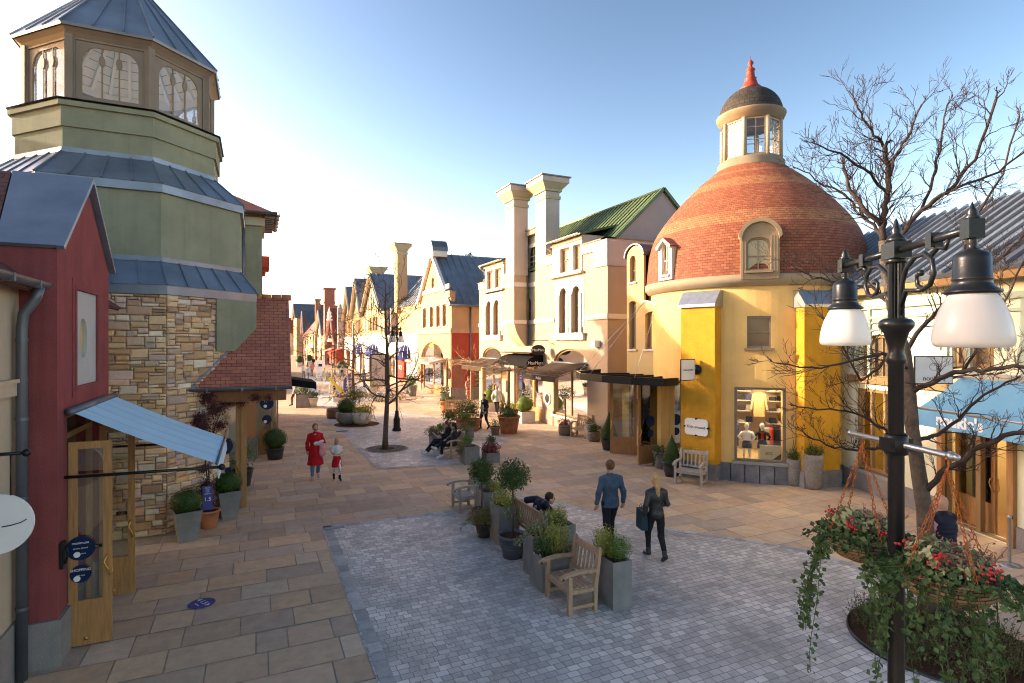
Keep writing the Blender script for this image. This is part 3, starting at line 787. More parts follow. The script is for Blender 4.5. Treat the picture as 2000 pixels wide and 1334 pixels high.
# ------------------------------------------------------------ octagonal tower
OC = (-3.07, 17.62)
tw = T('octagonal_tower', 'green octagonal tower with zinc skirt roofs and a glazed lantern over rubble stone', 'tower', (OC[0], OC[1], 0))
a1_, a2_, a3_, a4_, a5_ = 3.02, 2.68, 2.06, 1.87, 2.13
PA = PL((OC[0], OC[1]-a1_, 0), (1,0,0), (0,-1,0)); e1 = a1_*math.tan(PI/8)
PBv = PL((OC[0]+e1, OC[1]-a1_, 0), (1,1,0), (1,-1,0)); LB = 2*e1
sx_c = PBv.sc(437); Xc_ = PBv.p(sx_c, 0).x
m = MB(); octband(m, OC, a1_-.03, 3.95, a1_-.03, 5.36, cap=True)
lowp = []; A_ = octa(OC, a1_-.03, 0)
for i in range(8):          # below the lean-to roof the corner of the tower is cut away for the shop front
    a, b = A_[i], A_[(i+1) % 8]
    if a.x <= Xc_: lowp.append((a.x, a.y, 0))
    if (a.x <= Xc_) != (b.x <= Xc_): k_ = (Xc_-a.x)/(b.x-a.x); lowp.append((Xc_, a.y+(b.y-a.y)*k_, 0))
m.prism(lowp, (0,0,3.949)); part('stone_core', m, m_mortar, tw)
m = MB(); ug = 1.26
rubble(m, PA, -e1, e1, .02, 5.34, lambda s, t: True, 4)
rubble(m, PBv, 0, LB, .02, 5.34, lambda s, t: (s < ug and t > 3.9) or s < sx_c, 9)
PCv = PL((OC[0]+a1_, OC[1]-e1, 0), (0,1,0), (1,0,0)); rubble(m, PCv, 0, LB, .02, 5.34, lambda s, t: t > 4.0, 12)
part('stone_wall', m, m_rubble, tw)
m = MB(); m.plate(PBv, [(ug,4.06),(1.98,4.06),(LB-.0,4.62),(LB,5.345),(ug,5.345)], [], .085, -.02)
m.plbox(PBv, 1.98, LB, 4.02, 4.09, .0, .13) if False else None
octband(m, OC, a2_, 6.15, a2_, 7.70)
octband(m, OC, a3_, 8.5, a3_, 9.10); octband(m, OC, a3_+.05, 9.10, a3_+.05, 9.55); octband(m, OC, a3_+.05, 9.10, a3_, 9.10)
octband(m, OC, a3_+.12, 9.55, a3_+.12, 9.66); octband(m, OC, a3_+.05, 9.55, a3_+.12, 9.55); octband(m, OC, a3_+.12, 9.66, a3_-.2, 9.70)
part('rendered_wall', m, m_olive, tw)
def skirt(a_out, z0, z1, a_in, z2, n, nm):
    m = MB(); octband(m, OC, a_out, z0, a_out, z1); octband(m, OC, a_out-.25, z0, a_out, z0); octband(m, OC, a_out+.02, z1, a_in, z2); octband(m, OC, a_in+.03, z2-.02, a_in+.03, z2+.09); octband(m, OC, a_in+.03, z2+.09, a_in-.02, z2+.1)
    A = octa(OC, a_out+.02, z1); B = octa(OC, a_in, z2)
    for i in range(8): seams(m, A[i], A[(i+1) % 8], B[i], B[(i+1) % 8], n)
    return part(nm, m, m_zinc, tw)
skirt(a1_+.07, 5.345, 5.55, a2_, 6.13, 5, 'lower_skirt_roof'); skirt(a2_+.08, 7.68, 7.87, a3_, 8.55, 4, 'upper_skirt_roof')
m = MB(); octband(m, OC, a3_+.16, 9.705, a4_, 9.78); part('lantern_flashing', m, m_zinc, tw)
ln = MB(); z0, z1 = 9.74, 11.42; e4 = a4_*math.tan(PI/8)
gl = MB(); posts = octa(OC, a4_, 0)
for i in range(8):
    A = posts[i]; B = posts[(i+1) % 8]; u = (B-A); L = u.length; u.normalize(); nrm = Vector((u.y, -u.x, 0))
    pl = PL((A.x, A.y, 0), u, nrm); c = .15; r_ = .30
    def spandrel(s0, s1, t0, t1):      # opening with rounded upper corners
        o = [(s0,t0),(s1,t0)]
        for k in range(7): o.append((s1-r_+r_*math.cos(PI/2*k/6), t1-r_*1.2+r_*1.2*math.sin(PI/2*k/6)))
        for k in range(7): o.append((s0+r_-r_*math.sin(PI/2*k/6), t1-r_*1.2+r_*1.2*math.cos(PI/2*k/6)))
        return o
    ln.plate(pl, rect(.02,L-.02,z0,z1), [rect(c*.75,L-c*.75,z0+.1,z1-.26)], .03, -.05, back=True)
    ln.plate(pl, rect(c*.75,L-c*.75,z0+.1,z1-.26), [spandrel(c+.08,L-c-.08,z0+.17,z1-.36)], .0, -.04, back=True)
    for k in (1, 2):
        s = L*(.18+.64*(k/3)); ln.plbox(pl, s-.014, s+.014, z0+.17, z1-.36, -.03, -.005)
        q = [(s+.06*math.cos(2*PI*j/14), z1-.66+.13*math.sin(2*PI*j/14)) for j in range(14)]; ln.plate(pl, q, [], .004, -.034, back=True)
    gl.plate(pl, rect(c,L-c,z0+.12,z1-.3), [], -.045, -.049)
    ln.obox(A+nrm*.0+Vector((0,0,(z0+z1)/2)), u*.075, nrm*.075, Vector((0,0,(z1-z0)/2)))
lo = part('lantern', ln, m_frame, tw); part('lantern_glass', gl, m_clear, lo)
wp = mk('white_boarding', (.72,.72,.70), .7, .05, 2, .1, 40)
cm_ = MB(); zc = 11.35; apex = Vector((OC[0], OC[1], 13.7)); A = octa(OC, a4_-.07, zc)
for i in range(8):
    a, b = A[i], A[(i+1) % 8]
    for k in range(12):     # ceiling boards
        f0, f1 = k/12, (k+.93)/12
        cm_.add([a.lerp(apex,f0), b.lerp(apex,f0), b.lerp(apex,f1), a.lerp(apex,f1)], [(0,1,2,3)])
    for f in (0, .33, .67): 
        p = a.lerp(b, f); cm_.bar(p+Vector((0,0,-.06)), p.lerp(apex,.95)+Vector((0,0,-.06)), .07, .1)
    cm_.bar(a+Vector((0,0,-.12)), b+Vector((0,0,-.12)), .1, .2)
octband(cm_, OC, a4_-.08, 9.75, a4_-.08, 9.85); A = octa(OC, a4_-.1, 9.76); cm_.add(A, [tuple(range(8))])
part('ceiling', cm_, wp, lo)
rf = MB(); A = octa(OC, a5_, 11.42); ap = Vector((OC[0], OC[1], 13.95))
for i in range(8):
    rf.add([A[i], A[(i+1) % 8], ap], [(0,1,2)])
    seams(rf, A[i], A[(i+1) % 8], A[i].lerp(ap,.97), A[(i+1) % 8].lerp(ap,.97), 3)
octband(rf, OC, a5_-.02, 11.36, a5_, 11.42); octband(rf, OC, a4_-.05, 11.40, a5_-.02, 11.37)
rf.lathe([(.09,13.8),(.12,13.9),(.06,14.05),(.001,14.5)], (OC[0],OC[1],0), 10)
part('cone_roof', rf, m_zinc, tw)
# soffit moulding under the eave
so = MB(); octband(so, OC, a4_+.1, 11.28, a4_+.2, 11.36); octband(so, OC, a4_+.03, 11.2, a4_+.1, 11.28); part('eave_moulding', so, m_frame, tw)
# red tiled roof glimpsed left of the tower
fb = T('building', 'low building with a red tiled roof rising just left of the green tower', 'building', (-14, 24, 0))
m = MB(); m.box(-22,-7.5,20,34,0,6.8); part('wall', m, m_beige, fb)
m = MB(); slab(m, [(-7.0,19.5,6.6),(-7.0,35,6.6),(-11.5,35,11.3),(-11.5,19.5,11.3)], .1); slab(m, [(-23,19.5,6.6),(-23,35,6.6),(-11.5,35,11.3),(-11.5,19.5,11.3)], .1); part('roof', m, m_rooftile, fb)

# ------------------------------------------------------------ shop under the tiled lean-to roof
ls = T('lean_to_shop', 'small glazed corner shop under a steep red tiled roof and oak beam', 'shop', (0, 17.2, 0))
ye, ze, yr, zr = 15.1, 3.22, 17.05, 5.52; xr = .84
m = MB(); nc = 24
slab(m, [(-1.42,ye,ze),(xr-.03,ye,ze),(xr,yr,zr),(-1.42,yr,zr)], .09)
slab(m, [(-1.42,19.1,ze),(xr,19.1,ze),(xr,yr,zr),(-1.42,yr,zr)], .09)
part('roof', m, m_rooftile, ls)
m = MB()
for i in range(6): m.tube([(-.62+i*.255,yr,zr+.01),(-.62+(i+.97)*.255,yr,zr+.01)], .085, 10)
part('ridge_tiles', m, m_terra, ls)
m = MB(); m.bar((-1.33,ye-.02,ze+.06),(-.36,ye+.92,ze+1.12),.03,.12,up=(1,-1,1)); m.box(-1.5,-1.3,ye-.12,ye+.04,ze-.1,ze+.06); part('valley_flashing', m, m_zinc, ls)
m = MB(); gutter(m, (-1.42,ye-.08,ze-.02),(xr-.02,ye-.08,ze-.02),.085); part('gutter', m, m_zincd, ls)
m = MB(); m.box(-1.2,xr-.14,15.35,15.5,2.82,3.08); m.box(xr-.3,xr-.14,15.501,18.6,2.82,3.08); part('beam', m, m_beam, ls)
m = MB(); m.box(-.36,-.22,16.13,16.27,0,2.95); m.box(-1.06,-.98,16.15,16.25,0,2.95); m.box(-1.06,-.22,16.16,16.24,2.951,3.1); part('post', m, m_door, ls)
dl, pldl = door_leaf(ls, (-.98,16.2), (1,0,0), .62, 2.72, plates=None)
for (t_, r_, wd) in ((1.62,.22,'11'),(1.04,.16,'')):
    st = disc_on(pldl, .22, t_, r_, .035, m_bluesign, dl)
    if wd: text(wd, m_white_s, .1, pldl.p(.16,t_+.08,.04), face_rot((1,0,0)), st, 'lettering', .001)
    disc_on(pldl, .16, t_-r_*.45, .05, .041, m_white_s, st, 'sticker_dot', th=.003)
m = MB(); m.box(-1.05,-.3,18.9,19.0,0,3.1); m.box(-1.05,-1.0,16.3,18.9,0,3.1); part('back_wall', m, m_beige, ls)
wv = T('shopwall_pier', 'brown rendered pier on a granite plinth beyond the lean-to shop', 'pillar', (-.3,22.9,0))
m = MB(); m.box(-1.3,0.0,22.8,23.3,.72,4.3); part('wall', m, m_browntan, wv)
m = MB(); m.box(-1.3,.05,22.76,23.34,0,.72); part('plinth', m, m_granite, wv)
ds = T('shop_window', 'oak framed shop window with blue 12 sticker behind the big box ball', 'shop window', (.4,23.4,0))
pw = PL((0,23.42,0),(1,0,0),(0,-1,0))
m = MB(); m.plate(pw, rect(.06,.78,0,3.05), [rect(.12,.52,.95,2.85), rect(.60,.72,.5,2.85)], .05, -.06, back=True); part('frame', m, m_door, ds)
m = MB(); m.plate(pw, rect(.08,.76,.4,2.9), [], 0, -.008, back=True); part('glass', m, m_glass, ds)
m = MB(); m.box(.1,.72,24.0,24.1,0,3.1); m.box(.1,.72,23.5,24.0,3.06,3.1); part('shop_back', m, m_shopwall, ds)
for (t_, r_, wd) in ((1.95,.24,'12'),(1.33,.17,'')):
    st = disc_on(pw, .38, t_, r_, .06, m_bluesign, ds)
    if wd: text(wd, m_white_s, .12, pw.p(.33,t_+.08,.066), face_rot((1,0,0)), st, 'lettering', .001)
    disc_on(pw, .32, t_-r_*.45, .06, .066, m_white_s, st, 'sticker_dot', th=.003)
m = MB(); m.tube([pw.p(.66,1.2,.08),pw.p(.63,1.4,.1),pw.p(.68,1.55,.08)],.02,6); part('handle', m, m_brass, ds)
# olive building behind the tower
ob = T('building', 'tall olive green building with tiled eaves behind the octagonal tower', 'building', (-3,30,0))
yo, xo, zo = 27.0, .24, 9.85
m = MB(); m.box(-7,xo,yo,30.2,0,zo); part('wall', m, m_olive, ob)
m = MB(); m.box(-7.1,xo+.12,yo-.12,30.3,zo-.5,zo-.15); m.box(-.95,-.75,yo-.1,yo,0,zo-.5); part('trim', m, m_greencream, ob)
m = MB(); A = [(-7.4,yo-.55,zo),(xo+.55,yo-.55,zo),(xo+.55,30.75,zo),(-7.4,30.75,zo)]; r1 = (-4.6,yo+1.8,zo+1.7); r2 = (-2.4,yo+1.8,zo+1.7)
m.add([*A, r1, r2], [(0,1,5,4),(1,2,5),(2,3,4,5),(3,0,4),(3,2,1,0)]); part('roof', m, m_rooftile, ob)
m = MB(); gutter(m, (-7.4,yo-.62,zo+.03),(xo+.6,yo-.62,zo+.03),.1); gutter(m, (xo+.62,yo-.6,zo+.03),(xo+.62,30.75,zo+.03),.1)
for i in range(10): m.box(xo+.12,xo+.5,yo-.3+i*.42,yo-.18+i*.42,zo-.16,zo-.02)
part('gutter', m, m_zincd, ob)
m = MB(); m.tube([(-.5,yo-.06,zo-.2),(-.5,yo-.06,5)],.06,8); part('downpipe', m, m_zincd, ob)
rb = T('building', 'dark red building with a stepped parapet peeping beyond the olive building', 'building', (-3,31,0))
m = MB(); m.box(-7,.3,30.8,32.6,0,7.75); part('wall', m, m_redwall, rb)
m = MB(); m.box(-7.1,.45,30.7,32.7,7.75,8.0); m.box(-7.2,.62,30.6,32.8,8.0,8.55); part('parapet', m, m_redwall, rb)
lr = T('unseen_shade_row', 'unseen low left hand shop row, added and gapped to shade the street', 'building', (-4,45,0))  # out-of-view blocks added to shade the street; the gaps let sun through
m = MB(); m.box(-6,.2,33.2,37,0,3.4); m.box(-6,.3,55,62,0,3.6); m.box(-6,.5,72,88,0,3.8); part('wall', m, m_beige, lr)
m = MB(); 
for a_, b_, z_ in ((33.2,37,3.4),(55,62,3.6),(72,88,3.8)): slab(m,[(.6,a_,z_),(.6,b_,z_),(-3,b_,z_+1.5),(-3,a_,z_+1.5)],.1); slab(m,[(-6.4,a_,z_),(-6.4,b_,z_),(-3,b_,z_+1.5),(-3,a_,z_+1.5)],.1)
part('roof', m, m_browntile, lr)
# ============================================================ cream shop building with two tall chimneys
XM = 13.8; PM = PL((XM,0,0),(0,1,0),(-1,0,0)); YM0 = 20.4; YM1 = onX(936, XM)
bm = T('cream_shop_building', 'cream rendered shop building with twin tall capped chimneys and a green metal roof', 'building', (XM, 28, 0))
def q(px, py, d=0.): return PM.hit(px, py, d)
# openings
w1a = (*sorted((q(1093.5,600)[0], q(1107,600)[0])), q(1100,652)[1], q(1100,564)[1])
w1b = (*sorted((q(1118,600)[0], q(1133,600)[0])), q(1125,652)[1], q(1125,557)[1])
zt = (w1a[3]+w1b[3])/2; zb_ = (w1a[2]+w1b[2])/2
w1 = [(w1a[0],w1a[1],zb_,zt),(w1b[0],w1b[1],zb_,zt)]
w2 = [(*sorted((q(950,620)[0],q(959.5,620)[0])),q(955,660)[1],q(955,588)[1]),(*sorted((q(965,620)[0],q(975,620)[0])),q(955,660)[1],q(955,588)[1])]
w2 = [(a,b,zb_,zt) for a,b,_,_ in w2]
sh1 = (*sorted((q(1081,760)[0],q(1147,760)[0])), .62, 3.95)
sh2 = (*sorted((q(942,760)[0],q(980,760)[0])), .35, 3.95)
dor = (*sorted((q(1004,760)[0],q(1060,760)[0])), .02, 3.05)
zs0, zs1 = 5.28, 5.5
ztop = 8.75; zband = 7.58
# stepped parapet outline (s = Y grows to the left of the picture)
k1 = q(1161,480)[0]; k2 = q(1139,480)[0]; dm0, dm1 = q(1138,480)[0], q(1080,480)[0]
ch2a, ch2b = q(1066,400)[0], q(1046,400)[0]
c1p = .75                                # the left pier stands forward
PM1 = PL((XM-c1p,0,0),(0,1,0),(-1,0,0)); ch1a, ch1b = PM1.sc(1004), PM1.sc(988)
m = MB()
outer = [(YM0,0),(YM1,0),(YM1,8.1),(q(950,560)[0],8.1),(q(950,560)[0],7.4),(q(985,560)[0],7.4),(q(985,560)[0],8.3),(ch1b,8.3),(ch1b,10.45),(ch2a+.03,10.45),(ch2a+.03,8.6),(dm1,8.6),(dm1,7.55),(dm0,7.55),(dm0,8.62),(YM0,8.62)]
rec = (ch2b+.0, ch1a+.35)               # recessed middle bay, its own plane behind
RB = .28; PMr = PL((XM+RB,0,0),(0,1,0),(-1,0,0))
holes = [arch(*w,(w[1]-w[0])*.5) for w in w1+w2]+[arch(*sh1,.75), arch(*sh2,.7), rect(*dor), rect(rec[0],rec[1],4.05,10.2)]
m.plate(PM, outer, holes, 0, -.35)
m.box(XM+.351, 21.5, YM0, YM0+.3, 0, 8.6)          # side wall toward the camera
m.box(XM+.3, 21.4, YM0+.3, YM1, 0, .02); m.box(21.3,21.5,YM0+.3,YM1,0,8.5); m.box(XM+.3,21.5,YM1-.3,YM1,0,8.5)
part('wall', m, m_cream, bm)
m = MB(); ua = (*sorted((PMr.sc(1031),PMr.sc(1049))), PMr.tz(1040,533), PMr.tz(1040,478)); ma = (*sorted((PMr.sc(1025),PMr.sc(1038))), PMr.tz(1031,629), PMr.tz(1031,582)); mb_ = (ma[0]-1.0+.15, ma[0]-.15, ma[2], ma[3])
m.plate(PMr, rect(rec[0]-.1,rec[1]+.1,4.05,10.3), [arch(*ua,.45), arch(*ma,.25)], 0, -.25); part('recessed_bay', m, m_greencream, bm)
add_window(bm, PMr, *ua[:4], head=.45, mull=(2,4), fm=m_trim, gm=m_pane, sill=False); add_window(bm, PMr, *ma, head=.25, mull=(1,2), fm=m_frame2, gm=m_blind, casing=.12, cm=m_greencream)
# bands, parapet blocks
m = MB()
m.plbox(PM, YM0-.06, k1, zband, ztop, .001, .07); m.plbox(PM, k1, dm0, 8.32, ztop, .001, .07)
m.plbox(PM, dm1, ch2a+.1, 8.25, 8.72, .001, .07); m.plbox(PM, q(985,560)[0]-.9, q(985,560)[0]+.05, 8.0, 8.4, .001, .06); m.plbox(PM, q(950,560)[0], YM1, 7.8, 8.2, .001, .06)
m.box(XM-.0, 21.5, YM0-.07, YM0-.001, zband, ztop)
part('parapet_band', m, m_pinkish, bm)
m = MB()
for a, b in ((YM0-.07, w1[1][0]-.55),(w1[0][1]+.5, rec[0]),(ch1b, w2[1][0]-.3),(w2[0][1]+.35, YM1)): m.plbox(PM, a, b, zs0, zs1, .001, .07)
m.plbox(PMr, rec[0], rec[1], zs0, zs1, .001, .06); m.box(XM, 21.5, YM0-.08, YM0-.001, zs0, zs1)
m.plbox(PMr, rec[0], rec[1], 7.35, 7.6, .001, .06); m.plbox(PMr, rec[0], rec[1], 9.55, 9.75, .001, .06)
part('string_course', m, m_trim, bm)
m = MB(); 
for a, b, z_ in ((YM0-.12,dm0,ztop),(dm1,ch2a,8.72),(q(950,560)[0]-.0,YM1,8.2)): m.plbox(PM, a, b, z_, z_+.05, -.38, .12)
m.box(XM-.12, 21.6, YM0-.12, YM0+.33, ztop, ztop+.05) ; m.plbox(PM, ch2b+.01, ch1a, 10.45, 10.52, -.4, .06)
part('coping', m, m_frame, bm)
# window groups: pale surround panels, shutters, sills
for ws in (w1, w2):
    a = min(w[0] for w in ws); b = max(w[1] for w in ws)
    m = MB(); pad = .42
    m.plate(PM, rect(a-pad,b+pad,zb_+.3,zt+.42), [arch(w[0]-.002,w[1]+.002,zb_+.3-.001,zt+.002,(w[1]-w[0])*.5) for w in ws], .03, .0015)
    part('window_panel', m, m_trim, bm)
    for w in ws: add_window(bm, PM, *w, head=(w[1]-w[0])*.5, frame=.06, depth=.2, mull=(2,3), fm=m_frame2, gm=m_curtain if ws is w1 else m_blind, sill=False)
    m = MB(); m.plbox(PM, a-pad-.05, b+pad+.05, zb_-.3, zb_-.02, .001, .16); m.plbox(PM, a-pad-.1, b+pad+.1, zb_-.02, zb_+.04, .001, .22); part('sill', m, m_trim, bm)
    for w in ws:
        for e, sg in ((w[0],-1),(w[1],1)):
            mm = MB(); mm.plbox(PM, min(e,e+sg*.2), max(e,e+sg*.2), zb_+.05, zt-.35, .032, .085); part('shutter', mm, m_trim, bm)
# chimneys
def chimney(par, x0, x1, y0, y1, zb, zt, body, capm, name='chimney'):
    m = MB(); m.box(x0,x1,y0,y1,zb,zt-.62)
    o = part(name, m, body, par)
    m = MB(); g_ = lambda e, a, b: m.box(x0-e,x1+e,y0-e,y1+e,a,b)
    g_(.05, zt-1.15, zt-.98); g_(.10, zt-.75, zt-.62)
    e0, e1 = .12, .36; A = [(x0-e0,y0-e0),(x1+e0,y0-e0),(x1+e0,y1+e0),(x0-e0,y1+e0)]; B = [(x0-e1,y0-e1),(x1+e1,y0-e1),(x1+e1,y1+e1),(x0-e1,y1+e1)]
    m.add([(*a,zt-.62) for a in A]+[(*b,zt-.34) for b in B], [(i,(i+1)%4,(i+1)%4+4,i+4) for i in range(4)]+[(3,2,1,0)])
    part('cornice', m, m_greencream if capm is None else capm, o)
    m = MB(); g_(.38, zt-.34, zt-.06) ; part('cap', m, body, o)
    m = MB(); g_(.46, zt-.06, zt); part('lid', m, m_zincd, o)
    return o
chimney(bm, XM-.001, XM+.82, ch2a, ch2b, 8.55, 12.95, m_pinkish, None)
chimney(bm, XM-c1p, XM+.1, ch1a, ch1b, 8.0, 12.95, m_pinkish, None)
m = MB(); m.box(XM-c1p,XM-.001,ch1a,ch1b,5.6,8.0)
for i in range(10):          # swept corbel under the left pier
    z1_ = 5.6-1.6*i/10; z0_ = 5.6-1.6*(i+1)/10; f1 = 1-(i/10)**2.2; f0 = 1-((i+1)/10)**2.2
    m.add([(XM-c1p*f1,ch1a,z1_),(XM-c1p*f1,ch1b,z1_),(XM-c1p*f0,ch1b,z0_),(XM-c1p*f0,ch1a,z0_)],[(0,1,2,3)],smooth=True)
    m.add([(XM-c1p*f1,ch1a,z1_),(XM-c1p*f0,ch1a,z0_),(XM,ch1a,z0_),(XM,ch1a,z1_)],[(0,1,2,3)]); m.add([(XM-c1p*f1,ch1b,z1_),(XM-c1p*f0,ch1b,z0_),(XM,ch1b,z0_),(XM,ch1b,z1_)],[(0,1,2,3)])
part('pier', m, m_cream, bm)
m = MB(); m.box(XM-c1p-.05,XM,ch1a-.05,ch1b+.05,7.35,7.6); m.box(XM-c1p-.06,XM,ch1a-.06,ch1b+.06,zs0,zs1); part('pier_band', m, m_trim, bm)
# roof, gable, dormers
m = MB(); xr_, zr_ = 17.25, 11.38; ye0, ye1 = 20.95, YM1+.1
slab(m, [(13.95,ye0,8.3),(13.95,ye1,8.3),(xr_,ye1,zr_),(xr_,ye0,zr_)], .08); slab(m, [(20.6,ye0,8.3),(20.6,ye1,8.3),(xr_,ye1,zr_),(xr_,ye0,zr_)], .08)
seams(m, (13.95,ye0+.3,8.3),(13.95,ye1,8.3),(xr_,ye0+.3,zr_),(xr_,ye1,zr_), 36, .05, .03)
m.bar((13.9,ye0-.04,8.3),(xr_,ye0-.04,zr_+.04),.12,.14,up=(0,0,1)); m.bar((20.6,ye0-.04,8.3),(xr_,ye0-.04,zr_+.04),.12,.14,up=(0,0,1)); m.tube([(xr_,ye0,zr_+.03),(xr_,ye1,zr_+.03)],.07,8)
part('roof', m, m_greenroof, bm)
m = MB(); m.prism([(13.95,ye0+.03,8.28),(xr_,ye0+.03,zr_-.06),(20.6,ye0+.03,8.28)], (0,.15,0)); part('gable_wall', m, mk('grey_lilac_render', (.30,.285,.28), .9, .05), bm)
def dormer(a, b, z0, z1, yext, gw):
    dr_ = MB(); dr_.plate(PM, rect(a,b,z0,z1), [rect(*w_) for w_ in gw], .04, -.25); dr_.box(XM+.25,XM+1.9,a,a+.08,z0,z1); dr_.box(XM+.25,XM+1.9,b-.08,b,z0,z1)
    o = part('dormer', dr_, m_trim, bm)
    for w_ in gw: add_window(o, PM, *w_, mull=(1,2), fm=m_frame2, gm=m_curtain, sill=False, depth=.16)
    m = MB(); slab(m, [(XM-.3,a-.2,z1+.0),(XM-.3,b+.2,z1+.0),(XM+2.6,b+.2,z1+.75),(XM+2.6,a-.2,z1+.75)], .07); seams(m, (XM-.3,a-.2,z1),(XM-.3,b+.2,z1),(XM+2.6,a-.2,z1+.75),(XM+2.6,b+.2,z1+.75), 6); part('dormer_roof', m, m_greenroof, o)
    m = MB(); gutter(m, (XM-.36,a-.25,z1+.0),(XM-.36,b+.25,z1+.0),.08); m.tube([(XM-.36,b+.15,z1-.06),(XM-.3,b+.15,z1-.2),(XM-.06,b+.12,z1-.38),(XM-.05,b+.12,z1-.6)],.045,8); part('dormer_gutter', m, m_galv, o)
    m = MB(); m.plbox(PM, a-.15, b+.15, z0-.1, z0, -.1, .2); m.plbox(PM, a-.1, b+.1, z1-.22, z1-.06, .042, .12); part('sill', m, m_pinkish, o)
g1 = [(*sorted((q(1095,480)[0],q(1113,480)[0])),7.68,8.88),(*sorted((q(1120,480)[0],q(1135,480)[0])),7.68,8.88)]
dormer(dm0+.0, dm1-.0, 7.58, 9.28, 0, g1)
d20, d21 = sorted((q(948,520)[0], q(985,520)[0])); wd_ = (d21-d20)
dormer(d20+.05, d21-.05, 7.58, 9.28, 0, [(d20+.35,d20+wd_*.47,7.68,8.88),(d20+wd_*.55,d21-.35,7.68,8.88)])
m = MB(); m.box(XM-.001,XM+.05,YM0-.03,sh1[0]-.1,0,.02)
m.plbox(PM, sh1[1]+.02, dor[0]-.3, 0, .75, .001, .04); m.plbox(PM, YM0-.03, sh1[0]-.06, 0, 1.0, .001, .03); m.box(XM+.0,21,YM0-.03,YM0-.001,0,1.0); m.plbox(PM, dor[1]+.06, sh2[0]-.1, 0, .6, .001, .04)
part('plinth', m, m_cream, bm)
# shop interiors
def interior(par, x0, x1, y0, y1, z0, z1, mat=None, lamp=True):
    m = MB()
    m.box(x1,x1+.05,y0,y1,z0,z1); m.box(x0,x1,y0-.05,y0,z0,z1); m.box(x0,x1,y1,y1+.05,z0,z1); m.box(x0,x1,y0,y1,z1,z1+.05)
    o = part('shop_interior', m, mat or m_shopwall, par)
    m = MB(); m.box(x0,x1,y0,y1,z0-.0,z0+.015); part('shop_floor', m, m_shopwood, o)
    if lamp:
        m = MB(); m.box((x0+x1)/2-.3,(x0+x1)/2+.3,(y0+y1)/2-.5,(y0+y1)/2+.5,z1-.05,z1-.02); part('ceiling_lamp', m, m_shoplamp, o)
    return o
def hanging_coat(par, c, mat, w=.5, h=.9, face=(0,1,0), name='coat'):
    f = Vector(face).normalized(); m = MB(); u = f; n = Vector((u.y,-u.x,0)); c = Vector(c); pl = PL((c.x,c.y,0), u, n)
    m.plate(pl, [(-w*.42,c.z-h),(w*.42,c.z-h),(w*.4,c.z-.25),(w*.55,c.z-h*.72),(w*.68,c.z-h*.7),(w*.5,c.z-.05),(w*.15,c.z),(-w*.15,c.z),(-w*.5,c.z-.05),(-w*.68,c.z-h*.7),(-w*.55,c.z-h*.72),(-w*.4,c.z-.25)], [], .06, -.06, back=True)
    m.tube([c+Vector((0,0,0)), c+Vector((0,0,.1))], .006, 5); return part(name, m, mat, par)
def shopfront(par, pl, op, head, x_in, fm=None, nmull=2, trans=3.0, sillm=None):
    a, b, z0, z1 = op; fm = fm or m_frame2
    m = MB(); f = .09; inn = []
    wdt = (b-a-2*f-(nmull-1)*f)/nmull
    for i in range(nmull): inn.append(rect(a+f+i*(wdt+f), a+f+i*(wdt+f)+wdt, z0+f, trans-.06))
    o = arch(a,b,z0,z1,head) if head else rect(a,b,z0,z1)
    if head: inn.append(arch(a+f,b-f,trans+.06,z1-f,min(head-f*.6,z1-f-trans-.07)))
    m.plate(pl, o, inn, -.1, -.2, back=True); w = part('shop_window', m, fm, par)
    m = MB(); m.plate(pl, arch(a+.03,b-.03,z0+.04,z1-.03,head) if head else rect(a+.03,b-.03,z0+.04,z1-.03), [], -.145, -.155, back=True); part('glass', m, m_glass, w)
    if z0 > .3:
        m = MB(); m.plbox(pl, a-.08, b+.08, z0-.1, z0, -.1, .1); part('sill', m, m_trim, w)
    return w
s1w = shopfront(bm, PM, sh1, .75, 16); s2w = shopfront(bm, PM, sh2, .7, 16)
i1 = interior(bm, XM+.35, XM+2.6, sh1[0]-.1, dor[1]+.3, .015, 3.9); i2 = interior(bm, XM+.35, XM+2.2, sh2[0]-.1, sh2[1]+.1, .015, 3.9)
hanging_coat(i2, (XM+.7,(sh2[0]+sh2[1])/2-.2,2.45), m_black, .55, 1.0); 
m = MB(); m.plate(PM, rect(*dor), [rect(dor[0]+.1,dor[0]+1.2,.7,2.9),rect(dor[0]+1.4,dor[1]-.1,.7,2.9)], -.1, -.2, back=True); dd = part('shop_door', m, m_door, bm)
m = MB(); m.plate(PM, rect(dor[0]+.05,dor[1]-.05,.6,2.95), [], -.145, -.155, back=True); part('glass', m, m_glass, dd)
for t_, r_ in ((1.75,.26),(1.15,.19)): disc_on(PM, dor[1]-.75, t_, r_, -.06, m_bluesign, dd)
disc_on(PM, (sh1[1]+dor[0])/2, 1.35, .33, .05, m_white_s, bm, 'wall_plaque', th=.04); disc_on(PM, (sh1[1]+dor[0])/2, 1.35, .24, .056, m_black, bm, 'plaque_mark', th=.005)
m = MB(); a_ = (dor[1]+sh2[0])/2; m.plbox(PM, a_-.22, a_+.22, 1.25, 1.95, .01, .05); part('wall_plaque', m, m_black, bm)
m = MB(); m.plbox(PM, 22.15-.17-1.0, 22.15+.17-1.0, 4.05, 4.35, .02, .3); part('wall_lamp', m, m_white_s, bm)
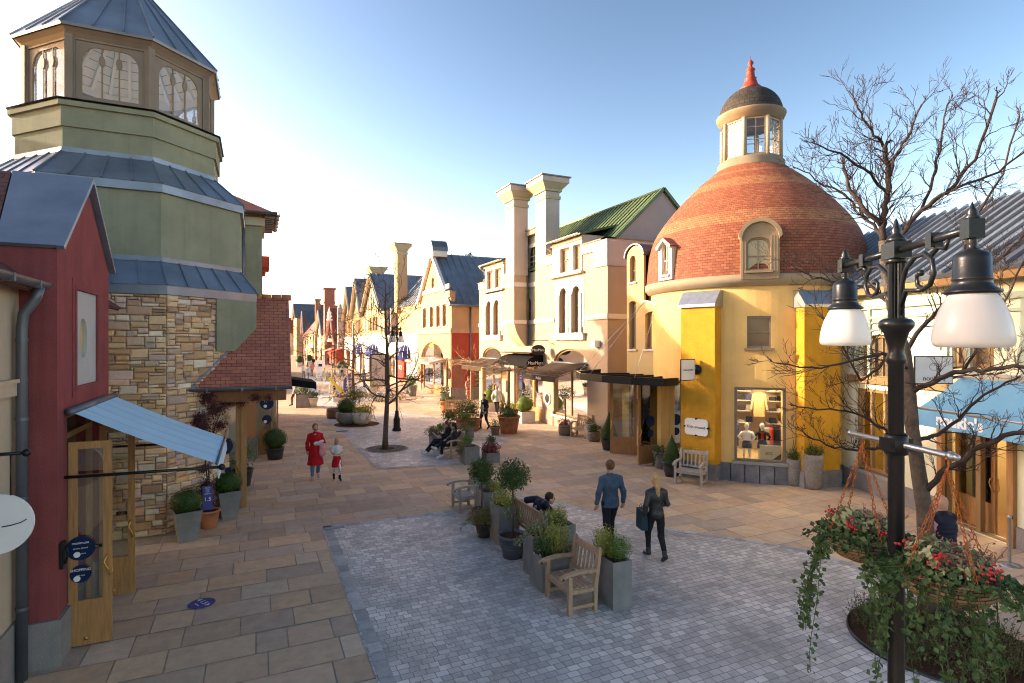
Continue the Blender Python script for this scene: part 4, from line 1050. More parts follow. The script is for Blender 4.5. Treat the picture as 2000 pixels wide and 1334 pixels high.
# ground-floor awnings and signs of this building
def side_awning(label, y0, y1, z0, z1, xo, xw, mat, words=None, val=.26, wl='front'):
    t = T('awning', label, 'awning', (xw, (y0+y1)/2, z0))
    m = MB(); n = 5
    for j in range(n):
        k0, k1 = j/n, (j+1)/n; P_ = lambda k, y: (xw-.04+(xo-xw+.04)*k, y, z0+(z1-z0)*k-.02*math.sin(PI*k))
        m.add([P_(k0,y0),P_(k1,y0),P_(k1,y1),P_(k0,y1)],[(0,1,2,3)],smooth=True)
    m.prism([(xo,y0,z1),(xo-.02,y0,z1),(xo-.03,y0,z1-val),(xo-.015,y0,z1-val)],(0,y1-y0,0)); part('canopy', m, mat, t)
    m = MB(); m.tube([(xo+.01,y0-.02,z1-.01),(xo+.01,y1+.02,z1-.01)],.025,8)
    for yy in (y0+.05,y1-.05): m.tube([(xw,yy,z0-.1),((xw+xo)/2,yy,z0-.12+(z1-z0)*.45),(xo+.03,yy,z1-.03)],.018,6)
    m.tube([(xw-.06,y0-.03,z0+.01),(xw-.06,y1+.03,z0+.01)],.05,8)
    part('frame', m, m_zincd, t)
    if words: text(words, m_white_s, .2, ((xo-.035),(y0+y1)/2,z1-val*.55), face_rot((0,-1,0)), t, 'lettering', .003)
    return t
a1w = side_awning('charcoal awning lettered Atelier over the right arched window of the cream building', sh1[0]-.02, sh1[1]+.05, 3.25, 2.72, 12.15, XM, m_darkawn, 'Atelier')
side_awning('dark brown awning over the left arched window next to the red wall', sh2[0]-.05, sh2[1]+.1, 3.2, 2.75, 12.4, XM, m_darkawn)
cn = T('entrance_canopy', 'black curved entrance canopy lettered MaxMara over the glazed doors', 'canopy', (XM, (dor[0]+dor[1])/2, 3.2))
m = MB(); ya, yb = dor[0]-.05, dor[1]+.1; xo = XM-1.0; n = 10
prof = [(XM,3.6)]+[(XM-1.0*math.sin(PI/2*i/n), 3.1+.5*math.cos(PI/2*i/n)) for i in range(1,n+1)]+[(xo,2.98)]
for (x0_,z0_),(x1_,z1_) in zip(prof[:-1],prof[1:]): m.add([(x0_,ya,z0_),(x1_,ya,z1_),(x1_,yb,z1_),(x0_,yb,z0_)],[(0,1,2,3)],smooth=True)
for y_ in (ya,yb): m.prism([(a,y_,b) for a,b in prof]+[(XM,y_,2.98)],(0,.02 if y_==yb else -.02,0))
part('canopy', m, m_blackmat, cn)
text('MaxMara', m_white_s, .24, (XM-.46,ya-.025,3.17), face_rot((1,0,0)), cn, 'lettering', .003)
m = MB(); m.box(XM-.9,XM,ya-.2,yb+.2,3.66,3.71); part('board', m, m_darkawn, cn)
ov = T('hanging_sign', 'oval black hanging sign lettered MaxMara on a stayed iron bracket', 'sign', (XM,25.7,3.9)); y_ = 25.75
m = MB(); ps = PL((0,y_,0),(1,0,0),(0,-1,0)); q2 = [(XM-.62+.40*math.cos(2*PI*i/32), 3.86+.27*math.sin(2*PI*i/32)) for i in range(32)]; m.plate(ps, q2, [], .025, -.025, back=True); od = part('disc', m, m_black, ov)
text('MaxMara', m_white_s, .19, (XM-.62,y_-.029,3.86), face_rot((1,0,0)), od, 'lettering', .002)
m = MB(); m.tube([(XM,y_,4.36),(XM-1.0,y_,4.36)],.02,6); m.tube([(XM,y_,5.0),(XM-.95,y_,4.36)],.008,5); m.tube([(XM,y_+.8,4.1),(XM-.5,y_,4.36)],.008,5); m.tube([(XM,y_-.8,4.1),(XM-.2,y_,4.36)],.008,5)
for dx in (-.4,-.85): m.tube([(XM+dx,y_,4.36),(XM+dx,y_,4.1)],.01,5)
part('bracket', m, m_iron, ov)

# ============================================================ yellow rotunda
RC = Vector((16.27, 14.96, 0)); RR = 3.5
ro = T('domed_rotunda', 'yellow rotunda shop with a banded clay tile dome and glazed lantern', 'building', (RC.x, RC.y, 0))
def ang_px(px, R_):     # angle on the cylinder seen at pixel column
    r = ray(px, 667); d = Vector((r.x, r.y)).normalized(); c = Vector((RC.x, RC.y)); b = d.dot(c); disc = b*b-(c.length_squared-R_*R_)
    t = b-math.sqrt(max(disc, 0)); p = d*t-c; a_ = math.atan2(p.y, p.x); return a_+2*PI if a_ < PI/2 else a_
def cyl_z(py, px, R_):
    a = ang_px(px, R_); return ZH(py, RC.x+R_*math.cos(a), RC.y+R_*math.sin(a))
def curved_wall(mb, R0, a0, a1, z0, z1, holes, n=72, th=.3):
    A = sorted(set([a0+(a1-a0)*i/n for i in range(n+1)]+[h for o in holes for h in o[:2]])); Zs = sorted(set([z0,z1]+[h for o in holes for h in o[2:]]))
    for i in range(len(A)-1):
        for j in range(len(Zs)-1):
            am, zm = (A[i]+A[i+1])/2, (Zs[j]+Zs[j+1])/2
            if any(o[0]<am<o[1] and o[2]<zm<o[3] for o in holes): continue
            P_ = lambda a, z: (RC.x+R0*math.cos(a), RC.y+R0*math.sin(a), z)
            mb.add([P_(A[i],Zs[j]),P_(A[i+1],Zs[j]),P_(A[i+1],Zs[j+1]),P_(A[i],Zs[j+1])],[(0,1,2,3)],smooth=True,uv=[[(A[i]*R0,Zs[j]),(A[i+1]*R0,Zs[j]),(A[i+1]*R0,Zs[j+1]),(A[i]*R0,Zs[j+1])]])
    for o in holes:
        for a in o[:2]:
            P_ = lambda r_, z: (RC.x+r_*math.cos(a), RC.y+r_*math.sin(a), z); mb.add([P_(R0,o[2]),P_(R0-th,o[2]),P_(R0-th,o[3]),P_(R0,o[3])],[(0,1,2,3)])
        for z in o[2:]:
            for i in range(len(A)-1):
                if o[0] <= A[i] < o[1]:
                    P_ = lambda r_, a: (RC.x+r_*math.cos(a), RC.y+r_*math.sin(a), z); mb.add([P_(R0,A[i]),P_(R0-th,A[i]),P_(R0-th,A[i+1]),P_(R0,A[i+1])],[(0,1,2,3)])
wa = sorted((ang_px(1437,RR), ang_px(1532,RR))); wz0, wz1 = cyl_z(903,1484,RR), cyl_z(757,1484,RR)
ua_ = sorted((ang_px(1459,RR), ang_px(1506,RR))); uz0, uz1 = cyl_z(680,1482,RR), cyl_z(617,1482,RR)
EA0, EA1 = PI*.86, PI*1.13        # where the entrance wing meets the drum
ZE = 6.06
m = MB(); curved_wall(m, RR, PI*.5, PI*2.5, .55, ZE, [(wa[0],wa[1],wz0,wz1),(ua_[0],ua_[1],uz0,uz1),(PI*.93,PI*1.08,.55,3.0)]); part('drum_wall', m, m_yellow, ro)
m = MB()
for i in range(54):
    a0, a1 = 2*PI*i/54+.004, 2*PI*(i+1)/54-.004
    if PI*.9 < (a0+a1)/2 < PI*1.08: continue
    P_ = lambda r_, a, z: (RC.x+r_*math.cos(a), RC.y+r_*math.sin(a), z); r1 = RR+.07
    m.add([P_(r1,a0,0),P_(r1,a1,0),P_(r1,a1,.55),P_(r1,a0,.55),P_(RR-.05,a0,.56),P_(RR-.05,a1,.56)],[(0,1,2,3),(3,2,5,4)])
part('plinth', m, m_bluestone, ro)
def tangent_plane(a, R_): return PL((RC.x+R_*math.cos(a), RC.y+R_*math.sin(a), 0), (-math.sin(a), math.cos(a), 0), (math.cos(a), math.sin(a), 0))
# display window
am = (wa[0]+wa[1])/2; hw = RR*math.sin((wa[1]-wa[0])/2)+.04; pt = tangent_plane(am, RR*math.cos((wa[1]-wa[0])/2)+.05)
m = MB(); m.plate(pt, rect(-hw,hw,wz0,wz1), [rect(-hw+.08,hw-.08,wz0+.07,wz1-.07)], -.02, -.14, back=True); dw = part('display_window', m, m_frame, ro)
m = MB(); m.plate(pt, rect(-hw+.05,hw-.05,wz0+.04,wz1-.04), [], -.07, -.08, back=True); part('glass', m, m_clear, dw)
m = MB(); m.plbox(pt, -hw-.05, hw+.05, wz0-.08, wz0, -.1, .1); part('sill', m, m_concrete, dw)
m = MB(); D_ = 2.3; m.plbox(pt,-hw-.6,hw+.6,wz0-.1,wz0-.02,-D_,-.16); m.plbox(pt,-hw-.6,hw+.6,3.0,3.05,-D_,-.16); m.plbox(pt,-hw-.65,-hw-.6,.3,3,-D_,-.16); m.plbox(pt,hw+.6,hw+.65,.3,3,-D_,-.16); m.plbox(pt,-hw-.6,hw+.6,.3,3,-D_-.05,-D_)
inn = part('shop_interior', m, m_shopwall, ro)
m = MB(); m.plbox(pt,-.5,.5,2.93,2.97,-1.4,-.7); part('ceiling_lamp', m, m_shoplamp, inn)
for z in (1.55,1.95,2.3,2.62):
    m = MB(); m.plbox(pt,-hw-.3,-.1,z,z+.03,-D_+.02,-D_+.4); m.plbox(pt,.35,hw+.3,z,z+.03,-D_+.02,-D_+.4); part('shelf', m, m_shelf, inn)
rs = random.Random(5); gm_ = [m_ink, m_blackmat, m_navy, mk('grey_knit',(.3,.28,.25)), mk('cream_knit',(.6,.55,.45)), mk('red_cloth',(.45,.03,.02)), mk('orange_cloth',(.6,.16,.04))]
for z in (1.58,1.98,2.33,2.65):
    for s_ in np.arange(-hw-.25, hw+.25, .24):
        if -.12 < s_ < .33: continue
        m = MB(); hh = rs.uniform(.06,.2); m.plbox(pt,s_,s_+.2,z,z+hh,-D_+.08,-D_+.32); part('folded_clothes', m, gm_[rs.randrange(5)], inn)
for k in range(8): hanging_coat(inn, pt.p(-hw-.35+k*.07,1.62,-1.5), gm_[rs.randrange(7)], .35, .75, pt.n, 'hanging_garment')
for k in range(7): hanging_coat(inn, pt.p(.2+k*.09,1.5,-1.6), gm_[rs.randrange(7)], .35, .75, pt.n, 'hanging_garment')
hanging_coat(inn, pt.p(.12,2.62,-1.7), mk('camel_coat',(.50,.30,.12)), .4, .8, pt.u, 'display_coat')
# mannequins
def mannequin(label, base, f, top, bottom, h=1.12, group=None):
    t = T('mannequin', label, 'mannequin', base, math.atan2(f[1], f[0])-PI/2, group=group); k = h/1.12
    S = lambda *p: tuple(c*k for c in p)
    m = MB(); m.sphere(S(0,0,1.03), .085*k, 14, 10, (.85,.95,1.18)); m.tube([S(0,0,.86),S(0,0,.96)],.035*k,8)
    for sg in (-1,1):
        m.tube([S(sg*.065,0,.5),S(sg*.075,.01,.27),S(sg*.085,0,.06)],[.055*k,.042*k,.026*k],10); m.tube([S(sg*.085,-.02,.045),S(sg*.09,.1,.035)],[.032*k,.025*k],8)
        m.tube([S(sg*.14,0,.82),S(sg*.24,-.03,.67),S(sg*.13,.05,.56)],[.035*k,.03*k,.022*k],8)
    part('figure', m, m_mann, t, world=False)
    m = MB(); m.lathe([(.105*k,.52*k),(.12*k,.6*k),(.115*k,.75*k),(.14*k,.82*k),(.10*k,.87*k),(.045*k,.885*k)], n=16, sy=.7)
    for sg in (-1,1): m.tube([S(sg*.13,0,.83),S(sg*.23,-.03,.68),S(sg*.16,.03,.6)],[.05*k,.042*k,.035*k],9)
    part('top', m, top, t, world=False)
    m = MB(); m.lathe([(.13*k,.40*k),(.125*k,.5*k),(.11*k,.58*k)], n=16, sy=.75)
    for sg in (-1,1): m.tube([S(sg*.065,0,.5),S(sg*.07,0,.34)],[.075*k,.08*k],10)
    part('bottom', m, bottom, t, world=False); return t
fz = wz0-.02
mannequin('child mannequin in a white top and dark shorts in the rotunda window', pt.p(-.33,fz,-.55), pt.n, m_white_s, m_ink)
mannequin('child mannequin in a black jacket and red shirt in the rotunda window', pt.p(.12,fz,-.62), pt.n, m_ink, m_ink)
m = MB(); m.plbox(pt,.08,.155,fz+.62,fz+.86,-.545,-.5); single('red_shirt_front', m, gm_[5], 'red shirt front shown on the mannequin with the black jacket', 'shirt')
po = T('sale_poster', 'cream 50 % sale board standing in the rotunda window', 'poster', pt.p(.3,fz,-.3))
m = MB(); m.plbox(pt,.02,.62,fz,fz+.5,-.3,-.26); part('board', m, m_poster, po)
m = MB(); m.prism([pt.p(.3,fz+.005,-.257),pt.p(.615,fz+.005,-.257),pt.p(.615,fz+.27,-.257)], pt.n*.003); part('corner', m, m_ink, po)
text('50%', m_ink, .13, pt.p(.27,fz+.25,-.257), face_rot(pt.u), po, 'lettering', .002)
# upper window
am2 = (ua_[0]+ua_[1])/2; hw2 = RR*math.sin((ua_[1]-ua_[0])/2)+.03; pt2 = tangent_plane(am2, RR*math.cos((ua_[1]-ua_[0])/2)+.06)
add_window(ro, pt2, -hw2, hw2, uz0, uz1, frame=.07, mull=(1,2), gm=mk_pane('brown_room_pane',(.16,.11,.07),.1), sm=m_frame)
# buttress pillars with zinc caps
def buttress(px0, px1, label_):
    a = (ang_px(px0,RR+.2)+ang_px(px1,RR+.2))/2; pl = tangent_plane(a, RR)
    s0, s1 = sorted((pl.sc(px0,.32), pl.sc(px1,.32))); zt_ = pl.tz((px0+px1)/2, 600, .32)
    m = MB(); m.plbox(pl,s0,s1,.5,zt_,-.6,.32); o = part('buttress', m, m_ochre, ro)
    m = MB(); m.plbox(pl,s0-.03,s1+.03,0,.5,-.55,.36); part('plinth', m, m_bluestone, o)
    m = MB(); m.prism([pl.p(s0-.06,zt_,.42),pl.p(s0-.06,zt_+.09,.42),pl.p(s0-.06,zt_+.52,.1),pl.p(s0-.06,zt_+.52,-.2),pl.p(s0-.06,zt_,-.2)], pl.u*(s1-s0+.12)); part('cap', m, m_galv, o)
    return pl, s0, s1
pbt, bs0, bs1 = buttress(1330, 1396, 'l')
buttress(1571, 1641, 'r')
# cornice and dome
m = MB(); m.lathe([(RR-.1,ZE-.1),(RR+.12,ZE-.06),(RR+.16,ZE+.02),(RR+.22,ZE+.05),(RR+.24,ZE+.27),(RR+.05,ZE+.29)], RC, 72); part('cornice', m, m_frame2 if False else mk('taupe_cornice',(.33,.26,.17),.8), ro)
ZB = ZE+.27
def spline(pts, n):      # Catmull-Rom through (r, z)
    P_ = [pts[0]]+pts+[pts[-1]]; out = []
    for i in range(len(pts)-1):
        for k in range(n):
            t = k/n; q0, q1, q2, q3 = P_[i:i+4]
            out.append(tuple(.5*(2*b+(c-a)*t+(2*a-5*b+4*c-d)*t*t+(3*b-a-3*c+d)*t**3) for a, b, c, d in zip(q0, q1, q2, q3)))
    return out+[pts[-1]]
prof = [(RR+.24,ZB-.03)]+spline([(RR+.17,ZB+.02),(3.62,6.95),(3.53,7.6),(3.22,8.3),(2.60,9.1),(1.84,9.88),(1.02,10.55)], 6); r1 = 1.0
m = MB(); m.lathe(prof, RC, 96, uvr=RR+.2); part('dome', m, m_dometile, ro)
def dome_r(z):
    for (ra,za),(rb,zb) in zip(prof[:-1],prof[1:]):
        if za <= z <= zb: return ra+(rb-ra)*(z-za)/(zb-za)
    return r1
# lantern
LZ = 10.3; lt = T('x','x','x') if False else None
m = MB(); m.lathe([(1.0,LZ),(1.16,LZ+.05),(1.2,LZ+.14),(1.12,LZ+.2),(1.14,LZ+.36),(1.05,LZ+.45),(.9,LZ+.46)], RC, 40); lb = part('lantern', m, m_frame2 if False else mk('weathered_taupe',(.20,.165,.12),.75,.15), ro)
wz_0, wz_1 = LZ+.45, LZ+1.78
m = MB(); gm2 = MB(); oa = 2*PI/8
for i in range(8):
    a = i*oa+ math.radians(8); pl = tangent_plane(a, .93); hwid = .93*math.tan(oa/2)
    m.plate(pl, rect(-hwid,hwid,wz_0,wz_1), [rect(-hwid+.1,hwid-.1,wz_0+.08,wz_1-.06)], .0, -.06, back=True)
    m.plbox(pl,-.012,.012,wz_0+.08,wz_1-.06,-.045,-.015)
    for z in (.36,.68): m.plbox(pl,-hwid+.1,hwid-.1,wz_0+.08+(wz_1-wz_0)*z-.012,wz_0+.08+(wz_1-wz_0)*z+.012,-.043,-.017)
    gm2.plate(pl, rect(-hwid+.08,hwid-.08,wz_0+.06,wz_1-.05), [], -.028, -.032)
    a2 = a+oa/2; m.tube([(RC.x+1.0*math.cos(a2),RC.y+1.0*math.sin(a2),wz_0),(RC.x+1.0*math.cos(a2),RC.y+1.0*math.sin(a2),wz_1)],.07,8)
lw_ = part('windows', m, mk('lantern_joinery',(.33,.285,.22),.6,.1), lb); part('glass', gm2, m_clear, lw_)
m = MB(); m.lathe([(.85,wz_1-.02),(1.0,wz_1),(1.03,wz_1+.09),(1.1,wz_1+.13),(1.16,wz_1+.26),(1.18,wz_1+.32),(1.05,wz_1+.36)], RC, 40); m.lathe([(.001,wz_1-.01),(.9,wz_1-.01)], RC, 24); part('lantern_cornice', m, lb.data.materials[0], lb)
m = MB(); z0 = wz_1+.34; pr = [(1.03*math.cos(PI/2*i/12)+.05*(1-i/12), z0+1.02*math.sin(PI/2*i/12)) for i in range(12)]; pr.append((.16,z0+1.02)); m.lathe(pr, RC, 40, uvr=1.1); part('slate_dome', m, m_slate, lb)
for j in range(4):
    pass
z1 = z0+.98
m = MB(); m.lathe([(.34,z1),(.36,z1+.05),(.26,z1+.14),(.19,z1+.36),(.21,z1+.39),(.15,z1+.43),(.13,z1+.66),(.16,z1+.69),(.15,z1+.73),(.08,z1+.78),(.055,z1+.86),(.1,z1+.92),(.1,z1+.98),(.04,z1+1.05),(.012,z1+1.1),(.006,z1+1.25)], RC, 20); part('finial', m, mk('red_painted_zinc',(.20,.04,.028),.5,.15), lb)
# dormers on the dome
def dome_dormer(a, w, z0, z1, front, wm, sidem, roofm, gable, R_front, wins, boards=False):
    pl = tangent_plane(a, R_front); m = MB(); hw = w/2
    top = [(-hw,z0),(hw,z0),(hw,z1)]
    top += [(0,z1+hw*.8)] if gable else [(hw*math.cos(PI*i/14), z1+hw*math.sin(PI*i/14)) for i in range(1,14)]
    top += [(-hw,z1)]
    wv = wins; m.plate(pl, top, [arch(wv[0],wv[1],wv[2],wv[3],(wv[1]-wv[0])*(.5 if not boards else .28))], 0, -.1)
    if boards:
        for i in range(13):
            s_ = -hw+.05+i*(w-.1)/12
            if wv[0]-.02 < s_ < wv[1]+.02: 
                m.plbox(pl,s_-.004,s_+.004,z0+.02,wv[2]-.05,.0005,.008); m.plbox(pl,s_-.004,s_+.004,wv[3]+.06,z1+math.sqrt(max(hw*hw-s_*s_,0))-.08,.0005,.008)
            else: m.plbox(pl,s_-.004,s_+.004,z0+.02,z1+.05,.0005,.008)
    o = part('dormer', m, front, ro)
    back = 1.8; m = MB()
    for s_ in (-hw,hw): m.plbox(pl,s_-.02,s_+.02,z0,z1,-back,-.1)
    part('dormer_cheek', m, sidem, o)
    add_window(o, pl, *wv, head=(wv[1]-wv[0])*(.5 if not boards else .28), frame=.05, depth=.12, mull=(2,2), fm=wm, gm=m_pane if not boards else mk_pane('ochre_blind_pane',(.42,.30,.12),.1), sm=wm)
    m = MB(); k = [(p[0]*1.14, p[1]+.05) for p in top[2:]]
    for (p, q_) in zip(k[:-1], k[1:]):
        m.prism([pl.p(p[0],p[1],.1),pl.p(q_[0],q_[1],.1),pl.p(q_[0]*.93,q_[1]-.06,.1),pl.p(p[0]*.93,p[1]-.06,.1)], -pl.n*(back+.1))
    part('dormer_roof', m, roofm, o)
    m = MB()
    for (p, q_) in zip(k[:-1], k[1:]): m.prism([pl.p(p[0]*.99,p[1]-.01,.104),pl.p(q_[0]*.99,q_[1]-.01,.104),pl.p(q_[0]*.86,q_[1]-.11,.104),pl.p(p[0]*.86,p[1]-.11,.104)], -pl.n*.1)
    part('bargeboard', m, wm, o)
    return o
a3 = ang_px(1483, RR); z_b = cyl_z(547,1483,RR-.1); z_s = cyl_z(468,1483,RR-.1)
pl3 = tangent_plane(a3, RR+.27); w3 = abs(pl3.sc(1520)-pl3.sc(1445))
wq = (*sorted((pl3.sc(1458),pl3.sc(1505))), pl3.tz(1483,528), pl3.tz(1483,463))
tp = mk('taupe_boarding',(.30,.225,.14),.7,.1)
dome_dormer(a3, w3, z_b, z_s, tp, tp, tp, tp, False, RR+.27, wq, boards=True)
a4 = math.radians(176); Rf = RR+.22; pl4 = tangent_plane(a4, Rf); s4 = sorted((pl4.sc(1286), pl4.sc(1312))); w4 = s4[1]-s4[0]
# centre the dormer on its measured columns
for _ in range(6):
    mid = (pl4.sc(1286)+pl4.sc(1312))/2; a4 += mid/Rf; pl4 = tangent_plane(a4, Rf)
w4 = abs(pl4.sc(1286)-pl4.sc(1312))
dome_dormer(a4, w4, pl4.tz(1299,547), pl4.tz(1299,484), m_trim, mk('pale_joinery',(.58,.52,.42),.6,.08), m_yellow_l, m_rooftile, True, Rf, (-w4*.27,w4*.27,pl4.tz(1299,537),pl4.tz(1299,474)))
# entrance wing
XE = 13.1; PE = PL((XE,0,0),(0,1,0),(-1,0,0)); ye_0, ye_1 = 14.9, 18.05
wl = T('entrance_wing', 'pale yellow entrance wing with a tall arched wall dormer beside the rotunda', 'building', (XE, 16.5, 0))
E = lambda px, py: PE.hit(px, py)
o1 = (*sorted((PE.sc(1229),PE.sc(1242.5))), E(1236,682)[1], E(1236,588)[1]); o2 = (*sorted((PE.sc(1260),PE.sc(1292))), E(1276,682)[1], E(1276,608)[1]); o3 = (*sorted((PE.sc(1229.5),PE.sc(1242))), E(1236,551)[1], E(1236,499)[1])
yd = PE.sc(1257); zdt = E(1240,500)[1]; hwd = (ye_1-yd)/2; cyd = (ye_1+yd)/2
zq0 = E(1260,590)[1]; zq1 = E(1329,634)[1]
topc = [(ye_0+(yd-ye_0)*i/10, zq1+(zq0-zq1)*math.sin(PI/2*i/10)) for i in range(11)]
out = [(ye_1,3.0),(ye_1,zdt)]+[(cyd+hwd*math.cos(PI*i/12), zdt+hwd*.75*math.sin(PI*i/12)) for i in range(1,12)]+[(yd,zdt),(yd,zq0)]+topc[::-1]+[(ye_0,3.0)]
m = MB(); m.plate(PE, out, [arch(*o1,.1), arch(*o2,.12), arch(*o3,(o3[1]-o3[0])/2)], 0, -.25); m.box(XE+.25,XE+1.6,ye_1-.05,ye_1,0,zdt); m.box(XE+.1,XE+2.2,yd,yd+.06,zq0-.2,zdt)
m.box(XE,XE+.3,17.92,18.35,0,3.0); m.box(XE+.25,XE+2.,ye_0,ye_1,3.05,3.2)
part('wall', m, m_yellow_l, wl)
m = MB()
for o_, h_, mu in ((o1,.1,(1,1)),(o2,.12,(1,1)),(o3,(o3[1]-o3[0])/2,(2,2))): add_window(wl, PE, *o_, head=h_, frame=.06, depth=.16, mull=mu, fm=m_frame2, gm=m_curtain)
m = MB(); k = [(cyd+(hwd+.1)*math.cos(PI*i/14), zdt+(hwd*.75+.08)*math.sin(PI*i/14)) for i in range(15)]
for p, q_ in zip(k[:-1],k[1:]): m.prism([PE.p(p[0],p[1],.08),PE.p(q_[0],q_[1],.08),PE.p(cyd+(q_[0]-cyd)*.93,q_[1]-.05,.08),PE.p(cyd+(p[0]-cyd)*.93,p[1]-.05,.08)],(2.2,0,0))
part('dormer_roof', m, m_zincd, wl)
m = MB()
for p, q_ in zip(topc[:-1],topc[1:]): m.prism([(XE-.1,p[0],p[1]+.0),(XE-.1,q_[0],q_[1]+.0),(XE-.1,q_[0],q_[1]+.06),(XE-.1,p[0],p[1]+.06)],(1.1,0,0))
part('curved_coping', m, m_galv, wl)
interior(wl, XE+.1, XE+3.0, 15.0, 17.9, .012, 3.0)
for k in range(9):
    m = MB(); z = .5+k*.25; m.box(XE+1.6,XE+2.0,15.2,15.6,z,z+.02); 
    if k % 2 == 0: part('shelf', m, m_black, wl)
# glazed doors of the entrance
m = MB(); pl_ = PE; m.plate(PE, rect(14.95,17.92,.012,3.0), [rect(15.05,15.85,.35,2.9),rect(16.0,16.9,.05,2.9),rect(17.0,17.82,.35,2.9)], -.02, -.1, back=True); ef = part('shop_front', m, m_frame2, wl)
m = MB(); m.plate(PE, rect(15.0,15.9,.3,2.95), [], -.055,-.06, back=True); m.plate(PE, rect(16.95,17.86,.3,2.95), [], -.055,-.06, back=True); part('glass', m, m_glass, ef)
m = MB(); m.plbox(PE,14.95,15.95,0.012,.35,-.0,.08); part('sill', m, m_bluestone, ef)
dB, plB = door_leaf(wl, (XE-.02,16.02), (-1,-.08,0), 1.05, 2.9, plates=None)
dA, plA = door_leaf(wl, (XE-.02,17.4), (-.62,.55,0), 1.0, 2.9, plates=None)
for t_, r_ in ((1.5,.2),(1.08,.14)): disc_on(plB, .5, t_, r_, -.02 if plB.n.y > 0 else .035, m_bluesign, dB)
# fan canopy
ec = T('entrance_canopy', 'black steel fan canopy hung by cables over the rotunda entrance', 'canopy', (12.5,16.5,3.05))
P0 = [(XE,19.9),(11.35,18.9),(10.75,17.6),(10.75,16.2),(11.0,14.9),(11.55,13.95),(12.2,14.1),(XE,15.0)]
m = MB(); m.prism([(a,b,2.94) for a,b in P0],(0,0,.035)); part('sheet', m, m_darkawn, ec)
m = MB()
for a, b in zip(P0[:6],P0[1:7]): m.bar((*a,3.03),(*b,3.03),.05,.24)
for a in ((10.8,17.4),(10.75,16.4),(10.95,15.2),(11.3,18.8),(11.5,14.1)): m.bar((*a,3.02),(XE,a[1]*.6+16.5*.4,3.05),.06,.1)
part('rim', m, m_black, ec)
m = MB(); 
for a in ((11.3,18.7),(10.85,17.2),(11.1,14.9)): m.tube([(*a,3.1),(XE,17.0 if a[1]>15 else 16.2,5.75)],.01,5)
part('cable', m, m_galv, ec)
# signs on the left buttress
kp = T('wall_sign', 'white enamel plaque with notched corners lettered Kids around on the ochre pillar', 'sign', pbt.p(0,1.5,.33))
c_s = pbt.sc(1360,.36); c_z = pbt.tz(1360,834,.36); hw_, hh_ = abs(pbt.sc(1338,.36)-pbt.sc(1383,.36))/2, .26
o_ = []
for sx_, sz_ in ((1,1),(-1,1),(-1,-1),(1,-1)):
    c0 = (c_s+sx_*hw_, c_z+sz_*hh_); seq = [(c0[0],c0[1]-sz_*.08),(c0[0]-sx_*.03,c0[1]-sz_*.035),(c0[0]-sx_*.08,c0[1])]
    o_ += seq if sx_*sz_ > 0 else seq[::-1]
m = MB(); m.plate(pbt, o_, [], .38, .35, back=True); pp = part('plate', m, m_white_s, kp)
sgn = 1 if pbt.sc(1383) > pbt.sc(1338) else -1
text('Kids around', m_ink, .125, pbt.p(c_s,c_z,.384), face_rot(pbt.u*sgn), pp, 'lettering', .002)
m = MB()
for ds_, dz_ in ((0,hh_),(0,-hh_),(hw_,0),(-hw_,0)): m.obox(pbt.p(c_s+ds_,c_z+dz_,.36), pbt.u*.025, pbt.n*.04, Vector((0,0,.025)))
part('clip', m, m_iron, kp)
kh = T('hanging_sign', 'white square hanging sign lettered Kids around with an iron wall bracket', 'sign', pbt.p(0,3.3,.33))
b0 = pbt.p(c_s, pbt.tz(1360,722,.4), .33); 
pk = PL((b0.x,b0.y,0),(1,.12,0),(.12,-1,0)); zc_ = b0.z
m = MB(); sL, sR = pk.sc(1330), pk.sc(1356); m.plate(pk, rect(sL,sR,zc_-.31,zc_+.31), [], .02, -.02, back=True); pp = part('plate', m, m_white_s, kh)
text('Kids around', m_ink, .085, pk.p((sL+sR)/2,zc_,.024), face_rot(pk.u), pp, 'lettering', .002)
m = MB(); m.plate(pk, rect(sL-.025,sR+.025,zc_-.335,zc_+.335), [rect(sL,sR,zc_-.31,zc_+.31)], .015,-.015, back=True); m.tube([pk.p(sR,zc_,0), pbt.p(c_s,zc_,.3)],.03,8)
m.lathe([(.001,0),(.16,0),(.16,.05),(.001,.06)], n=20); 
b = len(m.v)-80; m2 = Matrix.Translation(pbt.p(c_s,zc_,.33)) @ pbt.n.to_track_quat('Z','Y').to_matrix().to_4x4(); m.xf(m2, b)
part('bracket', m, m_iron, kh)
# ============================================================ tan and red gabled building
XS = 13.1; PS = PL((XS,0,0),(0,1,0),(-1,0,0)); YS0 = 39.6; YS1 = PS.sc(815)
bf = T('red_and_tan_building', 'tan gabled building with a brick red ground floor and grey metal roof', 'building', (XS,44,0))
def q(px, py, d=0.): return PS.hit(px, py, d)
zc0, zc1 = 4.75, 5.25; zg = 8.05; zap = 11.35; ycg = PS.sc(846)
fw = []
for a, b in ((826,834),(839.5,848),(852.5,860.5),(864.5,873)): fw.append((*sorted((q(a,620)[0],q(b,620)[0])), 5.45, 7.15))
gv = (*sorted((q(842.5,560)[0],q(848,560)[0])), q(845,569)[1], q(845,543)[1])
en = (*sorted((q(822,720)[0],q(867,720)[0])), .02, 4.25)
m = MB(); zsh = 7.0
m.plate(PS, [(YS0,zc1),(YS1,zc1),(YS1,7.6),(ycg+4.1,7.6),(ycg+.0,zap),(YS0+.9,8.0),(YS0,8.0)], [rect(*w_) for w_ in fw]+[rect(*gv)], 0, -.3)
m.box(XS+.301,22,YS0,YS0+.25,zc1,7.1); part('upper_wall', m, m_tan, bf)
m = MB(); m.plate(PS, rect(YS0,YS1,0,zc1), [arch(*en,1.55)], -.002, -.35); part('ground_floor_wall', m, mk('salmon_render',(.46,.25,.15),.9,.06), bf)
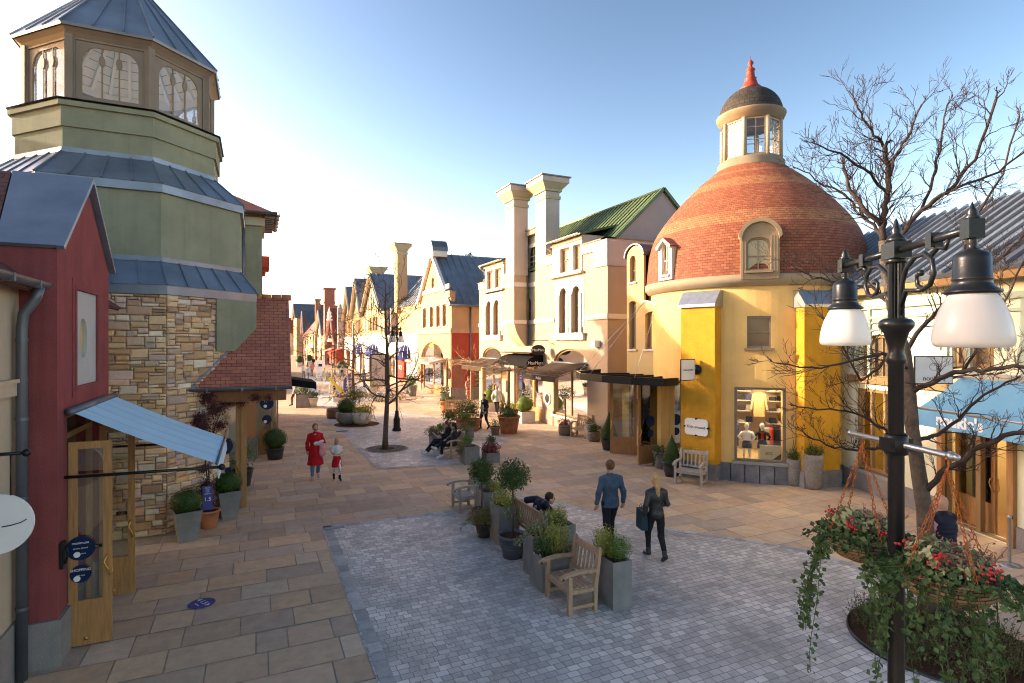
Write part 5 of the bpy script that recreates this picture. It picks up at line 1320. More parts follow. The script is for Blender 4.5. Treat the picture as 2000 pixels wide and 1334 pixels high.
m = MB(); m.box(XS+.0,22,YS0-.03,YS0+.2,.9,zc1-.003); part('side_wall', m, m_redwall, bf)
m = MB(); m.box(XS-.06,22.05,YS0-.06,YS0-.031,0,.9); m.plbox(PS,YS0-.06,en[0]-.02,0,.9,.0,.05); part('plinth', m, m_granite, bf)
m = MB(); m.plbox(PS,YS0-.12,YS1,zc1-.32,zc1+.02,.001,.12); m.box(XS,22,YS0-.12,YS0-.032,zc1-.32,zc1+.02); m.plbox(PS,YS0-.1,YS1,7.3,7.55,.001,.1); m.plbox(PS,YS0-.14,YS0+1.1,7.55,8.05,.001,.2); m.plbox(PS,ycg+3.6,ycg+4.2,7.3,8.0,.001,.15)
part('cornice', m, mk('salmon_cornice',(.47,.30,.2),.85), bf)
m = MB(); m.plbox(PS,YS0+.3,ycg+3.9,8.25,8.6,.001,.12) ; part('gable_band', m, m_trim, bf)
for w_ in fw: add_window(bf, PS, *w_, frame=.1, depth=.18, mull=(1,2), fm=m_frame2, gm=m_blind, casing=.14)
add_window(bf, PS, *gv, frame=.06, depth=.15, mull=(1,3), fm=m_frame2, gm=m_blind)
m = MB(); xe = 21; 
slab(m, [(XS-.2,YS0-.35,6.95),(XS-.2,ycg,zap+.1),(xe,ycg,zap+.1),(xe,YS0-.35,6.95)], .1); slab(m, [(XS-.2,YS1+.3,7.3),(XS-.2,ycg,zap+.1),(xe,ycg,zap+.1),(xe,YS1+.3,7.3)], .1)
seams(m, (XS-.2,YS0-.35,6.97),(xe,YS0-.35,6.97),(XS-.2,ycg,zap+.12),(xe,ycg,zap+.12), 14, .07, .05)
part('roof', m, m_greyroof, bf)
m = MB(); m.bar((XS-.15,YS0+.9,8.05),(XS-.15,ycg,zap+.12),.3,.25,up=(1,0,0)); m.bar((XS-.15,ycg+4.1,7.6),(XS-.15,ycg,zap+.12),.3,.25,up=(1,0,0)); part('bargeboard', m, m_trim, bf)
ct = MB(); ct.box(XS-.3,XS+.9,ycg-.95,ycg+.95,zap-.25,zap+.2); cto = part('ridge_turret', ct, m_trim, bf)
m = MB(); n = 10; k = [(ycg+1.0*math.cos(PI*i/n), zap+.2+.95*math.sin(PI*i/n)) for i in range(n+1)]; m.prism([(XS-.35,a,b) for a,b in k],(1.3,0,0)); part('curved_cap', m, m_zincd, cto)
# voussoir grooves above the arch
m = MB(); c0 = (en[0]+en[1])/2
for i in range(-4,5):
    s_ = c0+i*.75; t0 = 3.2+ (1.0-abs(i)/4.6*.9)*1.0+.1
    m.bar(PS.p(c0+i*.62,t0,.0), PS.p(c0+i*.95,zc0-.34,.0), .05, .03, up=(1,0,0))
part('voussoir_groove', m, mk('groove',(.30,.16,.09)), bf)
m = MB(); m.plate(PS, arch(*en,1.55), [arch(en[0]+.15,c0-.08,2.95,4.1,.8) if False else rect(en[0]+.35,c0-.1,.8,2.6), rect(c0+.1,en[1]-.35,.3,2.6), arch(en[0]+.3,en[1]-.3,2.95,4.1,1.0)], -.15,-.25, back=True); ef = part('entrance_frame', m, m_door, bf)
m = MB(); m.plate(PS, arch(en[0]+.05,en[1]-.05,.1,4.2,1.5), [], -.19,-.2, back=True); part('glass', m, m_glass, ef)
interior(bf, XS+.4, XS+3, en[0], en[1], .015, 3.6)
for t_, r_ in ((1.75,.34),(1.05,.24)): disc_on(PS, c0+1.7, t_, r_, -.1, m_bluesign, ef)
m = MB(); m.prism([(XS,en[0]-.5,2.78),(XS-1.3,en[0]-.5,2.55),(XS-1.3,en[0]-.5,2.72),(XS,en[0]-.5,3.0)],(0,en[1]-en[0]+1.0,0)); cn2 = part('door_canopy', m, m_galv, bf)
m = MB(); m.box(15.0,16.9,YS0-.05,YS0-.032,0,2.8); m.box(16.9,18,YS0-.05,YS0-.032,0,2.8); part('side_window', m, m_pane, bf)
m = MB(); m.box(XS+1.1,18.1,YS0-.12,YS0-.033,2.75,2.95); part('side_lintel', m, m_redwall, bf)
m = MB(); m.box(XS+.05,XS+1.0,YS0-.05,YS0-.031,.9,3.2); part('brick_panel', m, m_brick, bf)
m = MB(); m.tube([(14.55,YS0-.12,7.0),(14.55,YS0-.12,0)],.07,8); m.tube([(XS-.3,YS0-.4,6.95),(21,YS0-.4,6.95)],.09,8); part('downpipe', m, m_zincd, bf)
disc_on(PS, YS0+.55, 1.9, .42, .06, m_black, bf, 'wall_plaque', th=.05)
fs_ = T('hanging_sign', 'oval yellow and black hanging sign lettered FOSSIL by the arched doorway', 'sign', (XS,41.2,4.3)); y_ = 41.6
ps = PL((0,y_,0),(1,.25,0),(.25,-1,0)); cx_ = XS-1.15
def oval(pl, c, t, a, b, d, mat, par, name, th=.02, n=36):
    m = MB(); m.plate(pl, [(c+a*math.cos(2*PI*i/n), t+b*math.sin(2*PI*i/n)) for i in range(n)], [], d, d-th, back=True); return part(name, m, mat, par)
sc_ = ps.sc(865); st_ = ps.tz(865,685)
od = oval(ps, sc_, st_, .43, .26, .02, m_ink, fs_, 'disc', .04); oval(ps, sc_, st_, .39, .225, .026, mk('mustard_enamel',(.60,.36,.05),.4), od, 'oval_panel', .006); 
m = MB(); m.plbox(ps, sc_-.42, sc_+.42, st_-.09, st_+.09, .027, .034); part('band', m, m_ink, od)
text('FOSSIL', m_white_s, .19, ps.p(sc_,st_,.036), face_rot(ps.u), od, 'lettering', .002, bold=.006)
m = MB(); m.tube([ps.p(sc_-.6,st_+.52),(XS,y_+.1,st_+.52)],.02,6); m.tube([ps.p(sc_-.3,st_+.52),ps.p(sc_-.3,st_+.2)],.012,5); m.tube([ps.p(sc_+.3,st_+.52),ps.p(sc_+.3,st_+.2)],.012,5); part('bracket', m, m_iron, fs_)

# ============================================================ white building with timbered gables
XW = 13.3; PW = PL((XW,0,0),(0,1,0),(-1,0,0))
bw = T('white_gabled_building', 'long white shop building with three cream timbered gables and grey roofs', 'building', (XW,70,0))
YW0 = YS1+.05; YW1 = 96.0; zfl = 4.75
m = MB(); m.plate(PW, rect(YW0,YW1,0,zfl), [rect(a,b,.02,2.9) for a,b in ((54,57.5),(59,62),(66,69),(71,74),(77,81),(84,88),(90,94))], 0, -.3); m.box(XW+.3,22,YW0,YW0+.2,0,zfl); m.box(XW+.31,22,YW1-.2,YW1,0,zfl); m.box(XW+.3,22,YW0+.2,YW1-.2,zfl-.1,zfl-.02); part('wall', m, m_white, bw)
m = MB(); m.plbox(PW,YW0,YW1,zfl-.02,zfl+.28,-.3,.12); part('string_course', m, m_white, bw)
for a,b in ((54,57.5),(59,62),(66,69),(71,74),(77,81),(84,88),(90,94)):
    mm = MB(); mm.plate(PW, rect(a,b,.02,2.9), [rect(a+.15,(a+b)/2-.08,.4,2.75),rect((a+b)/2+.08,b-.15,.4,2.75)], -.1,-.2, back=True); w_ = part('shop_front', mm, m_frame2, bw)
    mm = MB(); mm.plate(PW, rect(a+.05,b-.05,.1,2.85), [], -.14,-.15, back=True); part('glass', mm, m_glass, w_)
    interior(bw, XW+.35, XW+2, a, b, .015, 2.95)
m_timber = mk('ochre_timbering',(.20,.13,.06),.8,.15,3,.2,40); m_tcream = mk('timber_infill',(.50,.43,.31),.9)
def timber_gable(par, ya, yb, ze_, za_, xr=20):
    yc_ = (ya+yb)/2; m = MB()
    wn = [(yc_-1.9,yc_-.9),(yc_-.5,yc_+.5),(yc_+.9,yc_+1.9)]; sc2 = (yb-ya)/9.; wn = [(yc_+(a-yc_)*sc2, yc_+(b-yc_)*sc2) for a,b in wn]
    m.plate(PW, [(ya,zfl+.28),(yb,zfl+.28),(yb,ze_),(yc_,za_),(ya,ze_)], [rect(a,b,5.6,7.4) for a,b in wn]+[arch(yc_-.35,yc_+.35,8.6,10.0,.35)], -.02,-.3)
    m.box(XW+.301,xr,ya,ya+.2,zfl+.28,ze_); m.box(XW+.301,xr,yb-.2,yb,zfl+.28,ze_)
    o = part('gable_house', m, m_tcream, par)
    for a,b in wn: add_window(o, PW, a, b, 5.6, 7.4, frame=.1, mull=(2,2), fm=m_timber, gm=m_pane, sill=False, d=-.02)
    add_window(o, PW, yc_-.35, yc_+.35, 8.6, 10.0, head=.35, frame=.06, mull=(2,2), fm=m_timber, sill=False, d=-.02)
    m = MB(); sl = (za_-ze_)/(yc_-ya)
    for i in range(1,12):
        s_ = ya+(yb-ya)*i/12; top = za_-abs(s_-yc_)*sl-.25
        if any(a-.08<s_<b+.08 for a,b in wn): m.plbox(PW,s_-.09,s_+.09,7.5,min(8.4,top),-.015,.04); 
        else: m.plbox(PW,s_-.09,s_+.09,zfl+.3,top if abs(s_-yc_)>.5 else 8.4,-.015,.04)
    for z in (5.45,7.45,8.45):
        hw_ = min((za_-z)/sl-.2, (yb-ya)/2); m.plbox(PW,yc_-hw_,yc_+hw_,z,z+.16,-.012,.05)
    part('timbering', m, m_timber, o)
    m = MB(); 
    for s_ in (ya-.35,yb+.35):
        zz = ze_-.35*sl; slab(m,[(XW-.45,s_,zz),(XW-.45,yc_,za_+.05),(xr+.2,yc_,za_+.05),(xr+.2,s_,zz)],.12); seams(m,(XW-.45,s_,zz+.02),(xr+.2,s_,zz+.02),(XW-.45,yc_,za_+.07),(xr+.2,yc_,za_+.07),9,.08,.06)
    part('gable_roof', m, m_greyroof, o)
    m = MB()
    for s_ in (ya-.35,yb+.35): m.bar((XW-.45,s_,ze_-.35*sl-.15),(XW-.45,yc_,za_-.1),.08,.35,up=(1,0,0))
    part('bargeboard', m, m_tcream, o)
ya1 = PW.sc(750); 
timber_gable(bw, PW.sc(750), PW.sc(711), 8.1, 12.75)
timber_gable(bw, PW.sc(711)+.6, PW.sc(690), 8.2, 13.3)
timber_gable(bw, PW.sc(690)+.6, PW.sc(675), 8.2, 12.9)
# pale flank and main roof behind
m = MB(); m.box(XW+.6,23,ya1-.9,ya1-.401,zfl+.2,8.05); part('flank_wall', m, m_pinkish, bw)
m = MB(); slab(m,[(14.4,YW0+.1,8.1),(14.4,ya1-1,8.1),(18.2,ya1-1,12.6),(18.2,YW0+.1,12.6)],.12); slab(m,[(22,YW0+.1,8.1),(22,ya1-1,8.1),(18.2,ya1-1,12.6),(18.2,YW0+.1,12.6)],.12); seams(m,(14.4,YW0+.1,8.1),(14.4,ya1-1,8.1),(18.2,YW0+.1,12.6),(18.2,ya1-1,12.6),14,.08,.06); part('main_roof', m, m_greyroof, bw)
m = MB(); m.box(14.6,20,YW0+.3,ya1-.95,zfl+.28,8.15); part('set_back_wall', m, m_tan, bw)
pbk = PL((14.6,0,0),(0,1,0),(-1,0,0))
for a in (YW0+2.5,YW0+4.6,YW0+7.5): add_window(bw, pbk, a, a+1.1, 5.5, 7.4, frame=.1, mull=(2,2), fm=m_trim)
yq = 62.0; xq0 = onY(776,yq)
chimney(bw, xq0, xq0+1.15, yq, yq+1.5, 7.5, 4.3+192/1100*DD(xq0,yq), m_tan, m_greencream)
yq = 79.0; xq0 = onY(726,yq); chimney(bw, xq0, xq0+1.7, yq, yq+1.8, 9, 4.3+146/1100*DD(xq0,yq), m_tan, m_greencream)
def dome_awning(y, w, label, mat=m_navy):
    t = T('dome_awning', label, 'awning', (XW, y, 3), group='navy dome awnings on the white building')
    m = MB(); n = 14
    for j in range(5):
        for i in range(n):
            P_ = lambda i_, j_: (XW-1.05*math.sin(PI*i_/n)*math.cos(PI/2*j_/5), y+w/2*math.cos(PI*i_/n)*math.cos(PI/2*j_/5)**.9, 2.75+1.25*math.sin(PI/2*j_/5))
            m.add([P_(i,j),P_(i+1,j),P_(i+1,j+1),P_(i,j+1)],[(0,1,2,3)])
    for i in range(n):
        P_ = lambda i_, z: (XW-1.05*math.sin(PI*i_/n), y+w/2*math.cos(PI*i_/n), z); m.add([P_(i,2.52),P_(i+1,2.52),P_(i+1,2.75),P_(i,2.75)],[(0,1,2,3)])
    part('canopy', m, mat, t)
    m = MB()
    for i in range(1,n,2): m.tube([(XW-1.06*math.sin(PI*i/n)*math.cos(PI/2*j_/6), y+w/2*1.01*math.cos(PI*i/n)*math.cos(PI/2*j_/6)**.9, 2.76+1.25*math.sin(PI/2*j_/6)) for j_ in range(7)],.022,4)
    part('rib', m, m_white_s, t)
dome_awning(PW.sc(702), 4.6, 'navy dome awning farthest along the white building, behind the slim bare tree')
dome_awning(PW.sc(731), 4.8, 'navy dome awning with white lace edge behind the tall middle tree')
dome_awning(PW.sc(793), 3.4, 'navy dome awning next to the red banner and the tan building')
ban = T('banner', 'tall red banner with white letters hanging on the white shop wall', 'banner', (XW-.2,PW.sc(786),2))
m = MB(); bs_ = sorted((PW.sc(779),PW.sc(793))); b0, b1 = PW.tz(786,742), PW.tz(786,698); m.plate(PW, arch(bs_[0],bs_[1],b0,b1,.5), [], .2, .17, back=True); part('cloth', m, gm_[5], ban)
text('MC·4', m_white_s, .62, PW.p(sum(bs_)/2,b1-1.0,.205), face_rot((0,-1,0)), ban, 'lettering', .003)
m = MB(); m.tube([PW.p(sum(bs_)/2,b1,.0),PW.p(sum(bs_)/2,b1+.0,.3)],.03,6); part('bracket', m, m_iron, ban)
osg = T('hanging_sign', 'oval black sign hanging beside the lace awning of the white building', 'sign', (XW,PW.sc(797),4))
psg = PL((0,PW.sc(797),0),(1,.2,0),(.2,-1,0)); oval(psg, psg.sc(797), psg.tz(797,681), .62, .4, .02, m_black, osg, 'disc', .05)
m = MB(); m.tube([psg.p(psg.sc(797)-.6,psg.tz(797,670)),(XW,PW.sc(797),psg.tz(797,670))],.03,6); part('bracket', m, m_iron, osg)

# ============================================================ far end of the street
def house(name, label, x, ya, yb, ze_, za_, wall, roof, gable=True, depth=9, wins=3, rm=.4):
    t = T(name, label, 'building', (x,(ya+yb)/2,0)); pl = PL((x,0,0),(0,1,0),(-1,0,0)); yc_ = (ya+yb)/2; m = MB()
    ws = []; n = wins
    for i in range(n): c = ya+(yb-ya)*(i+.5)/n; ws.append(rect(c-.6,c+.6,4.6,6.3)); ws.append(rect(c-1.0,c+1.0,.3,2.9))
    outl = [(ya,0),(yb,0),(yb,ze_)]+([(yc_,za_)] if gable else [])+[(ya,ze_)]
    m.plate(pl, outl, ws, 0, -.3); m.box(x+.301,x+depth,ya,ya+.2,0,ze_)
    if not gable: m.prism([(x+.3,ya,ze_),(x+depth,ya,ze_),(x+depth/2,ya,za_-.2)],(0,.2,0))
    part('wall', m, wall, t); m = MB()
    for i in range(n): c = ya+(yb-ya)*(i+.5)/n; m.plbox(pl,c-.6,c+.6,4.6,6.3,-.25,-.15)
    part('window', m, m_pane, t); m = MB()
    for i in range(n): c = ya+(yb-ya)*(i+.5)/n; m.plbox(pl,c-1.,c+1.,.3,2.9,-.25,-.15)
    part('shop_window', m, m_blind, t)
    m = MB()
    if gable:
        for s_ in (ya-.4,yb+.4): sl = (za_-ze_)/(yc_-ya); slab(m,[(x-.5,s_,ze_-.4*sl),(x-.5,yc_,za_),(x+depth,yc_,za_),(x+depth,s_,ze_-.4*sl)],.15)
    else:
        slab(m,[(x-.5,ya-.3,ze_),(x-.5,yb+.3,ze_),(x+depth/2,yb+.3,za_),(x+depth/2,ya-.3,za_)],.15); slab(m,[(x+depth+.5,ya-.3,ze_),(x+depth+.5,yb+.3,ze_),(x+depth/2,yb+.3,za_),(x+depth/2,ya-.3,za_)],.15)
    part('roof', m, roof, t)
    if gable:
        m = MB()
        for s_ in (ya-.4,yb+.4): sl = (za_-ze_)/(yc_-ya); m.bar((x-.52,s_,ze_-.4*sl-.2),(x-.52,yc_,za_-.15),.1,.4,up=(1,0,0))
        part('bargeboard', m, m_trim, t)
    return t, pl
h1, plh = house('steep_red_house', 'steep red roofed house under the tall brick chimney down the street', 12.3, 98, 109, 4.4, 10.2, m_redwall, m_fartile, depth=11)
yq = 111.0; xq0 = onY(634,yq)
ch = T('brick_chimney', 'tall square red brick chimney with corbelled top above the far roofs', 'chimney', (xq0+1,yq+1,0))
ztq = 4.3+105/1100*DD(xq0,yq); m = MB(); m.box(xq0,xq0+1.85,yq,yq+1.85,0,ztq-1.3); part('shaft', m, m_brick, ch)
m = MB(); m.box(xq0-.12,xq0+1.97,yq-.12,yq+1.97,ztq-2.9,ztq-2.6); m.box(xq0+.0,xq0+1.85,yq+.0,yq+1.85,ztq-1.3,ztq-.3) ; m.box(xq0-.2,xq0+2.05,yq-.2,yq+2.05,ztq-.3,ztq-.1); part('corbel', m, m_brick, ch)
m = MB(); m.box(xq0-.25,xq0+2.1,yq-.25,yq+2.1,ztq-.1,ztq); part('lid', m, m_zincd, ch)
yq = 97.0; xq0 = onY(660,yq); ztq = 4.3+66/1100*DD(xq0,yq)
ch = T('chimney', 'pinkish chimney with dark bands standing before the steep red roof', 'chimney', (xq0,yq,0))
m = MB(); m.box(xq0,xq0+.9,yq,yq+.9,3,ztq); part('shaft', m, m_pinkish, ch)
for z in (ztq-1.0,ztq-1.9,ztq-2.3):
    m = MB(); m.box(xq0-.05,xq0+.95,yq-.05,yq+.95,z,z+.18); part('band', m, m_frame, ch)
m = MB(); m.lathe([(.25,ztq),(.22,ztq+.6),(.25,ztq+.62),(.001,ztq+.62)],(xq0+.45,yq+.45,0),10); part('pot', m, m_concrete, ch)
fn = MB(); fx = onY(643.5,97.5); fz_ = 4.3+55/1100*DD(fx,97.5)
fn.lathe([(.42,fz_-1.2),(.5,fz_-1.0),(.2,fz_-.85),(.42,fz_-.5),(.2,fz_-.2),(.34,fz_+.1),(.14,fz_+.35),(.001,fz_+1.2)],(fx,97.5,0),12)
single('roof_finial', fn, m_white_s, 'white turned finial on the ridge of the steep red house', 'finial')
h2, _ = house('grey_gabled_house', 'cream house with a dark grey gable roof and small vane down the street', 12.4, 118, 131, 6.0, 11.0, m_tcream, m_zincd, depth=10)
m = MB(); m.tube([(12.2,124.5,11),(12.2,124.5,13.2)],.09,5); m.sphere((12.2,124.5,12.2),.2,8,6); part('vane', m, m_iron, h2)
house('purple_roofed_house', 'long low house with a purple brown tiled roof far down the street', 12.0, 133, 158, 6.2, 12.5, m_tan, m_purpletile, gable=False)
house('corner_turret_house', 'pale house with a dark hipped cap at the far end of the street', 10.8, 176, 190, 11.5, 15.8, m_tan, m_zincd, depth=10)
house('far_house', 'pink house standing across the far end of the street', 8.5, 205, 222, 8.0, 12.5, m_pinkish, m_fartile, gable=True, depth=12)
house('narrow_brick_house', 'narrow red brick house squeezed beside the purple brown tiled roof', 12.0, 160, 169, 7.0, 12.8, m_brick, m_zincd, depth=10, wins=2)
house('cream_end_house', 'cream house with a red roof just beyond the narrow brick house', 9.6, 192, 203, 7.4, 12.0, m_tcream, m_fartile, depth=10)
for (x_, y_, h_, lab) in ((13.5,116.5,11.2,'slim brick chimney left of the tall corbelled chimney'),(13.2,145,14.4,'short brick chimney on the purple brown tiled roof')):
    c_ = T('chimney', lab, 'chimney', (x_,y_,0)); m = MB(); m.box(x_,x_+1.2,y_,y_+1.2,4,h_); part('shaft', m, m_brick, c_); m = MB(); m.box(x_-.15,x_+1.35,y_-.15,y_+1.35,h_,h_+.3); part('cap', m, m_frame, c_)
# awnings down the street
for (px, ya, w_, lab, mt) in ((646,100,5.5,'faded pink canvas awning under the steep red roof', mk('faded_pink_canvas',(.55,.22,.17),.85)),(600,135,7,'long white canvas awning far down the street', m_white_s),(676,92,3.5,'dark red canvas awning beside the far navy dome awning', gm_[5])):
    side_awning(lab, ya, ya+w_, 3.3, 2.6, 10.6, 12.6, mt, val=.4)
# ============================================================ cream shop with mint timbers at the right edge
ur = Vector((.345,.938,0)).normalized(); PR = PL((16.11,11.03,0), ur, (-ur.y,ur.x,0))
rbld = T('mint_trimmed_shop', 'pale cream shop with mint green timber arches and a ribbed grey roof at right', 'building', (16.3,8,0))
S1 = .9; S0 = -9.5; zev = 5.95
q = lambda px, py, d=0.: PR.hit(px, py, d)
wsl = []      # glazed openings
b1 = sorted((q(1672,800)[0], q(1752,800)[0])); dr_ = sorted((q(1838,800)[0], q(1985,800)[0])); dr2 = (S0+1, dr_[0]-.35)
up = [(b1[0]-.05,b1[1]-.2,3.25,4.5),(dr_[0]+.5,dr_[1]-.3,3.7,4.75),(dr_[0]-2.2,dr_[0]-.4,3.7,4.75)]
m = MB(); op = [rect(b1[0],b1[1],.62,2.95), rect(dr_[0],dr_[1],.02,3.05), rect(*dr2,.5,3.05)]
m.plate(PR, rect(S0,S1,0,zev), op+[arch(a,b,c,d,(b-a)*.33) for a,b,c,d in up], 0, -.3)
m.add([PR.p(S1,0,-.31),PR.p(S1,0,-7),PR.p(S1,zev,-7),PR.p(S1,zev,-.31)],[(0,1,2,3)]); m.plbox(PR,S0,S1,zev,zev+.02,-7,-.0)
m.plbox(PR,S0,S0+.2,0,zev,-7,-.31); part('wall', m, m_rcream, rbld)
m = MB(); m.plbox(PR,b1[0]-.1,S1,0,.52,.001,.05); m.plbox(PR,b1[1]+.0,dr_[1]*0+b1[0],0,.52,.001,.05) if False else None; m.plbox(PR,dr_[1]+.05,b1[0]-.101,0,.52,.001,.05); m.plbox(PR,S0,dr_[0]-.03,0,.46,.001,.05); part('plinth', m, m_granite, rbld)
m = MB(); m.plbox(PR,b1[0]-.12,b1[1]+.12,.53,.62,-.1,.12); part('sill', m, m_concrete, rbld)
for (a,b,c,d) in up: add_window(rbld, PR, a, b, c, d, head=(b-a)*.33, frame=.09, depth=.15, mull=(2,1), fm=m_frame2, gm=m_blind, sill=False)
# mint timbers: posts, paired braces, rails
m = MB()
posts_ = [q(1850,640)[0], q(1895,640)[0], q(1700,640)[0], dr_[0]-.2, dr_[0]-2.6]
for p_ in posts_: m.plbox(PR,p_-.06,p_+.06,3.2,5.25,.001,.06)
m.plbox(PR,S0,S1,5.2,5.34,.001,.09); m.plbox(PR,S0,S1,4.93,5.0,.001,.05)
for (a,b,c,d) in up:
    cc = (a+b)/2; w = (b-a)/2+.12
    for k in (0,.2):
        pts = [PR.p(cc+(w+k)*math.cos(PI*i/18), d-(b-a)*.33-.3+((b-a)*.33+.45+k)*math.sin(PI*i/18), .02) for i in range(19)]
        for p_, q_ in zip(pts[:-1],pts[1:]): m.bar(p_, q_, .06, .06, up=tuple(PR.n))
part('timbering', m, m_mint, rbld)
m = MB(); m.plbox(PR,dr_[0]-.15,b1[1]+.2,3.12,3.32,-.02,.14); part('fascia', m, m_frame2, rbld)
ze_, zr_ = 5.95, 8.2
m = MB(); slab(m,[PR.p(S1+.3,ze_-.1,.5),PR.p(S0,ze_-.1,.5),PR.p(S0,zr_,-3.0),PR.p(S1+.3,zr_,-3.0)],.1); slab(m,[PR.p(S1+.3,ze_-.1,-6.5),PR.p(S0,ze_-.1,-6.5),PR.p(S0,zr_,-3.0),PR.p(S1+.3,zr_,-3.0)],.1)
seams(m,PR.p(S1+.3,ze_-.08,.5),PR.p(S0,ze_-.08,.5),PR.p(S1+.3,zr_+.02,-3.0),PR.p(S0,zr_+.02,-3.0),28,.07,.05); part('roof', m, m_greyroof, rbld)
# hipped tail of the same roof running back behind the dome
m = MB(); slab(m,[PR.p(S1+.3,ze_-.1,.5),PR.p(S1+9,ze_-.1,.2),PR.p(S1+9,zr_,-3.2),PR.p(S1+.3,zr_,-3.)],.1); seams(m,PR.p(S1+.3,ze_-.08,.5),PR.p(S1+9,ze_-.08,.2),PR.p(S1+.3,zr_+.02,-3.),PR.p(S1+9,zr_+.02,-3.2),24,.07,.05)
m.plbox(PR,S1+3.2,S1+9,0,ze_-.15,-7,-.2); part('rear_roof', m, m_greyroof, rbld)
m = MB(); m.plbox(PR,S0,S1+.3,ze_-.35,ze_-.16,.12,.42); part('eave_board', m, m_frame2, rbld)
# glazing and the inside
for (a,b,z0,z1,n) in ((b1[0],b1[1],.62,2.95,3),(dr2[0],dr2[1],.5,3.05,4)):
    mm = MB(); w_ = (b-a-.08)/n; mm.plate(PR, rect(a,b,z0,z1), [rect(a+.08+i*w_,a+(i+1)*w_,z0+.09,z1-.09) for i in range(n)], -.06,-.16, back=True); fw_ = part('shop_window', mm, m_frame2, rbld)
    mm = MB(); mm.plate(PR, rect(a+.04,b-.04,z0+.04,z1-.04), [], -.105,-.115, back=True); part('glass', mm, m_glass, fw_)
m = MB(); m.plbox(PR,b1[0]+.75,b1[0]+1.0,.8,1.15,-.2,-.18); part('notice', m, mk('teal_notice',(.12,.3,.33)), rbld); 
m = MB(); m.plbox(PR,S0,S1,.0,3.1,-3.1,-3.0); m.plbox(PR,S0,S1,3.1,3.15,-3.0,-.31); m.plbox(PR,S1-.05,S1-.01,0,3.1,-3.0,-.31); m.plbox(PR,dr_[1]+.3,dr_[1]+.36,0,3.1,-3.,-.31)
inn2 = part('shop_interior', m, m_shopwall, rbld); m = MB(); m.plbox(PR,S0,S1,.005,.02,-3.,-.31); part('shop_floor', m, m_shopwood, inn2)
for s_ in ((dr_[0]+dr_[1])/2, (b1[0]+b1[1])/2):
    m = MB(); m.plbox(PR,s_-.6,s_+.6,3.04,3.08,-1.9,-1.2); part('ceiling_lamp', m, m_shoplamp, inn2)
cl = [m_white_s, gm_[4], gm_[5], m_trim, gm_[3], mk('pink_cloth',(.6,.3,.3))]
for z in (.55,.95,1.35,1.75,2.15):
    mm = MB(); mm.plbox(PR,dr_[0]-1.8,dr_[1]-.1,z-.03,z,-2.9,-2.4); part('shelf', mm, m_trim, inn2)
    s_ = dr_[0]-1.75
    while s_ < dr_[1]-.3:
        w_ = rs.uniform(.16,.32); mm = MB(); mm.plbox(PR,s_,s_+w_,z,z+rs.uniform(.08,.26),-2.8,-2.45); part('folded_clothes', mm, rs.choice(cl), inn2); s_ += w_+rs.uniform(.03,.12)
for k in range(9): hanging_coat(inn2, PR.p(dr_[0]-.9+k*.12,1.9-.0*k,-1.5), rs.choice(cl), .32, .6, PR.n, 'hanging_garment')
# door: fixed frame, and a tall glazed leaf swung out
m = MB(); dm_ = (dr_[0]+dr_[1])/2; m.plate(PR, rect(dr_[0],dr_[1],.02,3.05), [rect(dr_[0]+.12,dm_-.06,.05,2.9),rect(dm_+.06,dr_[1]-.12,.05,2.9)], -.05,-.17, back=True); part('door_frame', m, m_frame2, rbld)
hA = PR.p(dr_[1]-.06,0,.0); dirA = (G(1982,1064)-G(1868,1010)).normalized()
gA = G(1868,1010)
dR, plR = door_leaf(rbld, (gA.x,gA.y), dirA, 1.35, 2.85, plates='PUSH')
m = MB(); m.plbox(PR,dr_[0]-.02,dr_[0]+.12,0,3.05,-.0,.1); m.plbox(PR,dr_[1]-.12,dr_[1]+.02,0,3.05,-.0,.1); part('door_post', m, m_door, rbld)
# light blue awning
na = T('awning', 'large light blue awning lettered noukie\'s at the right edge of the square', 'awning', PR.p(dm_,3.4,.3))
sl_ = q(1880,735,.1)[0]; Zt = 3.5; pj = 1.2; zf = 2.78; sf0 = sl_+.02
m = MB(); sN = S0+.5; n = 12; k6 = 6
for i in range(n):
    s_a, s_b = sl_+(sN-sl_)*i/n, sl_+(sN-sl_)*(i+1)/n
    for j in range(k6):
        P_ = lambda s_, t: PR.p(s_, Zt+(zf-Zt)*t-.03*math.sin(PI*t), .12+(pj-.12)*t)
        m.add([P_(s_a,j/k6),P_(s_b,j/k6),P_(s_b,(j+1)/k6),P_(s_a,(j+1)/k6)],[(0,1,2,3)],smooth=True)
    wv_ = .012
    m.add([PR.p(s_a,zf,pj+.012),PR.p(s_b,zf,pj+.012),PR.p(s_b,zf-.36,pj+.03),PR.p(s_a,zf-.36,pj+.03)],[(0,1,2,3)])
    m.add([PR.p(s_a,zf,pj+.002),PR.p(s_b,zf,pj+.002),PR.p(s_b,zf-.36,pj+.02),PR.p(s_a,zf-.36,pj+.02)],[(0,1,2,3)])
part('canopy', m, m_blueawn2, na)
m = MB(); m.tube([PR.p(sl_+.05,zf+.02,pj),PR.p(sN,zf+.02,pj)],.03,8); m.plbox(PR,sN,sl_+.06,Zt-.06,Zt+.1,.01,.17)
for s_ in (sl_-.1,sl_-2.4): m.tube([PR.p(s_,Zt-.3,.1),PR.p(s_,3.0,.7),PR.p(s_,zf-.02,pj-.03)],.02,6)
part('frame', m, m_galv, na)
st_ = PR.sc(1872,pj+.03); text("noukie's", m_white_s, .34, PR.p(st_,zf-.17,pj+.034), face_rot(-PR.u), na, 'lettering', .003, bold=.012)
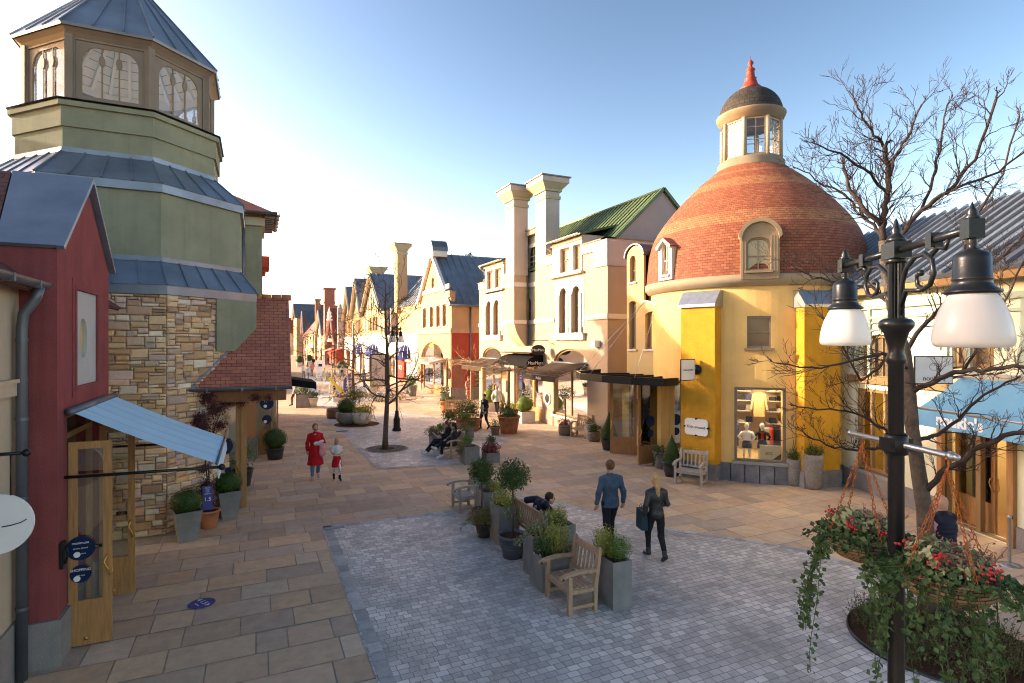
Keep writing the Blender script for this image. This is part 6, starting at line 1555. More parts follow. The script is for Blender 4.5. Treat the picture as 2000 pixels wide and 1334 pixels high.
# white hanging plate sign
ns = T('hanging_sign', 'pale square sign plate lettered noukie\'s hung beside the light blue awning', 'sign', PR.p(q(1880,720)[0],3.6,0))
c0 = G(1823,722,4.3-(722-667)/1100*12.3); pn = PL((c0.x,c0.y,0), (CS,-SN,0), (-SN,-CS,0)); a, b = pn.sc(1787), pn.sc(1859); za, zb = pn.tz(1823,748), pn.tz(1823,697)
m = MB(); m.plate(pn, rect(a,b,za,zb), [], .02,-.02, back=True); pp = part('plate', m, m_white_s, ns)
m = MB(); m.plate(pn, rect(a-.02,b+.02,za-.02,zb+.02), [rect(a,b,za,zb)], .015,-.015, back=True); e_ = pn.p(b,zb-.25); w_ = PR.p(PR.hit(1880,705)[0],e_.z,0); m.tube([e_,w_],.025,6); m.tube([pn.p(b,za+.1),(w_.x,w_.y,za+.1)],.02,6); part('bracket', m, m_iron, ns)
text("noukie's", m_ink, .15, pn.p((a+b)/2,za+.1,.024), face_rot(pn.u), pp, 'lettering', .002)
m = MB(); m.tube([pn.p((a+b)/2+.1*math.cos(x),(za+zb)/2+.07+.08*math.sin(x),.025) for x in np.linspace(0,2*PI,20)],.004,4); part('emblem_ring', m, m_ink, pp)
# steel barrier post by the door
gp = G(1972,1104); bp = T('barrier_post', 'polished steel barrier post with round base by the glass door', 'barrier post', gp)
m = MB(); m.lathe([(.001,.0),(.19,.0),(.19,.015),(.05,.04),(.03,.06)], n=28); part('base', m, m_galv, bp, world=False)
m = MB(); m.lathe([(.026,.05),(.026,.88),(.034,.885),(.034,.95),(.02,.965),(.001,.965)], n=16); part('pole', m, m_galv, bp, world=False)
m = MB(); m.box(.02,.05,-.03,.03,.885,.945); part('belt_cassette', m, m_black, bp, world=False)
# ============================================================ bare trees
rt = random.Random(11)
def perp(d):
    a = d.cross(Vector((0,0,1)));
    if a.length < .1: a = d.cross(Vector((1,0,0)))
    return a.normalized()
def wander(p, d, L, r0, r1, n=6, wig=.18, lift=.05):
    pts = [Vector(p)]; dv = Vector(d).normalized(); rads = [r0]
    for i in range(n):
        a = perp(dv); b = dv.cross(a); dv = (dv+a*rt.gauss(0,wig)+b*rt.gauss(0,wig)+Vector((0,0,lift))).normalized()
        pts.append(pts[-1]+dv*(L/n)); rads.append(r0+(r1-r0)*(i+1)/n)
    return pts, rads
def grow(mb, p, d, L, r, depth, minr=.004, spread=.75, ratio=.66, kids=(2,4), lift=.08, nside=5, budget=None):
    if budget is not None:
        if budget[0] <= 0: return
        budget[0] -= 1
    pts, rads = wander(p, d, L, r, max(r*.55, minr), 5 if depth > 1 else 4, .16, lift*.4)
    mb.tube(pts, rads, nside if depth > 1 else 4, caps=False)
    if depth <= 0: return
    k = rt.randint(*kids)
    for i in range(k):
        f = 1.0 if i == 0 else rt.uniform(.3,.95); idx = f*(len(pts)-1); j = min(int(idx), len(pts)-2); q0 = pts[j].lerp(pts[j+1], idx-j)
        dv = (pts[min(j+1,len(pts)-1)]-pts[j]).normalized(); a = perp(dv); b = dv.cross(a); th = rt.uniform(0,2*PI); sp = spread*rt.uniform(.5,1.1)*(.45 if i == 0 else 1)
        nd = (dv+(a*math.cos(th)+b*math.sin(th))*sp+Vector((0,0,lift))).normalized()
        rr = rads[j]*(.85 if i == 0 else rt.uniform(.5,.7))
        grow(mb, q0, nd, L*rt.uniform(ratio-.12,ratio+.12), max(rr,minr), depth-1, minr, spread, ratio, kids, lift, nside, budget)
def street_tree(base, h, r, label, seed, first=.3, spread=.9, depth=3, nb=14, lean=(0,0), bl=.33, twig=.006, group='bare trees in the square', lab_only=False):
    rt.seed(seed); t = T('bare_tree', label, 'tree', base, group=group)
    m = MB(); n = 14; pts = []; rads = []
    for i in range(n+1):
        f = i/n; pts.append(Vector((lean[0]*f+math.sin(f*7+seed)*.05*h/6, lean[1]*f+math.cos(f*6+seed)*.05*h/6, h*f))); rads.append(r*(1.25 if i == 0 else 1)*(1-f)**.8+twig)
    m.tube(pts, rads, 10); part('trunk', m, m_bark, t, world=False)
    m = MB()
    for i in range(nb):
        f = first+(1-first)*((i+.5)/nb)**.9*.97; idx = f*n; j = min(int(idx), n-1); p = pts[j].lerp(pts[j+1], idx-j); a = i*2.4+rt.uniform(-.4,.4)
        el = .15+.75*f*f; d = Vector((math.cos(a)*math.cos(el), math.sin(a)*math.cos(el), math.sin(el))); L = h*bl*(1.1-.65*f)*rt.uniform(.8,1.2)
        grow(m, p, d, L, max(rads[j]*.5, twig*1.5), depth, twig, spread, .62, (2,4), .06)
    part('branches', m, m_twig, t, world=False); return t
d0 = DD(tg.x, tg.y)
street_tree((tg.x,tg.y,0), 4.3+118/1100*d0, .105, 'tallest bare tree standing in the ring of small setts mid square', 5, .24, depth=3, nb=24, bl=.235, spread=.8)
p2 = G(690,782); street_tree((p2.x,p2.y,0), 4.3+45/1100*DD(p2.x,p2.y)-.2, .15, 'slim bare tree behind the round shrub bowls beside the violet board', 9, .3, depth=3, nb=18, bl=.25, twig=.008)
for i, (px, d, hh) in enumerate(((592,75,6.0),(612,95,6.0),(628,84,5.6))):
    p_ = at(px, 667, d); street_tree((p_.x,p_.y,0), hh, .12, ('small bare tree far down the street nearest the red lean-to roof','small bare tree far down the street beneath the purple roof','small bare tree far down the street before the grey gable')[i], 20+i, .35, depth=2, nb=10, bl=.36, twig=.014)
# pollarded pergola planes: trunk with a flat lattice of tied branches
def pollard(base, label, seed, h=3.05, w=2.6, r=.075, ang=0.):
    rt.seed(seed); t = T('pleached_tree', label, 'tree', base, ang, group='flat trained trees beside the cream shop')
    m = MB(); m.tube([(0,0,0),(.02,.01,h*.35),(-.02,.02,h*.7),(0,0,h)],[r*1.2,r,r*.95,r*.9],9); m.sphere((0,0,h),r*1.5,8,6); part('trunk', m, m_barkp, t, world=False)
    m = MB()
    for sg in (-1,1):
        for k in range(6):
            a = (sg+1)*PI/2+rt.uniform(-.75,.75); grow(m,(0,0,h-.02),(math.cos(a),math.sin(a),rt.uniform(-.02,.12)),w*rt.uniform(.5,.8),.022,2,.006,.45,.5,(2,3),-.01)
    for k in (-1,1): m.tube([(-w,k*.3,h+.03),(0,k*.35,h+.05),(w,k*.3,h+.03)],.012,5)
    for k in range(-2,3): m.tube([(k*w/2.3,-.75,h+.06),(k*w/4.3,.75,h+.06)],.010,5)
    part('branches', m, m_barkp, t, world=False); return t
for i, (px, py, d_) in enumerate(((873,779,0),(921,795,0),(994,842,0))):
    p_ = G(px,py); hz = 4.3-(668+ (8 if i==0 else 18 if i==1 else 64-16)-667)/1100*0
    pollard((p_.x,p_.y,0), ('flat trained tree before the red wall, farthest of the pergola row','flat trained tree behind the light wooden bench of the pergola row','flat trained tree growing in the large terracotta pot')[i], 30+i, h=2.95, w=2.5, ang=PI/2+.1)
# ------------------------------------------------------------ foreground tree at the right
rt.seed(77)
ft = T('bare_tree', 'large spreading bare tree rising behind the black lamp post', 'tree', G(1815,1225), group='bare trees in the square')
fb = G(1815,1225); fd = DD(fb.x, fb.y)
def fp(px, py, dd=0.): return at(px, py, fd+dd)
m = MB(); tr = [fb,fp(1812,1120),fp(1806,1000),fp(1795,930),fp(1782,840),fp(1776,760),fp(1768,690),fp(1742,600),fp(1728,520),fp(1724,470)]
m.tube(tr,[.16,.12,.105,.1,.09,.085,.078,.07,.062,.055],12)
limbs = [ # (points, r0, r1)
 ([fp(1724,470),fp(1722,425),fp(1733,380),fp(1735,330),fp(1728,290,-.1)],.062,.04),
 ([fp(1724,440),fp(1690,410),fp(1660,375,.2),fp(1648,330,.3)],.05,.026),
 ([fp(1735,345),fp(1752,305,.2),fp(1775,260,.3),fp(1800,205,.4)],.034,.014),
 ([fp(1728,290),fp(1715,270,-.2),fp(1690,240,-.3),fp(1672,200,-.4)],.03,.013),
 ([fp(1745,560),fp(1760,460,-.3),fp(1800,410,-.4),fp(1850,375,-.5),fp(1905,310,-.6),fp(1945,195,-.7)],.05,.02),
 ([fp(1768,690),fp(1800,640,.3),fp(1840,600,.5),fp(1870,540,.6),fp(1900,430,.7),fp(1960,340,.8),fp(1990,230,.9)],.045,.016),
 ([fp(1776,770),fp(1820,745,-.3),fp(1880,725,-.5),fp(1960,718,-.7),fp(2040,715,-.9)],.052,.03),
 ([fp(1790,860),fp(1830,850,.2),fp(1870,820,.4),fp(1920,770,.6),fp(1985,740,.8)],.04,.02),
 ([fp(1806,960),fp(1850,915,-.4),fp(1905,880,-.6),fp(1960,850,-.8),fp(2040,838,-1.)],.055,.035),
 ([fp(1785,850),fp(1740,845,.3),fp(1690,815,.5),fp(1640,800,.6),fp(1560,795,.7)],.035,.012),
 ([fp(1790,880),fp(1735,870,-.2),fp(1680,880,-.4),fp(1630,875,-.5),fp(1575,850,-.5)],.032,.012),
 ([fp(1772,720),fp(1725,690,-.3),fp(1680,700,-.5),fp(1600,720,-.6),fp(1520,710,-.7)],.036,.010),
 ([fp(1760,660),fp(1715,720,.3),fp(1680,745,.5),fp(1630,640,.6),fp(1600,610,.7)],.032,.010),
 ([fp(1742,600),fp(1700,560,.3),fp(1650,560,.5),fp(1590,540,.6),fp(1545,520,.7)],.036,.011),
 ([fp(1726,470),fp(1705,440,.2),fp(1680,410,.3),fp(1650,380,.4),fp(1600,355,.5),fp(1560,330,.5)],.034,.010),
 ([fp(1735,380),fp(1700,340,-.4),fp(1640,300,-.6),fp(1590,280,-.7)],.03,.010),
 ([fp(1800,410),fp(1830,330,-.2),fp(1840,260,-.2),fp(1850,205,-.2)],.028,.011),
 ([fp(1850,375),fp(1930,345,.2),fp(1995,300,.3),fp(2050,270,.4)],.028,.012),
 ([fp(1870,560),fp(1930,520,.3),fp(1990,470,.4),fp(2050,400,.4)],.03,.014),
 ([fp(1880,725),fp(1930,640,-.4),fp(1975,560,-.6),fp(2010,480,-.7)],.026,.012),
]
lim = MB()
for pts, r0, r1 in limbs:
    n = len(pts); sub = []; rad = []
    for i in range(n-1):
        for k in range(4):
            t_ = k/4; p_ = pts[i].lerp(pts[i+1], t_)+Vector((rt.gauss(0,.012),rt.gauss(0,.012),rt.gauss(0,.012)))
            sub.append(p_); rad.append((r0+(r1-r0)*(i+t_)/(n-1))*.8)
    sub.append(pts[-1]); rad.append(r1); lim.tube(sub, rad, 8)
    tot = len(sub)
    for i in range(2, tot):
        dv = (sub[min(i+1,tot-1)]-sub[i-1]).normalized(); a = perp(dv); b = dv.cross(a); th = rt.uniform(0,2*PI)
        nd = (dv*.75+(a*math.cos(th)+b*math.sin(th))*.75+Vector((0,0,.16))).normalized()
        grow(lim, sub[i], nd, rt.uniform(.16,.36), max(min(rad[i]*.5,.012),.006), 3, .0026, .65, .7, (2,3), .08, 5)
    grow(lim, sub[-1], (sub[-1]-sub[-3]), rt.uniform(.06,.13), max(r1*.9,.008), 2, .0042, .6, .66, (2,3), .08)
part('trunk', m, m_bark, ft); part('branches', lim, m_barkd, ft)
# ============================================================ foliage, pots, benches, lamps
rl = random.Random(21)
def leaf(mb, p, n, size, asp=.55, fold=.25):
    n = n.normalized(); a = n.cross(Vector((rl.uniform(-1,1),rl.uniform(-1,1),rl.uniform(-1,1))))
    if a.length < .05: a = n.cross(Vector((1,0,.3)))
    a.normalize(); b = n.cross(a); s = size*rl.uniform(.7,1.3); w = s*asp
    mb.add([p-a*s*.5, p+b*w*.5+n*fold*w*.5, p+a*s*.5, p-b*w*.5+n*fold*w*.5], [(0,1,2),(0,2,3)])
def cloud(mb, c, r, n, size, shell=.7, asp=.55, up=.25, lump=0.0):
    c = Vector(c); r = (r,r,r) if not hasattr(r,'__len__') else r
    ph = [rl.uniform(0,6) for _ in range(4)]
    for _ in range(n):
        d = Vector((rl.gauss(0,1),rl.gauss(0,1),rl.gauss(0,1))).normalized(); k = shell+(1-shell)*rl.random()
        if lump: k *= 1+lump*(math.sin(d.x*5+ph[0])*math.sin(d.y*5+ph[1])+math.sin(d.z*6+ph[2])*.6)
        p = c+Vector((d.x*r[0]*k, d.y*r[1]*k, d.z*r[2]*k))
        nn = d+Vector((rl.gauss(0,.55),rl.gauss(0,.55),rl.gauss(0,.55)+up)); leaf(mb, p, nn, size, asp)
def ball(mb, c, r, n=700, size=.035, core=.86, **k):
    rr = r if not hasattr(r,'__len__') else r[0]; sc_ = (1,1,1) if not hasattr(r,'__len__') else tuple(x/r[0] for x in r)
    b = len(mb.v); mb.sphere(c, rr*core, 18, 12, sc_)
    for i in range(b, len(mb.v)):
        v = Vector(mb.v[i]); mb.v[i] = tuple(Vector(c)+(v-Vector(c))*rl.uniform(.93,1.04))
    cloud(mb, c, r, n, size, shell=.9, **k)
def sprays(mb, c, r, n, size, h):       # upright conifer sprays / stems with leaves
    c = Vector(c)
    for _ in range(n):
        a = rl.uniform(0,2*PI); k = math.sqrt(rl.random())*r; p = c+Vector((k*math.cos(a),k*math.sin(a),0)); L = h*rl.uniform(.5,1.1); d = Vector((math.cos(a)*.5*k/r+rl.gauss(0,.15),math.sin(a)*.5*k/r+rl.gauss(0,.15),1)).normalized()
        mb.tube([p,p+d*L*.6,p+d*L],[.004,.003,.002],4,caps=False)
        for j in range(9): leaf(mb, p+d*L*(.25+.75*j/8)+Vector((rl.gauss(0,size*.4),rl.gauss(0,size*.4),0)), Vector((rl.gauss(0,1),rl.gauss(0,1),.6)), size)
def trail(mb, p, L, n, size, out=(0,0)):
    p = Vector(p); q_ = Vector(p); pts = [q_.copy()]
    for i in range(8): q_ = q_+Vector((out[0]*.05*(1-i/8)+rl.gauss(0,.012), out[1]*.05*(1-i/8)+rl.gauss(0,.012), -L/8)); pts.append(q_.copy())
    mb.tube(pts,.003,4,caps=False)
    for i in range(n):
        f = rl.random()*8; j = min(int(f),7); c = pts[j].lerp(pts[j+1],f-j); leaf(mb, c+Vector((rl.gauss(0,.025),rl.gauss(0,.025),0)), Vector((rl.gauss(0,.7),rl.gauss(0,.7)-.4,.5)), size, .85)
def pot_round(t, r0, r1, h, mat, rim=.03, nm='pot', rings=0):
    m = MB(); prof = [(.001,0),(r0,0),(r0+(r1-r0)*.5,h*.5),(r1*.985,h-rim*1.6),(r1+rim*.55,h-rim*1.5),(r1+rim*.7,h-rim*.7),(r1+rim*.4,h),(r1-.02,h),(r1-.03,h-.05),(.001,h-.06)]
    m.lathe(prof, n=32); o = part(nm, m, mat, t, world=False)
    if rings:
        for k in range(rings):
            z = h*(.45+.12*k); rr_ = r0+(r1-r0)*(z/h); mm = MB(); mm.lathe([(rr_+.001,z),(rr_+.012,z+.008),(rr_+.012,z+.02),(rr_+.001,z+.028)], n=32); part('band', mm, mat, o, world=False)
    m = MB(); m.lathe([(.001,h-.035),(r1-.028,h-.045)], n=24)
    for _ in range(60):
        a = rl.uniform(0,2*PI); k = math.sqrt(rl.random())*(r1-.05); leaf(m, Vector((k*math.cos(a),k*math.sin(a),h-.03)), Vector((rl.gauss(0,.4),rl.gauss(0,.4),1)), .035)
    part('soil', m, m_soil, o, world=False); return o
def box_planter(t, x, y, h, mat, taper=0., th=.025):
    m = MB(); a, b = x/2, y/2; k = 1-taper
    V = lambda s, z, i: [(-a*s+i,-b*s+i,z),(a*s-i,-b*s+i,z),(a*s-i,b*s-i,z),(-a*s+i,b*s-i,z)]
    m.add(V(k,0,0)+V(1,h,0)+V(1,h,th)+V(1,h-.06,th), [(3,2,1,0)]+[(r_+i,r_+(i+1)%4,r_+4+(i+1)%4,r_+4+i) for r_ in (0,4,8) for i in range(4)])
    o = part('box', m, mat, t, world=False)
    m = MB(); m.add(V(1,h-.05,th+.002),[(0,1,2,3)]); part('soil', m, m_soil, o, world=False); return o
def foliage(t, fn, mat, nm='foliage', label=None):
    m = MB(); fn(m); return part(nm, m, mat, t, world=False, label=label)
def trunk(t, z0, z1, r=.018, x=0, y=0, mat=None):
    m = MB(); m.tube([(x,y,z0),(x+.01,y-.008,(z0+z1)/2),(x,y,z1)],[r*1.2,r,r*.9],8); return part('stem', m, mat or m_bark, t, world=False)
# ---- teak armchairs and benches: local front is -Y
def make_seat(name, label, cat, w, mat, loc, rz, group=None, d=.50, slats=6, seats=6):
    t = T(name, label, cat, loc, rz, group)
    hs, ha, hb = .42, .65, .98; x = w/2-.035; lg = .032
    for sx in (-1,1):
        m = MB(); m.box(sx*x-lg,sx*x+lg,-d/2,-d/2+.064,0,ha-.03); part('leg', m, mat, t, world=False)
        m = MB(); m.prism([(sx*x-lg,d/2-.02,0),(sx*x-lg,d/2-.075,0),(sx*x-lg,d/2-.075,hs),(sx*x-lg,d/2+.02,hb),(sx*x-lg,d/2+.07,hb+.0),(sx*x-lg,d/2-.005,hs)],(2*lg,0,0)); m.sphere((sx*x,d/2+.045,hb),.03,8,6,(1,.9,.9)); part('leg', m, mat, t, world=False)
        m = MB(); n = 8      # scrolled arm rest
        ys = [d/2-.0-(d+.12)*i/n for i in range(n+1)]; zs = [ha+.0+.03*math.sin(PI*i/n*1.1)+(.02 if i == 0 else 0) for i in range(n+1)]; zs[-1] = ha-.035
        for i in range(n): m.prism([(sx*x-.038,ys[i],zs[i]-.035),(sx*x-.038,ys[i],zs[i]+.012),(sx*x-.038,ys[i+1],zs[i+1]+.012),(sx*x-.038,ys[i+1],zs[i+1]-.035)],(.076,0,0))
        m.tube([(sx*x-.038,ys[-1]+.01,zs[-1]-.02),(sx*x+.038,ys[-1]+.01,zs[-1]-.02)],.034,10); part('armrest', m, mat, t, world=False)
        m = MB(); m.box(sx*x-.022,sx*x+.022,-d/2+.066,d/2-.08,.10,.15); part('stretcher', m, mat, t, world=False)
    m = MB(); m.box(-x+lg+.001,x-lg-.001,-d/2+.01,-d/2+.045,hs-.085,hs-.022); m.box(-x+lg+.001,x-lg-.001,d/2-.07,d/2-.04,hs-.085,hs-.022)
    for sx in (-1,1): m.box(sx*x-.02,sx*x+.02,-d/2+.066,d/2-.08,hs-.085,hs-.022)
    part('seat_rail', m, mat, t, world=False)
    m = MB()
    for i in range(seats):
        y = -d/2-.01+(d-.06)*i/seats; m.box(-x+.0,x-.0,y,y+(d-.06)/seats-.012,hs-.02,hs)
    part('seat', m, mat, t, world=False)
    def yb(z): return d/2-.06+.095*(z-hs)/(hb-hs)
    m = MB(); zt_ = hb-.03; 
    for (za,zb) in ((zt_-.10,zt_),(hs+.04,hs+.09)): m.prism([(-x+lg+.001,yb(za)+.01,za),(-x+lg+.001,yb(za)+.045,za),(-x+lg+.001,yb(zb)+.045,zb),(-x+lg+.001,yb(zb)+.01,zb)],(2*(x-lg)-.002,0,0))
    n = slats
    for i in range(n):
        c = -x+lg+(2*(x-lg))*(i+.5)/n; ww = min(.024,(x-lg)/n*.62); za, zb = hs+.09, zt_-.10; m.prism([(c-ww,yb(za)+.018,za),(c-ww,yb(za)+.035,za),(c-ww,yb(zb)+.035,zb),(c-ww,yb(zb)+.018,zb)],(2*ww,0,0))
    part('backrest', m, mat, t, world=False); return t
make_seat('garden_armchair', 'warm brown teak armchair nearest the camera on the grey cobbles', 'armchair', .80, m_teak, (4.70,8.0,0), -PI/2, d=.54)
make_seat('garden_armchair', 'silvered wooden armchair at the edge of the cobbles beside the two standard trees', 'armchair', .72, m_teakgrey, (4.86,13.62,0), -PI/2-.05)
make_seat('garden_bench', 'teak bench with its back to the blue pot where a bent person sits', 'bench', 1.35, m_teak, (5.38,10.45,0), PI/2, slats=13)
make_seat('garden_bench', 'teak bench where two people in black sit among the planters', 'bench', 1.4, m_teaktan, (6.72,20.35,0), -PI/2, slats=13)
p_ = G(1355,925); make_seat('garden_armchair', 'pale wooden armchair standing against the ochre pillar', 'armchair', .86, m_teakgrey, (11.98,13.28,0), -1.08+.05, d=.56)
make_seat('garden_armchair', 'sunlit pale armchair against the cream shop wall near the white vase', 'armchair', .86, m_teaktan, (13.30,21.75,0), -PI/2+.35)
p_ = G(898,812); make_seat('garden_bench', 'pale slatted bench under the flat trained trees by the red wall', 'bench', 1.6, m_teaktan, (p_.x,p_.y,0), PI/2+.9, slats=14)
p_ = G(640,772); make_seat('garden_bench', 'distant wooden bench at the foot of the far lamp post', 'bench', 1.4, m_teakgrey, (p_.x,p_.y,0), PI*.75, slats=10)
# ---- planters along the middle island
PG = 'tall grey planters along the middle row'
t = T('planter', 'tall grey planter right of the near teak armchair with gold and green shrubs', 'planter', (5.36,7.78,0), 0, PG); box_planter(t,.36,.56,.76,m_gpot)
foliage(t, lambda m: (cloud(m,(-.05,.16,.98),(.24,.2,.28),1300,.034,.2), sprays(m,(-.05,.16,.76),.16,40,.03,.42)), m_gold, 'shrub'); foliage(t, lambda m: cloud(m,(.06,-.10,.92),(.24,.22,.22),2000,.03,.4,.4), m_conifer, 'shrub')
t = T('planter', 'low grey planter behind the near teak armchair with tall variegated shrub', 'planter', (4.74,8.74,0), 0, PG); box_planter(t,.62,.45,.60,m_gpot)
foliage(t, lambda m: (sprays(m,(.06,.0,.58),.2,55,.035,.62), cloud(m,(.1,.0,.85),(.26,.22,.32),1000,.036,.2)), m_gold, 'shrub'); foliage(t, lambda m: cloud(m,(-.14,.0,.74),(.23,.22,.22),900,.04,.3), m_bay, 'shrub'); foliage(t, lambda m: cloud(m,(.27,-.08,.66),(.15,.15,.13),180,.04,.3), m_bronze, 'shrub')
def bract(t, pts, mat, nm='flowers'):
    m = MB()
    for p in pts:
        for k in range(5): leaf(m, Vector(p)+Vector((rl.gauss(0,.012),rl.gauss(0,.012),rl.gauss(0,.008))), Vector((rl.gauss(0,.5),rl.gauss(0,.5),1)), .035, .8)
    return part(nm, m, mat, t, world=False)
m_flowerw = mk_leaf('cream_flowers', (.6,.55,.35), (.75,.72,.6)); m_flowery = mk_leaf('yellow_flowers', (.6,.5,.04), (.75,.65,.15))
bract(t, [(-.3,-.15,.62),(-.28,-.05,.68),(-.31,.05,.6)], m_flowerw)
t = T('planter', 'square grey planter with dark soil and clipped sedum in front of the bench', 'planter', (5.16,9.24,0), 0, PG); box_planter(t,.50,.40,.90,m_gpot)
foliage(t, lambda m: (cloud(m,(-.1,.05,1.03),(.19,.17,.17),950,.035,.3), cloud(m,(.1,.08,1.03),(.15,.13,.22),600,.03,.3)), m_gold, 'shrub'); foliage(t, lambda m: cloud(m,(-.08,-.02,.98),(.17,.15,.12),600,.04,.3), m_bay, 'shrub')
t = T('planter', 'slim grey planter with spilling variegated leaves left of the square sedum planter', 'planter', (4.73,9.32,0), 0, PG); box_planter(t,.34,.42,.76,m_gpot); foliage(t, lambda m: (cloud(m,(0,0,.84),(.2,.22,.14),800,.04,.3), [trail(m,(-.17,rl.uniform(-.15,.15),.76),.18,12,.035,(-1,0)) for _ in range(5)]), m_ivyv, 'shrub')
t = T('planter', 'grey planter behind the slate blue pot holding yellow flowered euonymus', 'planter', (4.84,11.12,0), 0, PG); box_planter(t,.40,.52,.82,m_gpot)
foliage(t, lambda m: (cloud(m,(0,-.05,.92),(.32,.32,.22),1200,.042,.3), [trail(m,(rl.uniform(-.1,.2),-.26,.82),.25,14,.04,(0,-1)) for _ in range(6)]), m_gold, 'shrub'); bract(t,[(-.2,-.05,1.08),(-.16,-.02,1.02),(.02,-.1,1.1),(.1,-.2,1.05)], m_flowery)
t = T('planter', 'grey planter with a small bright conifer and spilling flowers near the silvered armchair', 'planter', (5.22,12.75,0), 0, PG); box_planter(t,.55,.5,.68,m_gpot)
foliage(t, lambda m: cloud(m,(-.12,-.05,.9),(.16,.16,.19),1000,.026,.3,.35), m_conifer, 'shrub'); foliage(t, lambda m: cloud(m,(.14,-.1,.78),(.27,.26,.16),800,.04,.3), m_gold, 'shrub'); bract(t,[(.1,-.25,.85),(.2,-.2,.88),(.28,-.1,.84)], m_flowerw)
t = T('planter', 'tall bare sided grey planter directly beside the silvered armchair', 'planter', (5.32,13.45,0), 0, PG); box_planter(t,.36,.42,.78,m_gpot); foliage(t, lambda m: cloud(m,(0,0,.84),(.18,.2,.12),300,.04,.3), m_bay, 'shrub')
# slate blue pot with a standard bay
t = T('potted_tree', 'standard bay tree with round head in a ringed slate blue pot', 'potted tree', (4.66,10.22,0)); pot_round(t,.19,.285,.46,m_bluepot,.035,rings=2); trunk(t,.42,1.45,.018)
foliage(t, lambda m: cloud(m,(0,0,1.63),(.36,.36,.34),2600,.06,.35,.42,lump=.08), m_bay, 'crown')
m = MB()
for k in range(14): a = k*2.4; m.tube([(0,0,1.38),(.12*math.cos(a),.12*math.sin(a),1.52),(.24*math.cos(a),.24*math.sin(a),1.6+.02*k)],[.009,.006,.003],4,caps=False)
part('twigs', m, m_bark, t, world=False)
t = T('potted_tree', 'standard bay tree standing farther back beside the silvered armchair', 'potted tree', (4.84,12.38,0)); pot_round(t,.16,.22,.36,m_darkpot,.03); trunk(t,.32,1.1,.018)
foliage(t, lambda m: cloud(m,(0,0,1.27),(.34,.34,.31),2300,.06,.35,.42,lump=.08), m_bay, 'crown')
t = T('potted_shrub', 'bronze leaved spreading shrub in a low charcoal pot on the cobbles', 'potted shrub', (4.58,11.55,0)); pot_round(t,.15,.2,.3,m_darkpot,.025); foliage(t, lambda m: (cloud(m,(0,0,.45),(.4,.36,.22),2400,.04,.35), [trail(m,(.3*math.cos(a),.3*math.sin(a),.42),.22,12,.035,(math.cos(a),math.sin(a))) for a in np.linspace(0,6,14)]), m_bronze, 'foliage')
# ---- second island (two people bench)
PG2 = 'planters around the bench of the two people'
def simple_planter(px, py, w, h, label, shr, gx=0, gy=0):
    p = G(px,py); t = T('planter', label, 'planter', (p.x+gx,p.y+gy,0), 0, PG2); box_planter(t,w,w,h,m_gpot)
    for (mat,c,r,n,s) in shr: foliage(t, lambda m: cloud(m,c,r,int(n*1.8),s,.3), mat, 'shrub')
    return t
simple_planter(914,908,.55,.62,'grey planter with a bright yellow green conifer right of the two seated people',[(m_conifer,(-.08,0,.85),(.26,.26,.22),520,.04),(m_bronze,(-.3,0,.55),(.16,.25,.3),240,.05)],.15,.25)
simple_planter(935,905,.5,.35,'low grey planter filled with red heuchera leaves',[(m_heuch,(0,0,.5),(.38,.34,.26),620,.07),(m_bay,(.05,.1,.8),(.2,.2,.15),160,.06)],.5,.1)
simple_planter(912,893,.5,.62,'grey planter with dull gold shrub just behind the two seated people',[(m_bronze,(0,0,.88),(.34,.34,.26),520,.05)],.25,1.1)
simple_planter(848,880,.5,.6,'grey planter with trailing green at the far end of the two people bench',[(m_bronze,(-.15,0,.72),(.36,.34,.24),420,.06),(m_conifer,(.15,0,.85),(.18,.18,.2),220,.06)],.2,.3)
simple_planter(908,858,.55,.55,'grey planter with a round bright shrub behind the bench of two people',[(m_boxl,(0,.1,.92),(.28,.28,.26),520,.05),(m_bronze,(.2,-.2,.68),(.36,.3,.26),420,.06)],.2,.4)
simple_planter(886,850,.55,.5,'grey planter with dark loose shrub farthest behind the bench of two people',[(m_bay,(0,0,.85),(.46,.42,.34),620,.07)],0,.5)
# ---- pots beside the pergola
def terr(px, py, r, h, label, fn, mat=None, pm=None, cat='potted shrub', extra=None):
    p = G(px,py); t = T('potted_shrub', label, cat, (p.x,p.y,0)); pot_round(t,r*.72,r,h,pm or m_terra,.05)
    foliage(t, fn, mat or m_bay); 
    if extra: extra(t)
    return t
terr(994,846,.52,.82,'large terracotta pot with spilling ivy round the foot of the nearest flat trained tree', lambda m: (cloud(m,(0,0,.98),(.58,.55,.26),1100,.07,.3), [trail(m,(.5*math.cos(a),.5*math.sin(a),.85),.45,18,.06,(math.cos(a),math.sin(a))) for a in (3.6,3.9,4.2,4.5)], cloud(m,(-.1,.2,1.25),(.34,.3,.3),380,.07,.3)), m_bay)
terr(967,850,.22,.40,'small barrel with a dark clipped bush beside the large terracotta pot', lambda m: cloud(m,(0,0,.55),(.3,.3,.26),420,.05,.4), m_box, m_barrel)
terr(873,806,.46,.72,'terracotta pot with trailing plants left of the pale slatted bench', lambda m: (cloud(m,(0,0,.85),(.55,.5,.24),620,.09,.3), [trail(m,(.42*math.cos(a),.42*math.sin(a),.75),.4,12,.08,(math.cos(a),math.sin(a))) for a in (3.3,3.8,4.3)]), m_bay)
terr(891,808,.3,.62,'small orange terracotta pot touching the pale slatted bench', lambda m: cloud(m,(0,0,.68),(.28,.28,.14),160,.08,.3), m_bronze)
terr(905,838,.4,.55,'terracotta pot with a wide dark shrub left of the man in the dark jacket', lambda m: cloud(m,(0,0,.95),(.55,.5,.5),900,.08,.3,lump=.1), m_bay)
